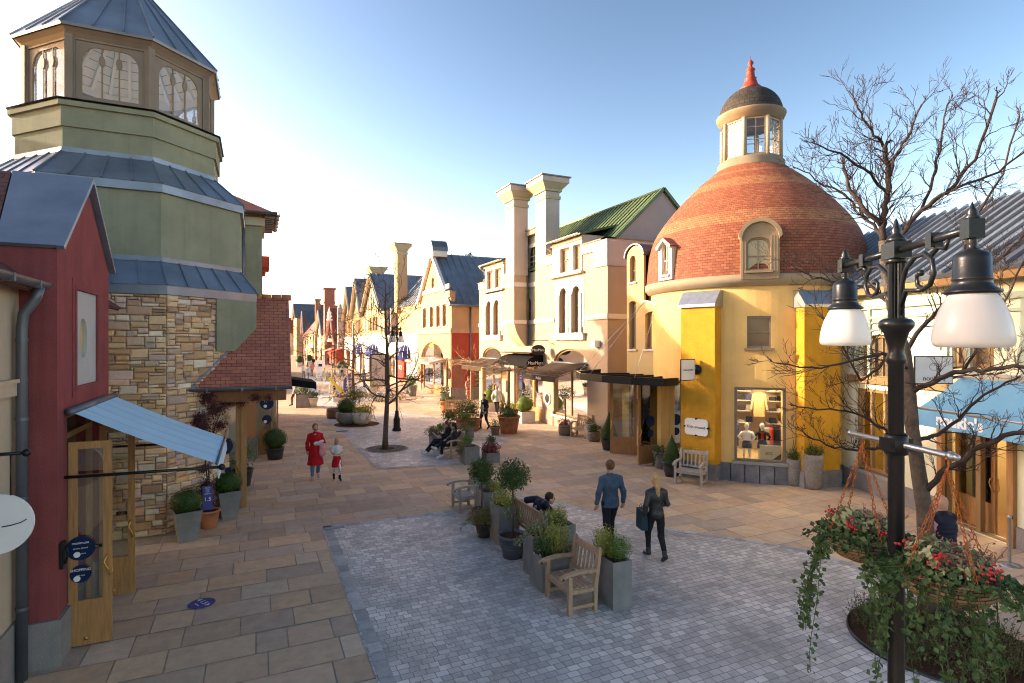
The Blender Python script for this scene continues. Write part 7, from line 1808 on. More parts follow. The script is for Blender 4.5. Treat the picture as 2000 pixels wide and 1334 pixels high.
terr(922,842,.42,.60,'terracotta pot with a tall green shrub right behind the man in the dark jacket', lambda m: cloud(m,(0,.1,1.05),(.6,.5,.55),1000,.08,.3,lump=.1), m_bay)
# sunlit balls against the cream shop
def boxball(loc, r, ph, pw, label, mat, pmat, square=True, taper=.12):
    t = T('potted_ball', label, 'potted shrub', loc)
    if square: box_planter(t,pw,pw,ph,pmat,taper)
    else: pot_round(t,pw*.4,pw*.5,ph,pmat,.03)
    foliage(t, lambda m: ball(m,(0,0,ph+r*.72),(r,r,r*.9),int(900*max(r,.3)/.33),.04), mat); return t
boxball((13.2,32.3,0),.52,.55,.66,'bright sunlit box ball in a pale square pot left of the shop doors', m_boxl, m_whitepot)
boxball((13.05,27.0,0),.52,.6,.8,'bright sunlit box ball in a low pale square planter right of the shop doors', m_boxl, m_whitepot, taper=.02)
t = T('barrel_planter', 'half oak barrel with gold foliage beside the pale square planter', 'planter', (12.55,27.6,0))
def barrel(t, r, h):
    m = MB(); m.lathe([(.001,0),(r*.85,0),(r*.97,h*.45),(r*.93,h),(r*.86,h),(r*.85,h-.05),(.001,h-.06)], n=20); o = part('staves', m, m_barrel, t, world=False)
    for z in (.2,.75):
        m = MB(); m.lathe([(r*.93,h*z),(r*.985,h*z+.005),(r*.985,h*z+.035),(r*.94,h*z+.04)], n=20); part('hoop', m, m_zincd, o, world=False)
barrel(t,.38,.62); foliage(t, lambda m: cloud(m,(0,0,.8),(.4,.4,.28),420,.08,.3), m_gold)
t = T('potted_tree', 'standard olive like tree in a half barrel by the arched shop window', 'potted tree', (12.95,22.55,0)); barrel(t,.34,.5); trunk(t,.45,1.65,.03); foliage(t, lambda m: cloud(m,(0,0,1.95),(.55,.55,.42),1100,.07,.3,.35), m_bay, 'crown'); foliage(t, lambda m: cloud(m,(0,0,.6),(.4,.4,.2),360,.07,.3), m_heuch, 'underplanting')
t = T('barrel_planter', 'low wooden barrel with dark plants beside the sunlit pale armchair', 'planter', (12.75,21.3,0) if False else (13.25,20.62,0)); barrel(t,.27,.42); foliage(t, lambda m: cloud(m,(0,0,.55),(.3,.3,.22),420,.06,.3), m_box)
t = T('potted_shrub', 'slim white vase with straggling plant beside the sunlit pale armchair', 'potted shrub', (13.3,21.05,0)); pot_round(t,.15,.24,.72,m_whitepot,.02); foliage(t, lambda m: (cloud(m,(0,0,.82),(.26,.26,.18),240,.06,.3),[trail(m,(.1,-.2,.74),.3,10,.05,(1,-1)) for _ in range(3)]), m_bronze)
# right of the entrance: conifer cone, round pots, tall aggregate vases
p_ = G(1312,930); t = T('potted_cone', 'dark clipped cone shaped conifer in a charcoal pot by the rotunda door', 'potted shrub', (p_.x,p_.y,0)); pot_round(t,.21,.30,.48,m_darkpot,.03)
def cone(m, z0, z1, r, n, s):
    m.lathe([(r*.2,z0),(r*.85,z0+.12*(z1-z0)),(.02,z1-.03)], n=18)
    for _ in range(n):
        f = rl.random()**1.4; a = rl.uniform(0,2*PI); rr_ = r*(1-f)*(1 if f > .1 else .75+f*2.5)*rl.uniform(.9,1.06); leaf(m, Vector((rr_*math.cos(a),rr_*math.sin(a),z0+(z1-z0)*f)), Vector((math.cos(a),math.sin(a),.4+rl.gauss(0,.4))), s)
foliage(t, lambda m: cone(m,.42,1.32,.36,2200,.035), m_box)
p_ = G(1290,915); t = T('potted_shrub', 'grey tapered pot with trailing leaves tucked behind the conifer cone', 'potted shrub', (p_.x,p_.y,0)); pot_round(t,.16,.24,.58,m_gpot,.02); foliage(t, lambda m: (cloud(m,(-.05,0,.66),(.3,.28,.18),420,.05,.3),[trail(m,(-.2,-.1,.6),.45,20,.05,(-1,-.3)) for _ in range(4)]), m_bay)
t = T('potted_cone', 'leafy cone shrub seen through the open glass door of the rotunda', 'potted shrub', (12.75,18.75,0)); pot_round(t,.24,.32,.42,m_darkpot,.03); foliage(t, lambda m: cone(m,.4,1.5,.42,2000,.05), m_bay)
for (px,py,r,h,lab,s_) in ((1588,955,.275,1.02,'tall washed aggregate vase with bronze green shrub in front of the right ochre pillar',1.),(1551,948,.24,.80,'shorter washed aggregate vase half hidden behind the taller one',.9)):
    p_ = G(px,py); t = T('aggregate_vase', lab, 'planter', (p_.x,p_.y,0), group='pair of washed aggregate vases')
    m = MB(); m.lathe([(.001,0),(r*.66,0),(r*.78,h*.15),(r*.97,h*.6),(r*1.0,h*.85),(r*.97,h),(r*.86,h),(r*.84,h-.06),(.001,h-.07)], n=32); part('vase', m, m_speckle, t, world=False)
    foliage(t, lambda m: (cloud(m,(0,0,h+.1),(r*1.15,r*1.1,.22),720,.045,.3), sprays(m,(0,0,h),r*.8,24,.035,.3)), m_bay, 'shrub')
    m = MB()
    for k in range(4): m.tube([(rl.uniform(-.1,.1),rl.uniform(-.1,.1),h),(rl.uniform(-.15,.15),rl.uniform(-.1,.1),h+.35),(rl.uniform(-.25,.25),rl.uniform(-.1,.1),h+.75)],[.008,.006,.003],4)
    part('twigs', m, m_barkd, t, world=False)
# ---- left side: zinc pots, climber, sign
def zincpot(loc, label):
    t = T('zinc_planter', label, 'planter', loc, .25, 'zinc planters by the rubble wall'); box_planter(t,.52,.52,.66,m_zpot,.34); foliage(t, lambda m: ball(m,(0,0,.84),(.33,.33,.27),1500,.03), m_box, 'box_ball'); return t
zincpot((-1.36,14.02,0),'tapered zinc planter with box ball standing nearest along the rubble stone wall'); zincpot((-.62,15.45,0),'tapered zinc planter with box ball beside the oak door post')
t = T('climbing_maple', 'purple leaved climber rising from a terracotta pot against the rubble wall', 'climbing plant', (-.98,14.72,0)); pot_round(t,.15,.22,.42,m_terra,.03)
m = MB(); stems = [[(0,0,.4),(-.05,.02,1.2),(-.12,.0,2.0),(-.1,.02,2.7)],[(.02,.05,.4),(-.02,.05,1.4),(.1,.15,2.3),(.3,.3,2.85)]]
for s_ in stems: m.tube(s_,[.02,.016,.012,.008],6)
part('stem', m, m_barkd, t, world=False)
def clim(m):
    for (px,py,d,r,n) in ((405,945,13.2,.20,260),(395,965,13.2,.16,160),(400,915,13.4,.16,150),(408,985,13.2,.14,120),(398,835,13.8,.3,420),(420,800,14.2,.3,420),(392,815,13.8,.22,230),(445,785,14.5,.25,330),(405,775,14.3,.24,330),(470,782,14.7,.2,200),(500,777,15.0,.16,110),(385,825,13.6,.16,140),(410,855,13.9,.22,240),(430,830,14.2,.2,200),(525,776,15.1,.12,50)):
        s_h, t_h = PBv.hit(px,py,.16); c = (PBv.p(s_h,t_h,.16) if px < 450 else at(px,py,13.95))-Vector((-.98,14.72,0)); cloud(m,c,(r,r*.8,r),int(n*1.8),.055,.1,.4)
foliage(t, clim, m_crimson)
t = T('distance_sign', 'narrow violet sign reading 1.5 standing in the terracotta climber pot', 'sign', (-1.0,14.55,.4)); pl_ = PL((-1.0,14.5,0),(1,.12,0),(.12,-1,0)); m = MB(); m.plbox(pl_,-.1,.1,.48,1.02,.0,.012); pp = part('board', m, m_bluesign2, t); text('1.5', m_white_s, .12, pl_.p(0,.72,.015), face_rot(pl_.u), pp, 'lettering', .001)
for i, w_ in enumerate(('Please','keep','your','distance')): text(w_, m_white_s, .04, pl_.p(0,.98-.045*i,.015), face_rot(pl_.u), pp, 'lettering', .001)
boxball((.64,22.35,0),.44,.42,.62,'large dark box ball in a charcoal pot at the brown pier', m_box, m_darkpot, square=False)
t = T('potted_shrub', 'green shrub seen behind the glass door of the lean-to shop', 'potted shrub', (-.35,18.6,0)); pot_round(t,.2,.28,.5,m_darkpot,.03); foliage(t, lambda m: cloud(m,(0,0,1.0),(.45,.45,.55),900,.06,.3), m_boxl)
# ---- middle distance planters
p_ = G(592,795); t = T('planter', 'square grey planter with upright green plant by the black shop canopy', 'planter', (p_.x,p_.y,0)); box_planter(t,.95,.95,.85,m_gpot); foliage(t, lambda m: (cloud(m,(0,0,1.15),(.5,.5,.4),460,.1,.3), sprays(m,(0,0,.8),.3,30,.08,.7)), m_bay, 'shrub')
terr(611,795,.34,.62,'flared stone pot with spiky plant next to the square grey planter', lambda m: (cloud(m,(0,0,.8),(.42,.42,.25),260,.11,.3), sprays(m,(0,0,.6),.3,16,.09,.5)), m_bay, m_whitepot)
p_ = G(652,817); t = T('barrel_planter', 'empty weathered half barrel left of the round shrub bowls', 'planter', (p_.x,p_.y,0)); barrel(t,.42,.55)
p_ = G(697,829); t = T('tree_pit', 'ring of brown mulch under the round shrub bowls', 'planting bed', (p_.x,p_.y,0)); m = MB(); m.lathe([(.001,.022),(1.15,.02)], n=30); part('mulch', m, m_soil, t, world=False)
def bowl(px, py, r, label, fn, mat, pm):
    p = G(px,py); t = T('shrub_bowl', label, 'planter', (p.x,p.y,0)); m = MB(); m.lathe([(.001,0),(r*.5,0),(r*.9,.22),(r,.42),(r*.95,.62),(r*.88,.66),(r*.84,.6),(.001,.58)], n=28); part('bowl', m, pm, t, world=False); foliage(t, fn, mat); return t
bowl(676,829,.52,'grey bowl planter holding a dark clipped ball in the middle of the square', lambda m: ball(m,(0,0,.95),(.5,.5,.42),800,.06), m_box, m_gpot)
bowl(706,829,.55,'stone bowl planter overflowing with gold spotted foliage', lambda m: (cloud(m,(.1,0,.8),(.7,.6,.32),900,.08,.3,lump=.1),[trail(m,(.5*math.cos(a),.5*math.sin(a),.7),.4,12,.07,(math.cos(a),math.sin(a))) for a in (3.9,4.4,4.9,5.4)]), m_gold, m_whitepot)
bowl(692,822,.55,'tall leafy shrub bowl standing behind the two low bowls', lambda m: cloud(m,(0,.2,1.35),(.72,.7,.6),1300,.08,.3,lump=.12), m_bay, m_gpot)
for (px,py,rx,h,lab,mat) in ((752,783,1.5,.62,'low mound of green shrubs behind the foot of the mid lamp post',m_ground_sh),(697,776,1.3,.5,'low shrubby bed beside the violet board',m_bronze),(643,744,1.6,1.1,'clipped dark hedge block by the far lamp post',m_box)):
    p_ = G(px,py); t = T('shrub_bed', lab, 'shrub', (p_.x,p_.y,0)); foliage(t, lambda m: cloud(m,(0,0,h*.35),(rx,rx*.8,h*.75),1100,.1,.45,lump=.1), mat)
terr(697,772,.38,.6,'grey bucket pot with drooping plant in front of the white shop', lambda m: cloud(m,(.25,0,.75),(.55,.5,.4),420,.1,.3), m_bronze, m_gpot) if False else terr(727,775,.4,.75,'pale bucket pot with drooping plant in front of the white shop', lambda m: cloud(m,(.2,0,.85),(.6,.5,.42),420,.11,.3), m_bronze, m_whitepot)
for (px,py,lab) in ((800,768,'tall green pot with bright round shrub left of the arched red doorway'),(806,774,'tall green pot with leafy bush nearest the arched red doorway')):
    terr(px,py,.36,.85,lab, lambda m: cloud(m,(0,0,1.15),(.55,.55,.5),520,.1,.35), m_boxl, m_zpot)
p_ = G(829,777); 
t = T('potted_shrub', 'white flowers in a grey pot beside the arched red doorway', 'potted shrub', (*G(868,786)[:2],0)); pot_round(t,.25,.36,.7,m_zpot,.03); foliage(t, lambda m: cloud(m,(0,0,.95),(.55,.5,.35),320,.1,.3), m_bay); bract(t,[(rl.uniform(-.4,.4),-.3+rl.uniform(-.2,.2),1.1+rl.uniform(-.1,.2)) for _ in range(26)], m_flowerw)
for i,(px,py) in enumerate(((668,733),(585,716),(604,712))):
    p_ = G(px,py); boxball((p_.x,p_.y,0),.75,.7,.9,('distant dark box ball in a pale pot before the white shops','distant box ball at the left end of the far street','distant box ball in the far street before the seated crowd')[i], m_box, m_whitepot)
# sandwich boards and signs in the middle distance
t = T('notice_board', 'violet blue notice board standing beside the slim bare tree', 'sign', (*G(681,775)[:2],0)); p_ = G(681,775); pl_ = PL((p_.x,p_.y,0),(CS,-SN,0),(-SN,-CS,0)); m = MB(); m.plbox(pl_,-.4,.4,.1,1.75,0,.06); pp = part('board', m, m_bluesign2, t)
for i in range(6): text(('STAY','SAFE','KEEP','1.5 m','APART','THANKS')[i], m_white_s, .17, pl_.p(0,1.5-.22*i,.065), face_rot(pl_.u), pp, 'lettering', .002)
m = MB(); m.plbox(pl_,-.35,.35,0,.1,-.12,.16); part('foot', m, m_zincd, t)
t = T('wooden_easel', 'pale wooden easel frame with a yellow strap in the sunlit square', 'easel', (*G(664,782)[:2],0)); p_ = G(664,784); pl_ = PL((p_.x,p_.y,0),(CS,-SN,0),(-SN,-CS,0)); m = MB()
for a, b in (((-.8,0),(-.55,2.3)),((.7,0),(.5,2.3)),((-.7,.1),(.5,2.0)),((.6,.1),(-.4,1.9)),((-.95,2.32),(.95,2.32))): m.bar(pl_.p(*a),pl_.p(*b),.08,.08)
part('frame', m, mk('pale_pine',(.6,.5,.33),.7), t); m = MB(); m.bar(pl_.p(-.75,1.7,.06),pl_.p(.35,.5,.06),.05,.2); part('strap', m, m_flowery, t)
t = T('flower_tray', 'small tray of red and white flowers under the wooden easel', 'flower tray', (p_.x,p_.y-.3,0)); m = MB(); m.box(-.55,.55,-.25,.25,.05,.3); part('tray', m, m_trim, t, world=False); foliage(t, lambda m: cloud(m,(0,0,.36),(.55,.3,.16),240,.1,.3), m_heuch)
t = T('poster_frame', 'black framed white poster stand in front of the white shop windows', 'poster', (*G(739,772)[:2],0)); p_ = G(739,760); pl_ = PL((p_.x,p_.y,0),(CS,-SN,0),(-SN,-CS,0)); m = MB(); m.plbox(pl_,-.62,.62,.35,3.1,0,.05); part('sheet', m, m_pinkish, t); m = MB(); m.plate(pl_,rect(-.72,.72,.25,3.2),[rect(-.6,.6,.37,3.08)],.06,-.01); part('frame', m, m_black, t); m = MB()
for s_ in (-.6,.6): m.tube([pl_.p(s_,.3),pl_.p(s_,0)],.04,5)
part('foot', m, m_black, t)
t = T('white_totem', 'slim white advertising board among the crowd down the street', 'sign', (*G(626,742)[:2],0)); p_ = G(626,742); pl_ = PL((p_.x,p_.y,0),(CS,-SN,0),(-SN,-CS,0)); m = MB(); m.plbox(pl_,-.5,.5,.2,2.2,0,.1); part('board', m, m_white_s, t); m = MB(); m.plbox(pl_,-.2,.2,1.5,1.8,.1,.11); part('mark', m, m_ink, t)
t = T('rope_post', 'thin white rope post before the arched red doorway', 'barrier post', (*G(825,777)[:2],0)); m = MB(); m.tube([(0,0,.02),(0,0,1.15)],.035,8); part('pole', m, m_white_s, t, world=False); m = MB(); m.lathe([(.001,.03),(.28,.02),(.28,.0)],n=16); part('base', m, m_galv, t, world=False); m = MB(); m.tube([(0,0,1.0),(.5,-.4,.72),(1.0,-.8,.68),(1.4,-1.2,.85)],.025,6); part('rope', m, m_black, t, world=False)
# black canopy at the left shops, beyond the lean-to
t = T('awning', 'black canvas awning lettered in white jutting out past the red tiled lean-to', 'awning', (.4,27,3)); m = MB(); xa0, xa1, ya_, yb_ = .3, onY(618,27.0), 27.0, 29.5; za0, za1 = 4.3-72/1100*DD(.6,27), 4.3-80/1100*DD(xa1,27)
m.prism([(xa0,ya_,za0+.15),(xa1,ya_,za1+.0),(xa1,ya_,za1-.32),(xa1-.05,ya_,za1-.32),(xa1-.05,ya_,za1-.08),(xa0,ya_,za0+.05)],(0,yb_-ya_,0)); m.prism([(xa0,ya_-.01,za0+.14),(xa1,ya_-.01,za1-.01),(xa1,ya_-.01,za1-.3),(xa0,ya_-.01,za0-.16)],(0,.008,0)); part('canopy', m, m_blackmat, t)
m = MB(); m.tube([(xa0-.2,yb_-.2,za0-.5),(xa1-.1,yb_-.2,za1-.1)],.025,6); part('arm', m, m_iron, t); text('LETTERS', m_white_s, .12, ((xa0+xa1)/2,ya_-.014,(za0+za1)/2-.06), face_rot((1,0,(za1-za0)/(xa1-xa0)*.0)), t, 'lettering', .002) if False else None
# ---- lamp posts
t_ = NT('opal_glass'); b_ = t_.bsdf((.84,.83,.80), .22, 0, .5); tr_ = t_.n('ShaderNodeBsdfTranslucent'); tr_.inputs[0].default_value = (.85,.84,.8,1); mx_ = t_.n('ShaderNodeMixShader'); mx_.inputs[0].default_value = .42; t_.l(b_.outputs[0],mx_.inputs[1]); t_.l(tr_.outputs[0],mx_.inputs[2]); t_.l(mx_.outputs[0],t_.out.inputs[0]); m_opal = t_.m
def make_lamp(loc, rz, label, zbar=4.92, half=.76, baskets=True, group='black twin lamp posts'):
    t = T('lamp_post', label, 'street lamp', loc, rz, group); m = MB()       # arms run along local X
    m.lathe([(.001,0),(.21,0),(.21,.12),(.16,.18),(.15,.5),(.17,.54),(.11,.7),(.085,.9),(.095,.95),(.051,1.0),(.048,4.14),(.06,4.16),(.06,4.19),(.048,4.22),(.051,4.27),(.075,4.36),(.105,4.40),(.105,4.43),(.09,4.45),(.055,4.46)], n=24); part('pole', m, m_iron, t, world=False)
    m = MB(); n = 16; vs = []
    for k in range(32):
        a = 2*PI*k/32; r = .05 if k % 2 else .04; vs.append((r*math.cos(a),r*math.sin(a)))
    m.add([(x,y,4.45) for x,y in vs]+[(x,y,zbar-.07) for x,y in vs], [(i,(i+1)%32,(i+1)%32+32,i+32) for i in range(32)])
    m.lathe([(.06,zbar-.085),(.068,zbar-.075),(.06,zbar-.06)], n=20); m.box(-.085,.085,-.055,.055,zbar-.055,zbar+.055); m.lathe([(.05,zbar+.055),(.065,zbar+.07),(.05,zbar+.09),(.028,zbar+.12),(.035,zbar+.135),(.018,zbar+.165),(.012,zbar+.2),(.001,zbar+.225)], n=16); part('fluted_head', m, m_iron, t, world=False)
    for sg in (-1,1):
        m = MB(); m.tube([(sg*.08,0,zbar),(sg*half,0,zbar)],.024,12); m.box(sg*.42-.03,sg*.42+.03,-.035,.035,zbar-.05,zbar+.04); m.box(sg*half-.04,sg*half+.04,-.04,.04,zbar-.055,zbar+.05); m.lathe([(.035,zbar+.05),(.042,zbar+.06),(.025,zbar+.075),(.03,zbar+.085),(.012,zbar+.12),(.001,zbar+.15)],(sg*half,0,0),14)
        sc1 = [(.058,4.48),(.068,4.68),(.12,4.78),(.22,4.845),(.33,4.85),(.40,4.80),(.42,4.72),(.38,4.65),(.31,4.63),(.25,4.66),(.24,4.72),(.275,4.745)]; m.tube([(sg*a,0,b) for a,b in sc1],[.016]*9+[.014,.012,.016],8); m.sphere((sg*.285,0,4.735),.022,8,6)
        sc2 = [(.06,4.54),(.12,4.64),(.2,4.63),(.31,4.625)]; m.tube([(sg*a,0,b) for a,b in sc2],[.018,.016,.015,.012],7)
        sc3 = [(.40,4.83),(.46,4.87),(.53,4.85),(.56,4.9)]; m.tube([(sg*a,0,b) for a,b in sc3],[.015,.017,.015,.012],7); part('arm', m, m_iron, t, world=False)
        m = MB(); c = (sg*half,0,0); zt = zbar-.05; m.lathe([(0.02184,zt),(0.0252,zt-.04),(0.02016,zt-.055),(0.042,zt-.07),(0.0798,zt-.09),(0.0882,zt-.115),(0.0882,zt-.215),(0.09408,zt-.222),(0.09408,zt-.232),(0.0882,zt-.24),(0.09912,zt-.27),(0.1302,zt-.292),(0.1344,zt-.302),(0.1134,zt-.312)],c,32); hd = part('lamp_head', m, m_iron, t, world=False)
        m = MB(); z = zt-.305; m.lathe([(0.1025,z),(0.1218,z-.03),(0.1495,z-.09),(0.1697,z-.155),(0.1814,z-.22),(0.184,z-.265),(0.1781,z-.285),(0.1596,z-.296),(0.084,z-.3),(0.00084,z-.301)],c,40); part('globe', m, m_opal, hd, world=False)
    return t
dP = 3.85; rP = .682*dP; lp = Vector((rP*CS+dP*SN, -rP*SN+dP*CS, 0)); ang = TH+math.radians(0); adir = Vector((.126*CS+.992*SN, -.126*SN+.992*CS)); az = math.atan2(adir.y, adir.x)
lamp = make_lamp((lp.x,lp.y,0), az, 'black twin lamp post with white glass shades nearest the camera at right')
pm_ = G(775,842); dup(lamp, (pm_.x,pm_.y,0), 1.1, 'black twin lamp post beside the tallest bare tree mid square', 1.0)
pf_ = G(654,768); dup(lamp, (pf_.x,pf_.y,0), .9, 'black twin lamp post down the street behind the wooden easel', 1.0)
p4 = at(600,667,88); dup(lamp, (p4.x,p4.y,0), .9, 'black twin lamp post farthest down the street above the crowd', 1.05)
# cross bar and hanging baskets of the near lamp
zb2 = 3.60; ldir = Vector((adir.x, adir.y, 0)); br = T('basket_bar', 'steel cross bar clamped to the near lamp post carrying two flower baskets', 'bracket', (lp.x,lp.y,zb2))
LE = at(1662,667,4.30); RE = at(1868,667,3.40); m = MB(); m.tube([(LE.x,LE.y,zb2+.0),(RE.x,RE.y,zb2)],.020,12); u_ = (RE-LE).normalized()
m.tube([Vector((RE.x,RE.y,zb2))-u_*.05,Vector((RE.x,RE.y,zb2))-u_*.02],.028,10); m.sphere((RE.x,RE.y,zb2),.022,8,6); m.sphere((LE.x,LE.y,zb2),.024,8,6); part('bar', m, m_galv, br)
m = MB(); m.lathe([(.064,zb2-.07),(.072,zb2-.065),(.072,zb2+.06),(.064,zb2+.065)],(lp.x,lp.y,0),18); m.obox((lp.x,lp.y,zb2),u_*.05,Vector((-u_.y,u_.x,0))*.085,Vector((0,0,.045))); part('clamp', m, m_black, br)
def basket(c, hookz, label, seed):
    rl.seed(seed); t = T('hanging_basket', label, 'hanging basket', c, 0, 'hanging flower baskets on the near lamp post'); R_ = .245
    m = MB(); m.lathe([(.001,-.19),(.10,-.185),(.18,-.15),(.25,-.08),(R_,0),(R_-.03,.0),(.001,-.03)], n=40, uvr=R_); o = part('basket', m, m_wicker, t, world=False)
    m = MB()
    for k in range(44):
        a0 = 2*PI*k/44; m.tube([((R_+.006*math.sin(j*3+k))*math.cos(a0+j*.06),(R_+.006*math.sin(j*3+k))*math.sin(a0+j*.06),.004+.014*math.sin(j*1.6+k*2)) for j in range(5)],.012,5)
    part('woven_rim', m, m_wicker, o, world=False)
    hz = hookz-c[2]; m = MB()
    for k in range(4):
        a = PI/4+k*PI/2+.3; p0 = Vector((R_*.98*math.cos(a),R_*.98*math.sin(a),.02)); p1 = Vector((0,0,hz-.06)); L = (p1-p0).length; n = int(L/.032); d = (p1-p0)/n; ax = d.normalized(); s1 = perp(ax); s2 = ax.cross(s1)
        for i in range(n):
            q0 = p0+d*(i+.5); sd = s1 if i % 2 else s2
            m.tube([q0+ax*.021*math.cos(w)+sd*.009*math.sin(w) for w in np.linspace(0,2*PI,9)],.0027,4,caps=False)
    m.tube([(0,0,hz-.07),(.015,0,hz-.04),(.012,0,hz-.01),(0,0,hz+.02),(-.015,0,hz)],.006,6); part('chain', m, m_rust, t, world=False)
    foliage(t, lambda m: (cloud(m,(.02,0,.07),(.24,.24,.10),760,.042,.2,.6), cloud(m,(-.1,.05,.12),(.15,.13,.1),200,.05,.2,.6)), m_ivyv, 'variegated_leaves')
    foliage(t, lambda m: (cloud(m,(.05,-.05,.09),(.2,.2,.11),520,.026,.2,.4), sprays(m,(.05,0,.02),.18,26,.022,.2)), m_heather, 'heather')
    def iv(m):
        for a in np.linspace(0,2*PI,30):
            a += rl.uniform(-.1,.1); x, y = math.cos(a), math.sin(a)
            L = rl.choice([.25,.4,.6,.8,.95,1.1]) if math.sin(a*3+seed) > .1 else rl.uniform(.05,.14)
            for k in range(2): trail(m,(R_*x*rl.uniform(.9,1.05),R_*y*rl.uniform(.9,1.05),.03),L*rl.uniform(.7,1.1),int(40*L+8),.042,(x*.7,y*.7))
        cloud(m,(0,0,.02),(.27,.27,.07),380,.042,.75,.85)
    foliage(t, iv, m_ivy, 'ivy')
    m = MB()
    for (a, k, z) in ((3.4,.2,.12),(4.5,.25,.08),(.3,.24,.09),(2.3,.2,.14)):
        for i in range(17): m.sphere((k*math.cos(a)+rl.gauss(0,.026),k*math.sin(a)+rl.gauss(0,.026),z+rl.gauss(0,.024)),.0095,6,4)
    o_ = part('berries', m, m_berry, t, world=False); o_['kind'] = 'stuff'; return t
cR = at(1850,1092,3.44); cL = at(1684,1040,4.26); cR.z = 2.89; cL.z = 2.84
basket(cR, zb2-.02, 'wicker hanging basket nearest the camera with red berries and long ivy trails', 3); basket(cL, zb2-.02, 'wicker hanging basket on the far end of the bar left of the pole', 8)
# ---- ground cover bed at the foot of the big tree
bc = G(1832,1258); t = T('planting_bed', 'round steel edged bed of low shrubs under the big bare tree', 'planting bed', (bc.x,bc.y,0)); RB_ = 1.12
m = MB(); m.lathe([(RB_,.0),(RB_,.07),(RB_-.012,.07),(RB_-.012,0)], n=60); part('edging', m, m_iron, t, world=False); m = MB(); m.lathe([(.001,.05),(RB_-.013,.03)], n=40); part('mulch', m, m_soil, t, world=False)
m = MB()
for _ in range(70):
    a = rl.uniform(0,2*PI); k = math.sqrt(rl.random())*(RB_-.15); cloud(m,(k*math.cos(a),k*math.sin(a),.16),(.22,.22,.2),130,.03,.1,.6); sprays(m,(k*math.cos(a),k*math.sin(a),.05),.15,6,.028,.4)
o = single('ground_cover', m, m_ground_sh, None, None, loc=bc); o['kind'] = 'stuff'
p_ = G(1868,1200); t = T('distance_sign', 'blue 1.5 distance sign on a stick by the man in the navy vest', 'sign', (p_.x,p_.y,0)); pl_ = PL((p_.x,p_.y,0),(CS,-SN,0),(-SN,-CS,0)); m = MB(); m.plbox(pl_,-.11,.11,.02,.62,0,.015); pp = part('board', m, m_bluesign2, t); text('1.5', m_white_s, .12, pl_.p(0,.45,.018), face_rot(pl_.u), pp, 'lettering', .001)

cv = G(668,843); m = MB(); m.box(-.28,.28,-.16,.16,.017,.024)
for i in range(6): m.box(-.25,.25,-.13+i*.045,-.115+i*.045,.0245,.029)
single('manhole_cover', m, m_zincd, 'flat metal access cover near the left edge of the far cobbled square', 'manhole cover', loc=(cv.x,cv.y,0))
# ============================================================ people: bodies and clothes grown as one smooth surface each
def surface(sdf, lo, hi, res):
    lo = np.array(lo)-res*2; hi = np.array(hi)+res*2; n = np.ceil((hi-lo)/res).astype(int)+1
    X, Y, Z = np.meshgrid(*[lo[i]+res*np.arange(n[i]) for i in range(3)], indexing='ij'); D = sdf(X, Y, Z); S = D < 0
    idx = -np.ones(tuple(n-1), int); cnt = np.zeros(tuple(n-1)); acc = np.zeros(tuple(n-1)+(3,))
    C = [(a,b,c) for a in (0,1) for b in (0,1) for c in (0,1)]
    def sub(A, o): return A[o[0]:n[0]-1+o[0], o[1]:n[1]-1+o[1], o[2]:n[2]-1+o[2]]
    for a in C:
        for ax in range(3):
            if a[ax]: continue
            b = list(a); b[ax] = 1; da, db = sub(D,a), sub(D,b); m = (da < 0) != (db < 0); t = np.where(m, da/(da-db+1e-12), 0)
            for k in range(3): acc[...,k] += np.where(m, a[k]+(t if k == ax else 0), 0)
            cnt += m
    M = cnt > 0; idx[M] = np.arange(M.sum()); I = np.argwhere(M); V = lo+res*(I+acc[M]/cnt[M][:,None]); F_ = []
    for ax in range(3):
        b, c = (ax+1) % 3, (ax+2) % 3; sl = [slice(1,n[k]-1) for k in range(3)]; sl[ax] = slice(0,n[ax]-1); s0 = S[tuple(sl)]; sl[ax] = slice(1,n[ax]); s1 = S[tuple(sl)]
        P = np.argwhere(s0 != s1)
        if not len(P): continue
        off = np.ones(3,int); off[ax] = 0; P = P+off; flip = S[tuple(P.T)]
        def g(db, dc): Q = P.copy(); Q[:,b] -= db; Q[:,c] -= dc; return idx[tuple(Q.T)]
        q = np.stack([g(1,1),g(0,1),g(0,0),g(1,0)],1); q[~flip] = q[~flip][:,::-1]; F_.append(q)
    return V, (np.concatenate(F_) if F_ else np.zeros((0,4),int))
def rc(a, b, ra, rb, sy=1.0):            # tapered capsule
    a = np.array(a,float); b = np.array(b,float)
    def f(X,Y,Z):
        px, py, pz = X-a[0], (Y-a[1])/sy, Z-a[2]; d = (b-a)/np.array([1,sy,1]); t = np.clip((px*d[0]+py*d[1]+pz*d[2])/max((d*d).sum(),1e-9),0,1)
        return np.sqrt((px-d[0]*t)**2+(py-d[1]*t)**2+(pz-d[2]*t)**2)-(ra+(rb-ra)*t)
    f.bb = (np.minimum(a,b)-max(ra,rb)*1.2, np.maximum(a,b)+max(ra,rb)*1.2); return f
def el_(c, r):
    c = np.array(c,float); r = np.array(r,float)
    def f(X,Y,Z):
        k = np.sqrt(((X-c[0])/r[0])**2+((Y-c[1])/r[1])**2+((Z-c[2])/r[2])**2); return (k-1)*r.min()
    f.bb = (c-r*1.1, c+r*1.1); return f
def uni(fs, k=.03):
    def f(X,Y,Z):
        d = None
        for q_ in fs:
            e = q_(X,Y,Z)
            if d is None: d = e
            else: h = np.clip(.5+.5*(e-d)/k,0,1); d = d*h+e*(1-h)-k*h*(1-h) if False else (e*(1-h)*0+np.minimum(d,e)-np.maximum(k-np.abs(d-e),0)**2/(4*k))
        return d
    f.bb = (np.min([q_.bb[0] for q_ in fs],0), np.max([q_.bb[1] for q_ in fs],0)); return f
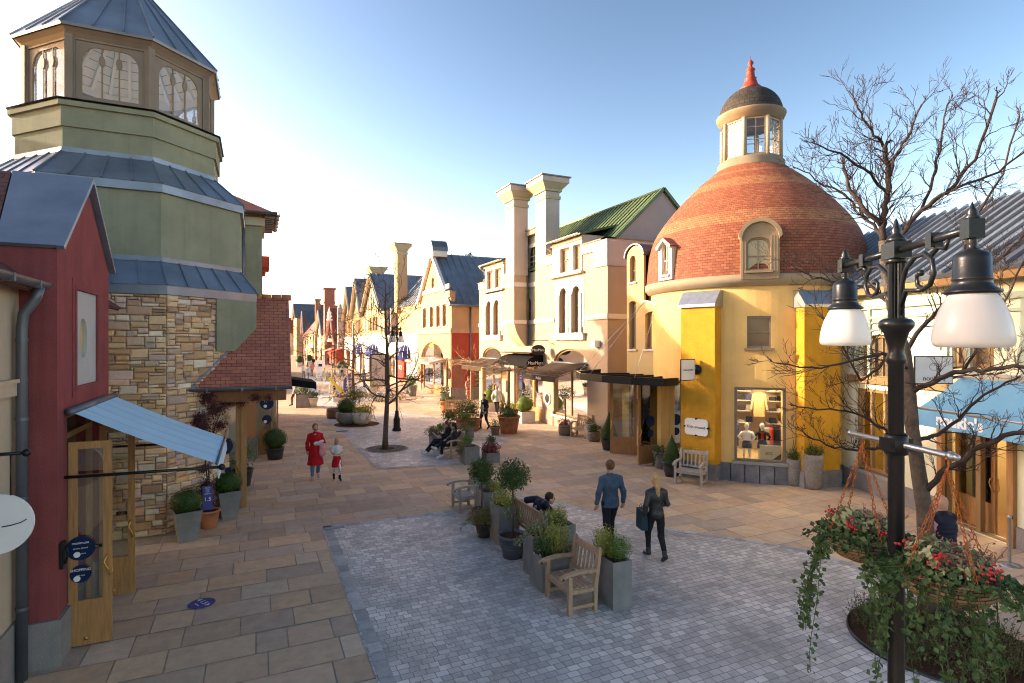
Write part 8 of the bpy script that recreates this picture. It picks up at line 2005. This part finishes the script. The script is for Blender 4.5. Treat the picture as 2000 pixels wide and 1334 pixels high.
def cut(f, planes, fold=0.0, fs=28.):    # keep where n.p > c ; optional cloth folds
    def g(X,Y,Z):
        d = f(X,Y,Z)
        if fold: d = d+fold*(np.sin(X*fs+np.sin(Z*13.)*1.7)*np.sin(Z*fs*.55+X*9+1.)+.6*np.sin(Y*fs*1.1+Z*21))
        for n_, c in planes: d = np.maximum(d, c-(n_[0]*X+n_[1]*Y+n_[2]*Z))
        return d
    g.bb = f.bb; return g
def skin_mesh(name, f, res, mat, par):
    V, Fc = surface(f, f.bb[0], f.bb[1], res); m = MB(); m.v = [tuple(v) for v in V]; m.f = [tuple(int(i) for i in q_) for q_ in Fc]; n = len(m.f); m.sm = [True]*n; m.col = [None]*n; m.uv = [None]*n
    return part(name, m, mat, par, world=False)
BASE = dict(pel=(0,0,.95), che=(0,0,1.28), nk=(0,.015,1.46), hd=(0,-.02,1.615), hipL=(-.09,0,.91), hipR=(.09,0,.91), knL=(-.095,-.03,.50), knR=(.095,-.03,.50), anL=(-.095,.02,.085), anR=(.095,.02,.085), toL=(-.11,-.15,.03), toR=(.11,-.15,.03),
            shL=(-.165,.01,1.375), shR=(.165,.01,1.375), elL=(-.225,.04,1.13), elR=(.225,.04,1.13), wrL=(-.225,-.03,.90), wrR=(.225,-.03,.90), haL=(-.22,-.06,.80), haR=(.22,-.06,.80))
def sub_(a, b): return tuple(x-y for x,y in zip(a,b))
def mixv(a, b, t): return tuple(x+(y-x)*t for x,y in zip(a,b))
def hand(w, h, sc_):
    w = np.array(w); h = np.array(h); d = (h-w); L = np.linalg.norm(d) or 1; d = d/L; side = np.cross(d, (0,1,0)); side = side/(np.linalg.norm(side) or 1)
    if np.linalg.norm(np.cross(d,(0,1,0))) < .2: side = np.array((1,0,0.))
    nn = np.cross(d, side); out = [rc(w, w+d*.07*sc_, .024*sc_, .033*sc_)]
    for i, (o, l) in enumerate(((-.028,.055),(-.010,.075),(.010,.08),(.028,.068))):
        b0 = w+d*.075*sc_+side*o*sc_; m_ = b0+d*l*.55*sc_+nn*.008*sc_; out += [rc(b0,m_,.0105*sc_,.0098*sc_), rc(m_,m_+d*l*.5*sc_+nn*.022*sc_,.0098*sc_,.008*sc_)]
    t0 = w+d*.03*sc_-side*.025*sc_; out.append(rc(t0,t0+d*.045*sc_-side*.035*sc_+nn*.015*sc_,.014*sc_,.010*sc_)); return out
def person(label, loc, rz, h, pose, wear, res=.014, female=False, group='people in the shopping street', cat='person'):
    """wear: list of (part name, kind, material, options); local front is -Y"""
    J = dict(BASE); J.update(pose); t = T('person', label, cat, loc, rz, group); s = h/1.75; t.scale = (s,s,s)
    hd = J['hd']; fd = pose.get('face', (0,-1,0)); fx, fy = fd[0], fd[1]; fl_ = math.hypot(fx,fy) or 1; fx, fy = fx/fl_, fy/fl_
    P = lambda a, b, c: (hd[0]+fx*b*-1*-1-fy*-1*a*-1 if False else hd[0]+a*(-fy)+b*fx, hd[1]+a*fx+b*fy, hd[2]+c)
    sw = .9 if female else 1.
    torso = lambda e=0.: [el_(J['pel'],(.150+e,.105+e,.12+e)), el_(mixv(J['pel'],J['che'],.45),(.135*sw+e,.098+e,.17+e)), el_(J['che'],(.160*sw+e,.112+e,.17+e)), rc(J['shL'],J['shR'],.046+e*.6,.046+e*.6), rc(mixv(J['shL'],J['nk'],.35),mixv(J['shR'],J['nk'],.35),.05+e*.5,.05+e*.5)]
    leg = lambda S, e=0.: [rc(J['hip'+S],J['kn'+S],.082+e,.056+e), rc(J['kn'+S],J['an'+S],.054+e,.036+e)]
    arm = lambda S, e=0.: [rc(J['sh'+S],J['el'+S],.05+e,.041+e), rc(J['el'+S],J['wr'+S],.039+e,.027+e)]
    foot = lambda S, e=0.: [rc(mixv(J['an'+S],J['to'+S],-.15),J['to'+S],.038+e,.03+e)]
    body = torso(-.012)+leg('L',-.01)+leg('R',-.01)+arm('L',-.006)+arm('R',-.006)+foot('L',-.006)+foot('R',-.006)
    body += [rc(J['che'],J['nk'],.07,.052), rc(J['nk'],mixv(J['nk'],hd,.75),.052,.05), el_(P(0,0,.02),(.080,.097,.108)), el_(P(0,.028,-.06),(.056,.06,.064)), rc(P(0,.092,.0),P(0,.108,-.025),.010,.014)]
    for sg in (-1,1): body.append(el_(P(sg*.081,-.01,-.01),(.014,.02,.03)))
    for S in 'LR': body += hand(J['wr'+S],J['ha'+S],1.)
    fb = uni(body,.022); o = skin_mesh('body', fb, res, m_skin, t)
    m = MB()
    for sg in (-1,1): m.sphere(P(sg*.032,.086,.012),.0115,8,6)
    part('eyes', m, m_ink, t, world=False); m = MB(); m.tube([P(-.022,.078,-.058),P(0,.084,-.06),P(.022,.078,-.058)],.006,5); part('mouth', m, mk_lip, t, world=False)
    for nm, kind, mat, op in wear:
        e = op.get('e',.014); fo = op.get('fold',.004); hem = op.get('hem',.86)
        if kind == 'top':
            sl = op.get('sleeve',1.0); fs = torso(e)
            for S in 'LR':
                if sl >= .5: fs += [rc(J['sh'+S],J['el'+S],.048+e*.6,.042+e*.6), rc(J['el'+S],mixv(J['el'+S],J['wr'+S],(sl-.5)*2*.98),.042+e*.6,.034+e*.6)] if sl > .5 else [rc(J['sh'+S],J['el'+S],.052+e,.046+e)]
                elif sl > 0: fs.append(rc(J['sh'+S],mixv(J['sh'+S],J['el'+S],sl*2),.054+e,.052+e))
            fs.append(rc(J['che'],J['nk'],.075+e*.5,.058+e*.3))
            if hem < .85: fs.append(rc(J['pel'],(J['pel'][0],J['pel'][1],hem),.155+e,op.get('flare',.18)+e,op.get('sy',.75)))
            f = cut(uni(fs,.03), op.get('cut',[((0,0,1),hem)]), fo)
        elif kind == 'legs':
            f = cut(uni([el_(J['pel'],(.152+e,.108+e,.11+e))]+leg('L',e)+leg('R',e),.03), op.get('cut',[]), fo)
        elif kind == 'skirt': f = cut(rc((J['pel'][0],J['pel'][1],1.0),(J['pel'][0],J['pel'][1],hem-.05),.13+e,op.get('flare',.2),.8), [((0,0,1),hem),((0,0,-1),-1.04)], fo*1.5)
        elif kind == 'shoes':
            for S in 'LR': skin_mesh(nm, uni(foot(S,e*.6)+[rc(J['an'+S],mixv(J['an'+S],J['kn'+S],op.get('up',.06)),.04+e*.5,.042+e*.5)],.02), res, mat, t)
            continue
        elif kind == 'hair':
            fs = [el_(P(0,-.018,.038),(.092,.101,.106))]
            if op.get('bun'): fs.append(el_(P(0,-.11,.03),(.038,.04,.04)))
            if op.get('long'):
                L = op['long']; fs += [rc(P(0,-.075,.0),P(0,-.12,-.12),.05,.05), rc(P(0,-.12,-.12),P(0,-.115,-.12-L),.05,.026)]
            cutp = [((fx*-1,fy*-1,.55), -(hd[0]*fx+hd[1]*fy)-.035+.55*(hd[2]-.0))]
            f = uni(fs,.02) if op.get('full') else cut(uni(fs,.02), [] if op.get('nocut') else cutp, .002, 60.)
        elif kind == 'mask': f = cut(uni([el_(P(0,.02,-.045),(.064,.075,.05))],.01), [((fx,fy,0), hd[0]*fx+hd[1]*fy+.015)])
        elif kind == 'sdf': f = op['f'](J, P)
        skin_mesh(nm, f, res, mat, t)
    return t
mk_lip = mk('lip', (.35,.12,.10), .5, .05, 9, 0)
c_red = mk('red_wool', (.42,.012,.02), .9, .12, 6, .4, 150); c_jean = mk('blue_denim', (.10,.16,.27), .85, .3, 9, .4, 160); c_dark = mk('dark_cloth', (.018,.018,.022), .85, .3, 8, .3, 120); c_denim = mk('mid_denim', (.06,.095,.14), .85, .25, 9, .4, 150)
c_white = mk('white_cotton', (.62,.60,.58), .85, .08, 6, .2, 90); c_pink = mk('pink_cloth_soft', (.62,.26,.28), .85, .1, 6, .2, 90); c_navy = mk('navy_padded', (.012,.014,.028), .6, .2, 6, .2, 60); c_mint = mk('pale_mint_jacket', (.55,.58,.50), .85, .1, 6, .2, 90); c_lblue = mk('pale_blue_cotton', (.42,.50,.58), .85, .1, 6, .2, 90)
c_leather = mk('black_leather', (.022,.022,.022), .4, .2, 8, .3, 60, spec=.5); c_grey = mk('grey_jersey', (.20,.21,.22), .85, .15, 6, .2, 90)
h_blond = mk('blond_hair', (.50,.31,.13), .5, .25, 25, .5, 90); h_brown = mk('brown_hair', (.12,.06,.035), .5, .3, 25, .5, 90); h_dark = mk('dark_hair', (.03,.018,.012), .5, .3, 25, .5, 90); h_lbrown = mk('light_brown_hair', (.15,.075,.035), .5, .3, 25, .5, 90)
t_ = NT('spotted_leggings'); v_ = t_.n('ShaderNodeTexVoronoi'); v_.inputs['Scale'].default_value = 17; t_.l(t_.obj(), v_.inputs['Vector']); t_.bsdf(t_.mix(t_.ramp(v_.outputs['Distance'],[(.36,0.),(.42,1.)]),(.02,.02,.02),(.65,.62,.6)),.85); c_spot = t_.m
t_ = NT('floral_cloth'); n_ = t_.noise(9,2,.5,t_.obj(),1); t_.bsdf(t_.mix(t_.ramp(t_.noise(11,2,.5,t_.obj()),[(.45,0.),(.52,1.)]),(.60,.45,.38),(.40,.06,.05)),.85); c_floral = t_.m
walk = dict(hipL=(-.09,0,.91), knL=(-.095,-.17,.53), anL=(-.09,-.16,.10), toL=(-.10,-.33,.05), knR=(.095,.04,.50), anR=(.09,.24,.14), toR=(.10,.10,.035), elL=(-.235,.10,1.14), wrL=(-.235,.06,.92), haL=(-.235,.03,.82), elR=(.235,-.03,1.14), wrR=(.235,-.14,.94), haR=(.235,-.18,.84))
def mirror(p):
    o = {}
    for k, v in p.items():
        k2 = k[:-1]+('R' if k[-1] == 'L' else 'L') if k[-1] in 'LR' else k; o[k2] = (-v[0], v[1], v[2])
    return o
# woman in the red coat
p_ = G(616,936); pw_ = dict(walk); pw_.update(dict(knL=(-.095,-.11,.51),anL=(-.09,-.10,.09),toL=(-.10,-.27,.04),elR=(.25,.04,1.15), wrR=(.10,-.17,1.12), haR=(.02,-.20,1.13), face=(.25,-1,0)))
wr = person('woman in a long red coat and black mask walking beside a girl', p_, -.05, 1.74, pw_, [
  ('jeans','legs',c_jean,dict(e=.012,cut=[((0,0,1),.13)])), ('coat','top',c_red,dict(e=.03,hem=.47,flare=.215,fold=.006,sy=1.0)), ('blouse','sdf',c_white,dict(f=lambda J,P: cut(rc((0,-.095,1.18),(0,-.07,1.40),.055,.045,.7),[]))),
  ('shoe','shoes',mk('pale_trainers',(.45,.30,.27)),dict(e=.012)), ('hair','hair',h_lbrown,dict(bun=1)), ('face_mask','mask',c_dark,{})], .013, True)
pk_ = bpy.data.objects.new('pink_jacket', None); bpy.data.objects.remove(pk_)
pj = T('folded_jacket', 'pink jacket and white cloth carried over the arm of the red coated woman', 'jacket', p_, -.05); sc0 = 1.74/1.75; pj.scale = (sc0,)*3
skin_mesh('jacket', cut(uni([rc((.16,-.20,1.12),(.20,-.20,.85),.05,.11,.5), rc((.06,-.20,1.13),(.24,-.12,1.12),.045,.04)],.03),[],.008), .013, c_pink, pj); skin_mesh('cloth', cut(uni([rc((-.03,-.23,1.16),(.2,-.22,1.23),.035,.04)],.02),[],.006), .013, c_white, pj)
p_ = G(658,937); pg = dict(walk); pg.update(dict(elL=(-.21,.02,1.16), wrL=(-.08,-.19,1.09), haL=(-.0,-.21,1.09), elR=(.21,.02,1.16), wrR=(.08,-.19,1.09), haR=(.0,-.21,1.09), face=(-.5,-1,0), hd=(0,-.02,1.66)))
person('blond girl in a white t-shirt, red skirt and spotted leggings', p_, .05, 1.27, mirror(pg), [('leggings','legs',c_spot,dict(e=.004,fold=.001)), ('skirt','skirt',c_red,dict(hem=.56,flare=.235,e=.03)), ('t_shirt','top',c_white,dict(e=.018,sleeve=.3,hem=.92)), ('shoe','shoes',c_dark,dict(e=.016,up=.3)), ('hair','hair',h_blond,dict(bun=1,long=.03))], .012, True)
tp_ = T('held_book', 'small pale box held by the blond girl in both hands', 'box', p_, .05); m = MB(); m.box(-.12,.12,-.19,-.13,.775,.80); part('cover', m, m_poster, tp_, world=False)
# man in denim shirt
p_ = G(1192,1071); 
dm = dict(walk); dm.update(dict(elL=(-.26,.05,1.14), wrL=(-.275,.0,.90), haL=(-.275,-.03,.80), elR=(.26,.05,1.14), wrR=(.275,-.02,.90), haR=(.275,-.05,.80), shL=(-.185,.01,1.375), shR=(.185,.01,1.375)))
person('man with tied hair in a blue denim shirt seen from behind', p_, PI-.18, 1.84, dm, [('trousers','legs',c_dark,dict(e=.014)), ('denim_shirt','top',c_denim,dict(e=.022,hem=.83,fold=.006,sleeve=.97,flare=.165)), ('shoe','shoes',c_dark,dict(e=.014)), ('hair','hair',h_lbrown,dict(bun=1))], .011)
p_ = G(1281,1094)
bl = mirror(walk); bl.update(dict(elL=(-.24,.02,1.14), wrL=(-.22,-.16,1.06), haL=(-.2,-.24,1.08), elR=(.235,.06,1.14), wrR=(.24,.0,.92), haR=(.24,-.03,.82)))
person('woman with a long blond ponytail in black jacket and jeans', p_, PI-.25, 1.70, bl, [('jeans','legs',c_dark,dict(e=.008,cut=[((0,0,1),.16)])), ('jacket','top',c_leather,dict(e=.022,hem=.86,fold=.006)), ('boot','shoes',c_leather,dict(e=.018,up=.25)), ('hair','hair',h_blond,dict(long=.28))], .011, True)
bg_ = T('shopping_bag', 'dark teal paper bag hanging from the arm of the blond woman', 'bag', (p_.x,p_.y,0), PI-.25); m = MB(); m.prism([(.17,.02,.60),(.30,.02,.60),(.29,.02,.98),(.19,.02,.98)],(0,-.30,0)); part('bag', m, mk('dark_teal_paper',(.02,.045,.06),.6), bg_, world=False)
m = MB()
for y_ in (-.08,-.2): m.tube([(.21,y_,.98),(.22,y_,1.04),(.23,y_,1.07),(.25,y_,1.04),(.26,y_,.98)],.005,5)
part('handles', m, m_ink, bg_, world=False)
# man in dark jacket
p_ = G(946,839); person('man in an open dark jacket and white mask striding past the terracotta pots', p_, -PI*.36, 1.75, dict(walk, face=(-.1,-1,0)), [('jeans','legs',mk('dark_jeans',(.025,.03,.045),.85),dict(e=.012)), ('jacket','top',c_navy,dict(e=.035,hem=.80,fold=.006,flare=.19)), ('shirt','sdf',c_lblue,dict(f=lambda J,P: rc((.02,-.10,.86),(0,-.11,1.38),.10,.055,.55))), ('shoe','shoes',c_dark,dict(e=.014)), ('hair','hair',h_dark,{}), ('face_mask','mask',c_white,{})], .02)
p_ = Vector((12.75,30.2,0)); person('blond woman in a pale mint jacket walking into the cream shop', p_, PI*.78, 1.72, mirror(walk), [('trousers','legs',c_dark,dict(e=.010)), ('jacket','top',c_mint,dict(e=.03,hem=.82,flare=.19)), ('strap','sdf',c_dark,dict(f=lambda J,P: rc((-.15,.12,1.42),(.14,.15,1.0),.012,.012))), ('shoe','shoes',c_white,dict(e=.014)), ('hair','hair',h_blond,dict(nocut=1))], .022, True)
p_ = G(915,790); p_ = Vector((onY(915,38.4),38.4,0)); person('woman in a red and cream floral dress by the red wall', p_, .3, 1.74, {}, [('dress','top',c_floral,dict(e=.02,hem=.42,sleeve=.7,flare=.20,fold=.007)), ('shoe','shoes',h_brown,dict(e=.01)), ('hair','hair',h_brown,dict(long=.1))], .026, True)
# seated figures; local front -Y, seat height .43
SIT = dict(pel=(0,.03,.52), che=(0,.10,.84), nk=(0,.09,1.02), hd=(0,.03,1.17), hipL=(-.09,0,.50), hipR=(.09,0,.50), knL=(-.11,-.42,.50), knR=(.11,-.42,.50), anL=(-.11,-.42,.10), anR=(.11,-.42,.10), toL=(-.12,-.58,.04), toR=(.12,-.58,.04),
           shL=(-.17,.09,.97), shR=(.17,.09,.97), elL=(-.22,.02,.72), elR=(.22,.02,.72), wrL=(-.12,-.20,.66), wrR=(.12,-.20,.66), haL=(-.05,-.26,.64), haR=(.05,-.26,.64))
sitcut = [((0,0,1),.46)]
p1 = dict(SIT, knL=(.05,-.42,.60), anL=(.22,-.72,.40), toL=(.24,-.86,.47), anR=(.10,-.46,.10), toR=(.1,-.62,.04), wrL=(.05,-.25,.68), haL=(.10,-.32,.66), elR=(.27,.12,.82), wrR=(.33,.2,.98), haR=(.36,.24,1.04), hd=(-.02,.05,1.15), face=(-.6,-1,0))
person('person in a black leather jacket with crossed legs and white trainers on the middle bench', (6.66,20.02,0), -PI/2, 1.74, p1, [('trousers','legs',c_dark,dict(e=.012)), ('jacket','top',c_leather,dict(e=.026,hem=.46,fold=.006)), ('trainer','shoes',c_white,dict(e=.02)), ('hair','hair',h_dark,dict(long=.05))], .017)
p2_ = dict(SIT, knL=(-.10,-.45,.52), knR=(.12,-.45,.52), anL=(-.16,-.80,.12), anR=(.05,-.82,.10), toL=(-.18,-.95,.10), toR=(.05,-.97,.08), face=(-.2,-1,-.2), hd=(0,-.0,1.15))
person('long haired person in dark clothes reading from a white folder on the middle bench', (6.66,20.75,0), -PI/2, 1.70, p2_, [('trousers','legs',c_dark,dict(e=.012)), ('sweater','top',c_dark,dict(e=.024,hem=.46)), ('trainer','shoes',c_white,dict(e=.018)), ('hair','hair',h_brown,dict(long=.2,nocut=1))], .019, True)
fo_ = T('folder', 'white open folder on the lap of the long haired person', 'folder', (6.30,20.75,.62), -PI/2); m = MB(); m.prism([(-.16,0,.0),(.16,0,.0),(.16,-.16,.20),(-.16,-.16,.20)],(0,.012,.008)); part('cover', m, c_white, fo_, world=False)
p3 = dict(SIT, che=(.05,-.02,.80), nk=(.12,-.12,.93), hd=(.16,-.22,1.0), shL=(-.10,-.02,.95), shR=(.24,-.06,.92), elL=(-.20,.26,.92), wrL=(-.38,.25,.90), haL=(-.46,.22,.87), elR=(.26,-.25,.68), wrR=(.16,-.42,.60), haR=(.12,-.48,.56), face=(.3,-1,-.3))
person('person in a navy t-shirt bending forward on the bench with one arm over its back', (5.42,10.62,0), PI/2, 1.74, mirror(p3), [('trousers','legs',c_jean,dict(e=.012)), ('t_shirt','top',c_navy,dict(e=.02,hem=.44,sleeve=.35)), ('vest','sdf',c_grey,dict(f=lambda J,P: cut(uni([el_(J['che'],(.175,.13,.17)), rc(J['che'],J['nk'],.12,.08)],.03),[((0,0,1),.70)]))), ('shoe','shoes',c_white,dict(e=.014)), ('hair','hair',h_dark,{})], .012)
pb_ = T('paper_bag', 'crumpled white paper bag on the bench beside the bent person', 'bag', (5.40,10.02,.43)); skin_mesh('paper', cut(rc((0,0,.06),(.02,.0,.26),.10,.12,.8),[((0,0,1),0),((0,0,-1),-.30)],.012,40.), .012, c_white, pb_)
# man in the padded vest
p_ = G(1840,1207); vm = dict(face=(-1,.1,0), shL=(-.185,.01,1.375), shR=(.185,.01,1.375), elL=(-.26,-.02,1.15), wrL=(-.16,-.22,1.08), haL=(-.10,-.3,1.06), elR=(.26,-.02,1.15), wrR=(.16,-.22,1.08), haR=(.10,-.3,1.06))
ridge = lambda f: f
vest = person('bald man in a navy padded vest and pink sleeves behind the near hanging basket', p_, PI-.1, 1.92, vm, [('jeans','legs',c_jean,dict(e=.02,cut=[((0,0,1),.08)])), ('pink_shirt','top',c_pink,dict(e=.012,hem=.9)), ('padded_vest','sdf',c_navy,dict(f=lambda J,P: (lambda b: (lambda g: (setattr(g,'bb',b.bb), g)[1])(lambda X,Y,Z: np.maximum(b(X,Y,Z)-.010*np.abs(np.sin(Z*46)), .84-Z)))(uni([el_(J['pel'],(.19,.15,.14)), el_(mixv(J['pel'],J['che'],.45),(.185,.15,.2)), el_(J['che'],(.205,.155,.19)), rc((-.15,.01,1.41),(.15,.01,1.41),.07,.07), rc(J['che'],J['nk'],.1,.075)],.04)))), ('trainer','shoes',c_white,dict(e=.018)), ('face_mask','mask',c_lblue,{})], .011)
# man half hidden by the black canopy
p_ = G(576,793); person('man in a grey shirt and maroon trousers half hidden behind the black shop canopy', p_, -PI*.45, 1.76, walk, [('trousers','legs',mk('maroon_trousers',(.07,.02,.02),.85),dict(e=.016)), ('shirt','top',c_grey,dict(e=.024,hem=.83)), ('shoe','shoes',c_dark,dict(e=.014)), ('hair','hair',h_dark,{})], .028)
# small figures down the street
far_ = [(588,716,c_dark,c_dark,h_dark,'person in black standing leftmost in the far crowd'),(603,712,c_navy,c_dark,h_dark,'person in dark navy standing mid far crowd near the white totem'),(612,717,c_dark,c_jean,h_brown,'person in dark top and jeans in the far crowd left of the white totem'),(633,752,c_mint,c_white,h_blond,'person in a pale top stepping past the white totem'),(593,738,c_white,c_grey,h_lbrown,'person in a white top at the far cafe tables'),(602,741,c_lblue,c_jean,h_brown,'person in pale blue beside the far cafe tables'),(609,735,c_pink,c_grey,h_blond,'person in pink at the far cafe tables'),(678,731,c_dark,c_dark,h_dark,'person in black near the far dark red awning'),(684,772,c_white,c_pink,h_lbrown,'person in white just behind the violet notice board')]
far_ += [(618,709,c_red,c_dark,h_brown,'person in a red top beyond the white totem'),(597,706,c_grey,c_dark,h_dark,'person in grey walking far off behind the far crowd'),(640,714,c_dark,c_jean,h_dark,'person in dark coat by the foot of the steep red house'),(650,719,c_lblue,c_dark,h_blond,'person in pale blue before the faded pink awning'),(668,742,c_navy,c_grey,h_brown,'person in navy passing the distant wooden bench'),(711,757,c_grey,c_jean,h_lbrown,'person in grey outside the white shop windows'),(584,706,c_pink,c_dark,h_dark,'person in pink at the far left end of the street'),(625,714,c_white,c_jean,h_brown,'person in white and jeans right behind the white totem')]
for i, (px,py,tp,lg,hr,lab) in enumerate(far_):
    p_ = G(px,py); person(lab, p_, R.uniform(0,6.28), R.uniform(1.62,1.8), walk if i % 2 else {}, [('trousers','legs',lg,dict(e=.014,fold=0)), ('top','top',tp,dict(e=.026,hem=.82,fold=0)), ('shoe','shoes',c_dark,dict(e=.014)), ('hair','hair',hr,dict(nocut=1))], .036)
# ------------------------------------------------------------ camera, sun, sky
cam = bpy.data.cameras.new('camera'); cam.lens = 36*F/2000; cam.sensor_width = 36; cam.clip_end = 3000; cam.clip_start = .05
co = bpy.data.objects.new('camera', cam); COL.objects.link(co); co.location = (0,0,H); co.rotation_euler = (PI/2, 0, -TH)
scene.camera = co
SUN_AZ = math.radians(-55)      # measured from +Y towards +X : sun stands left of the street axis
SUN_EL = math.radians(16)
sv = Vector((math.sin(SUN_AZ)*math.cos(SUN_EL), math.cos(SUN_AZ)*math.cos(SUN_EL), math.sin(SUN_EL)))
sl = bpy.data.lights.new('sun', 'SUN'); sl.energy = 2.5; sl.angle = math.radians(.6); sl.color = (1.0, .87, .70)
so_ = bpy.data.objects.new('sun', sl); COL.objects.link(so_); so_.rotation_euler = sv.to_track_quat('Z', 'Y').to_euler(); so_.location = (-20, 20, 40)
w = bpy.data.worlds.new('World'); scene.world = w; w.use_nodes = True; nt = w.node_tree; nt.nodes.clear()
sky = nt.nodes.new('ShaderNodeTexSky'); sky.sky_type = 'NISHITA'; sky.sun_disc = False; sky.sun_elevation = SUN_EL
sky.sun_rotation = SUN_AZ; sky.air_density = 1.0; sky.dust_density = 1.4; sky.ozone_density = 2.6; sky.altitude = 50
bg = nt.nodes.new('ShaderNodeBackground'); bg.inputs[1].default_value = .15
ow = nt.nodes.new('ShaderNodeOutputWorld'); tint = nt.nodes.new('ShaderNodeMix'); tint.data_type = 'RGBA'; tint.blend_type = 'MULTIPLY'; tint.inputs[0].default_value = 1.; tint.inputs[7].default_value = (1.27,.985,.81,1); nt.links.new(sky.outputs[0], tint.inputs[6])
lum = nt.nodes.new('ShaderNodeRGBToBW'); nt.links.new(tint.outputs[2], lum.inputs[0])
dv_ = nt.nodes.new('ShaderNodeMath'); dv_.operation = 'DIVIDE'; dv_.inputs[1].default_value = 2.8; nt.links.new(lum.outputs[0], dv_.inputs[0])
pw_ = nt.nodes.new('ShaderNodeMath'); pw_.operation = 'POWER'; pw_.inputs[1].default_value = .6; nt.links.new(dv_.outputs[0], pw_.inputs[0])
sc_n = nt.nodes.new('ShaderNodeVectorMath'); sc_n.operation = 'SCALE'; nt.links.new(tint.outputs[2], sc_n.inputs[0]); nt.links.new(pw_.outputs[0], sc_n.inputs['Scale']); hs_ = nt.nodes.new('ShaderNodeHueSaturation'); hs_.inputs['Saturation'].default_value = 1.3; nt.links.new(sc_n.outputs[0], hs_.inputs['Color']); nt.links.new(hs_.outputs[0], bg.inputs[0])
nt.links.new(bg.outputs[0], ow.inputs[0])
vs_ = scene.view_settings; vs_.view_transform = 'Standard'; vs_.look = 'None'; vs_.exposure = 1.88; vs_.gamma = 1.0
scene.cycles.use_denoising = True; scene.cycles.filter_width = 1.1; scene.cycles.max_bounces = 8; scene.cycles.diffuse_bounces = 4; scene.cycles.transparent_max_bounces = 12
scene.cycles.sample_clamp_indirect = 6
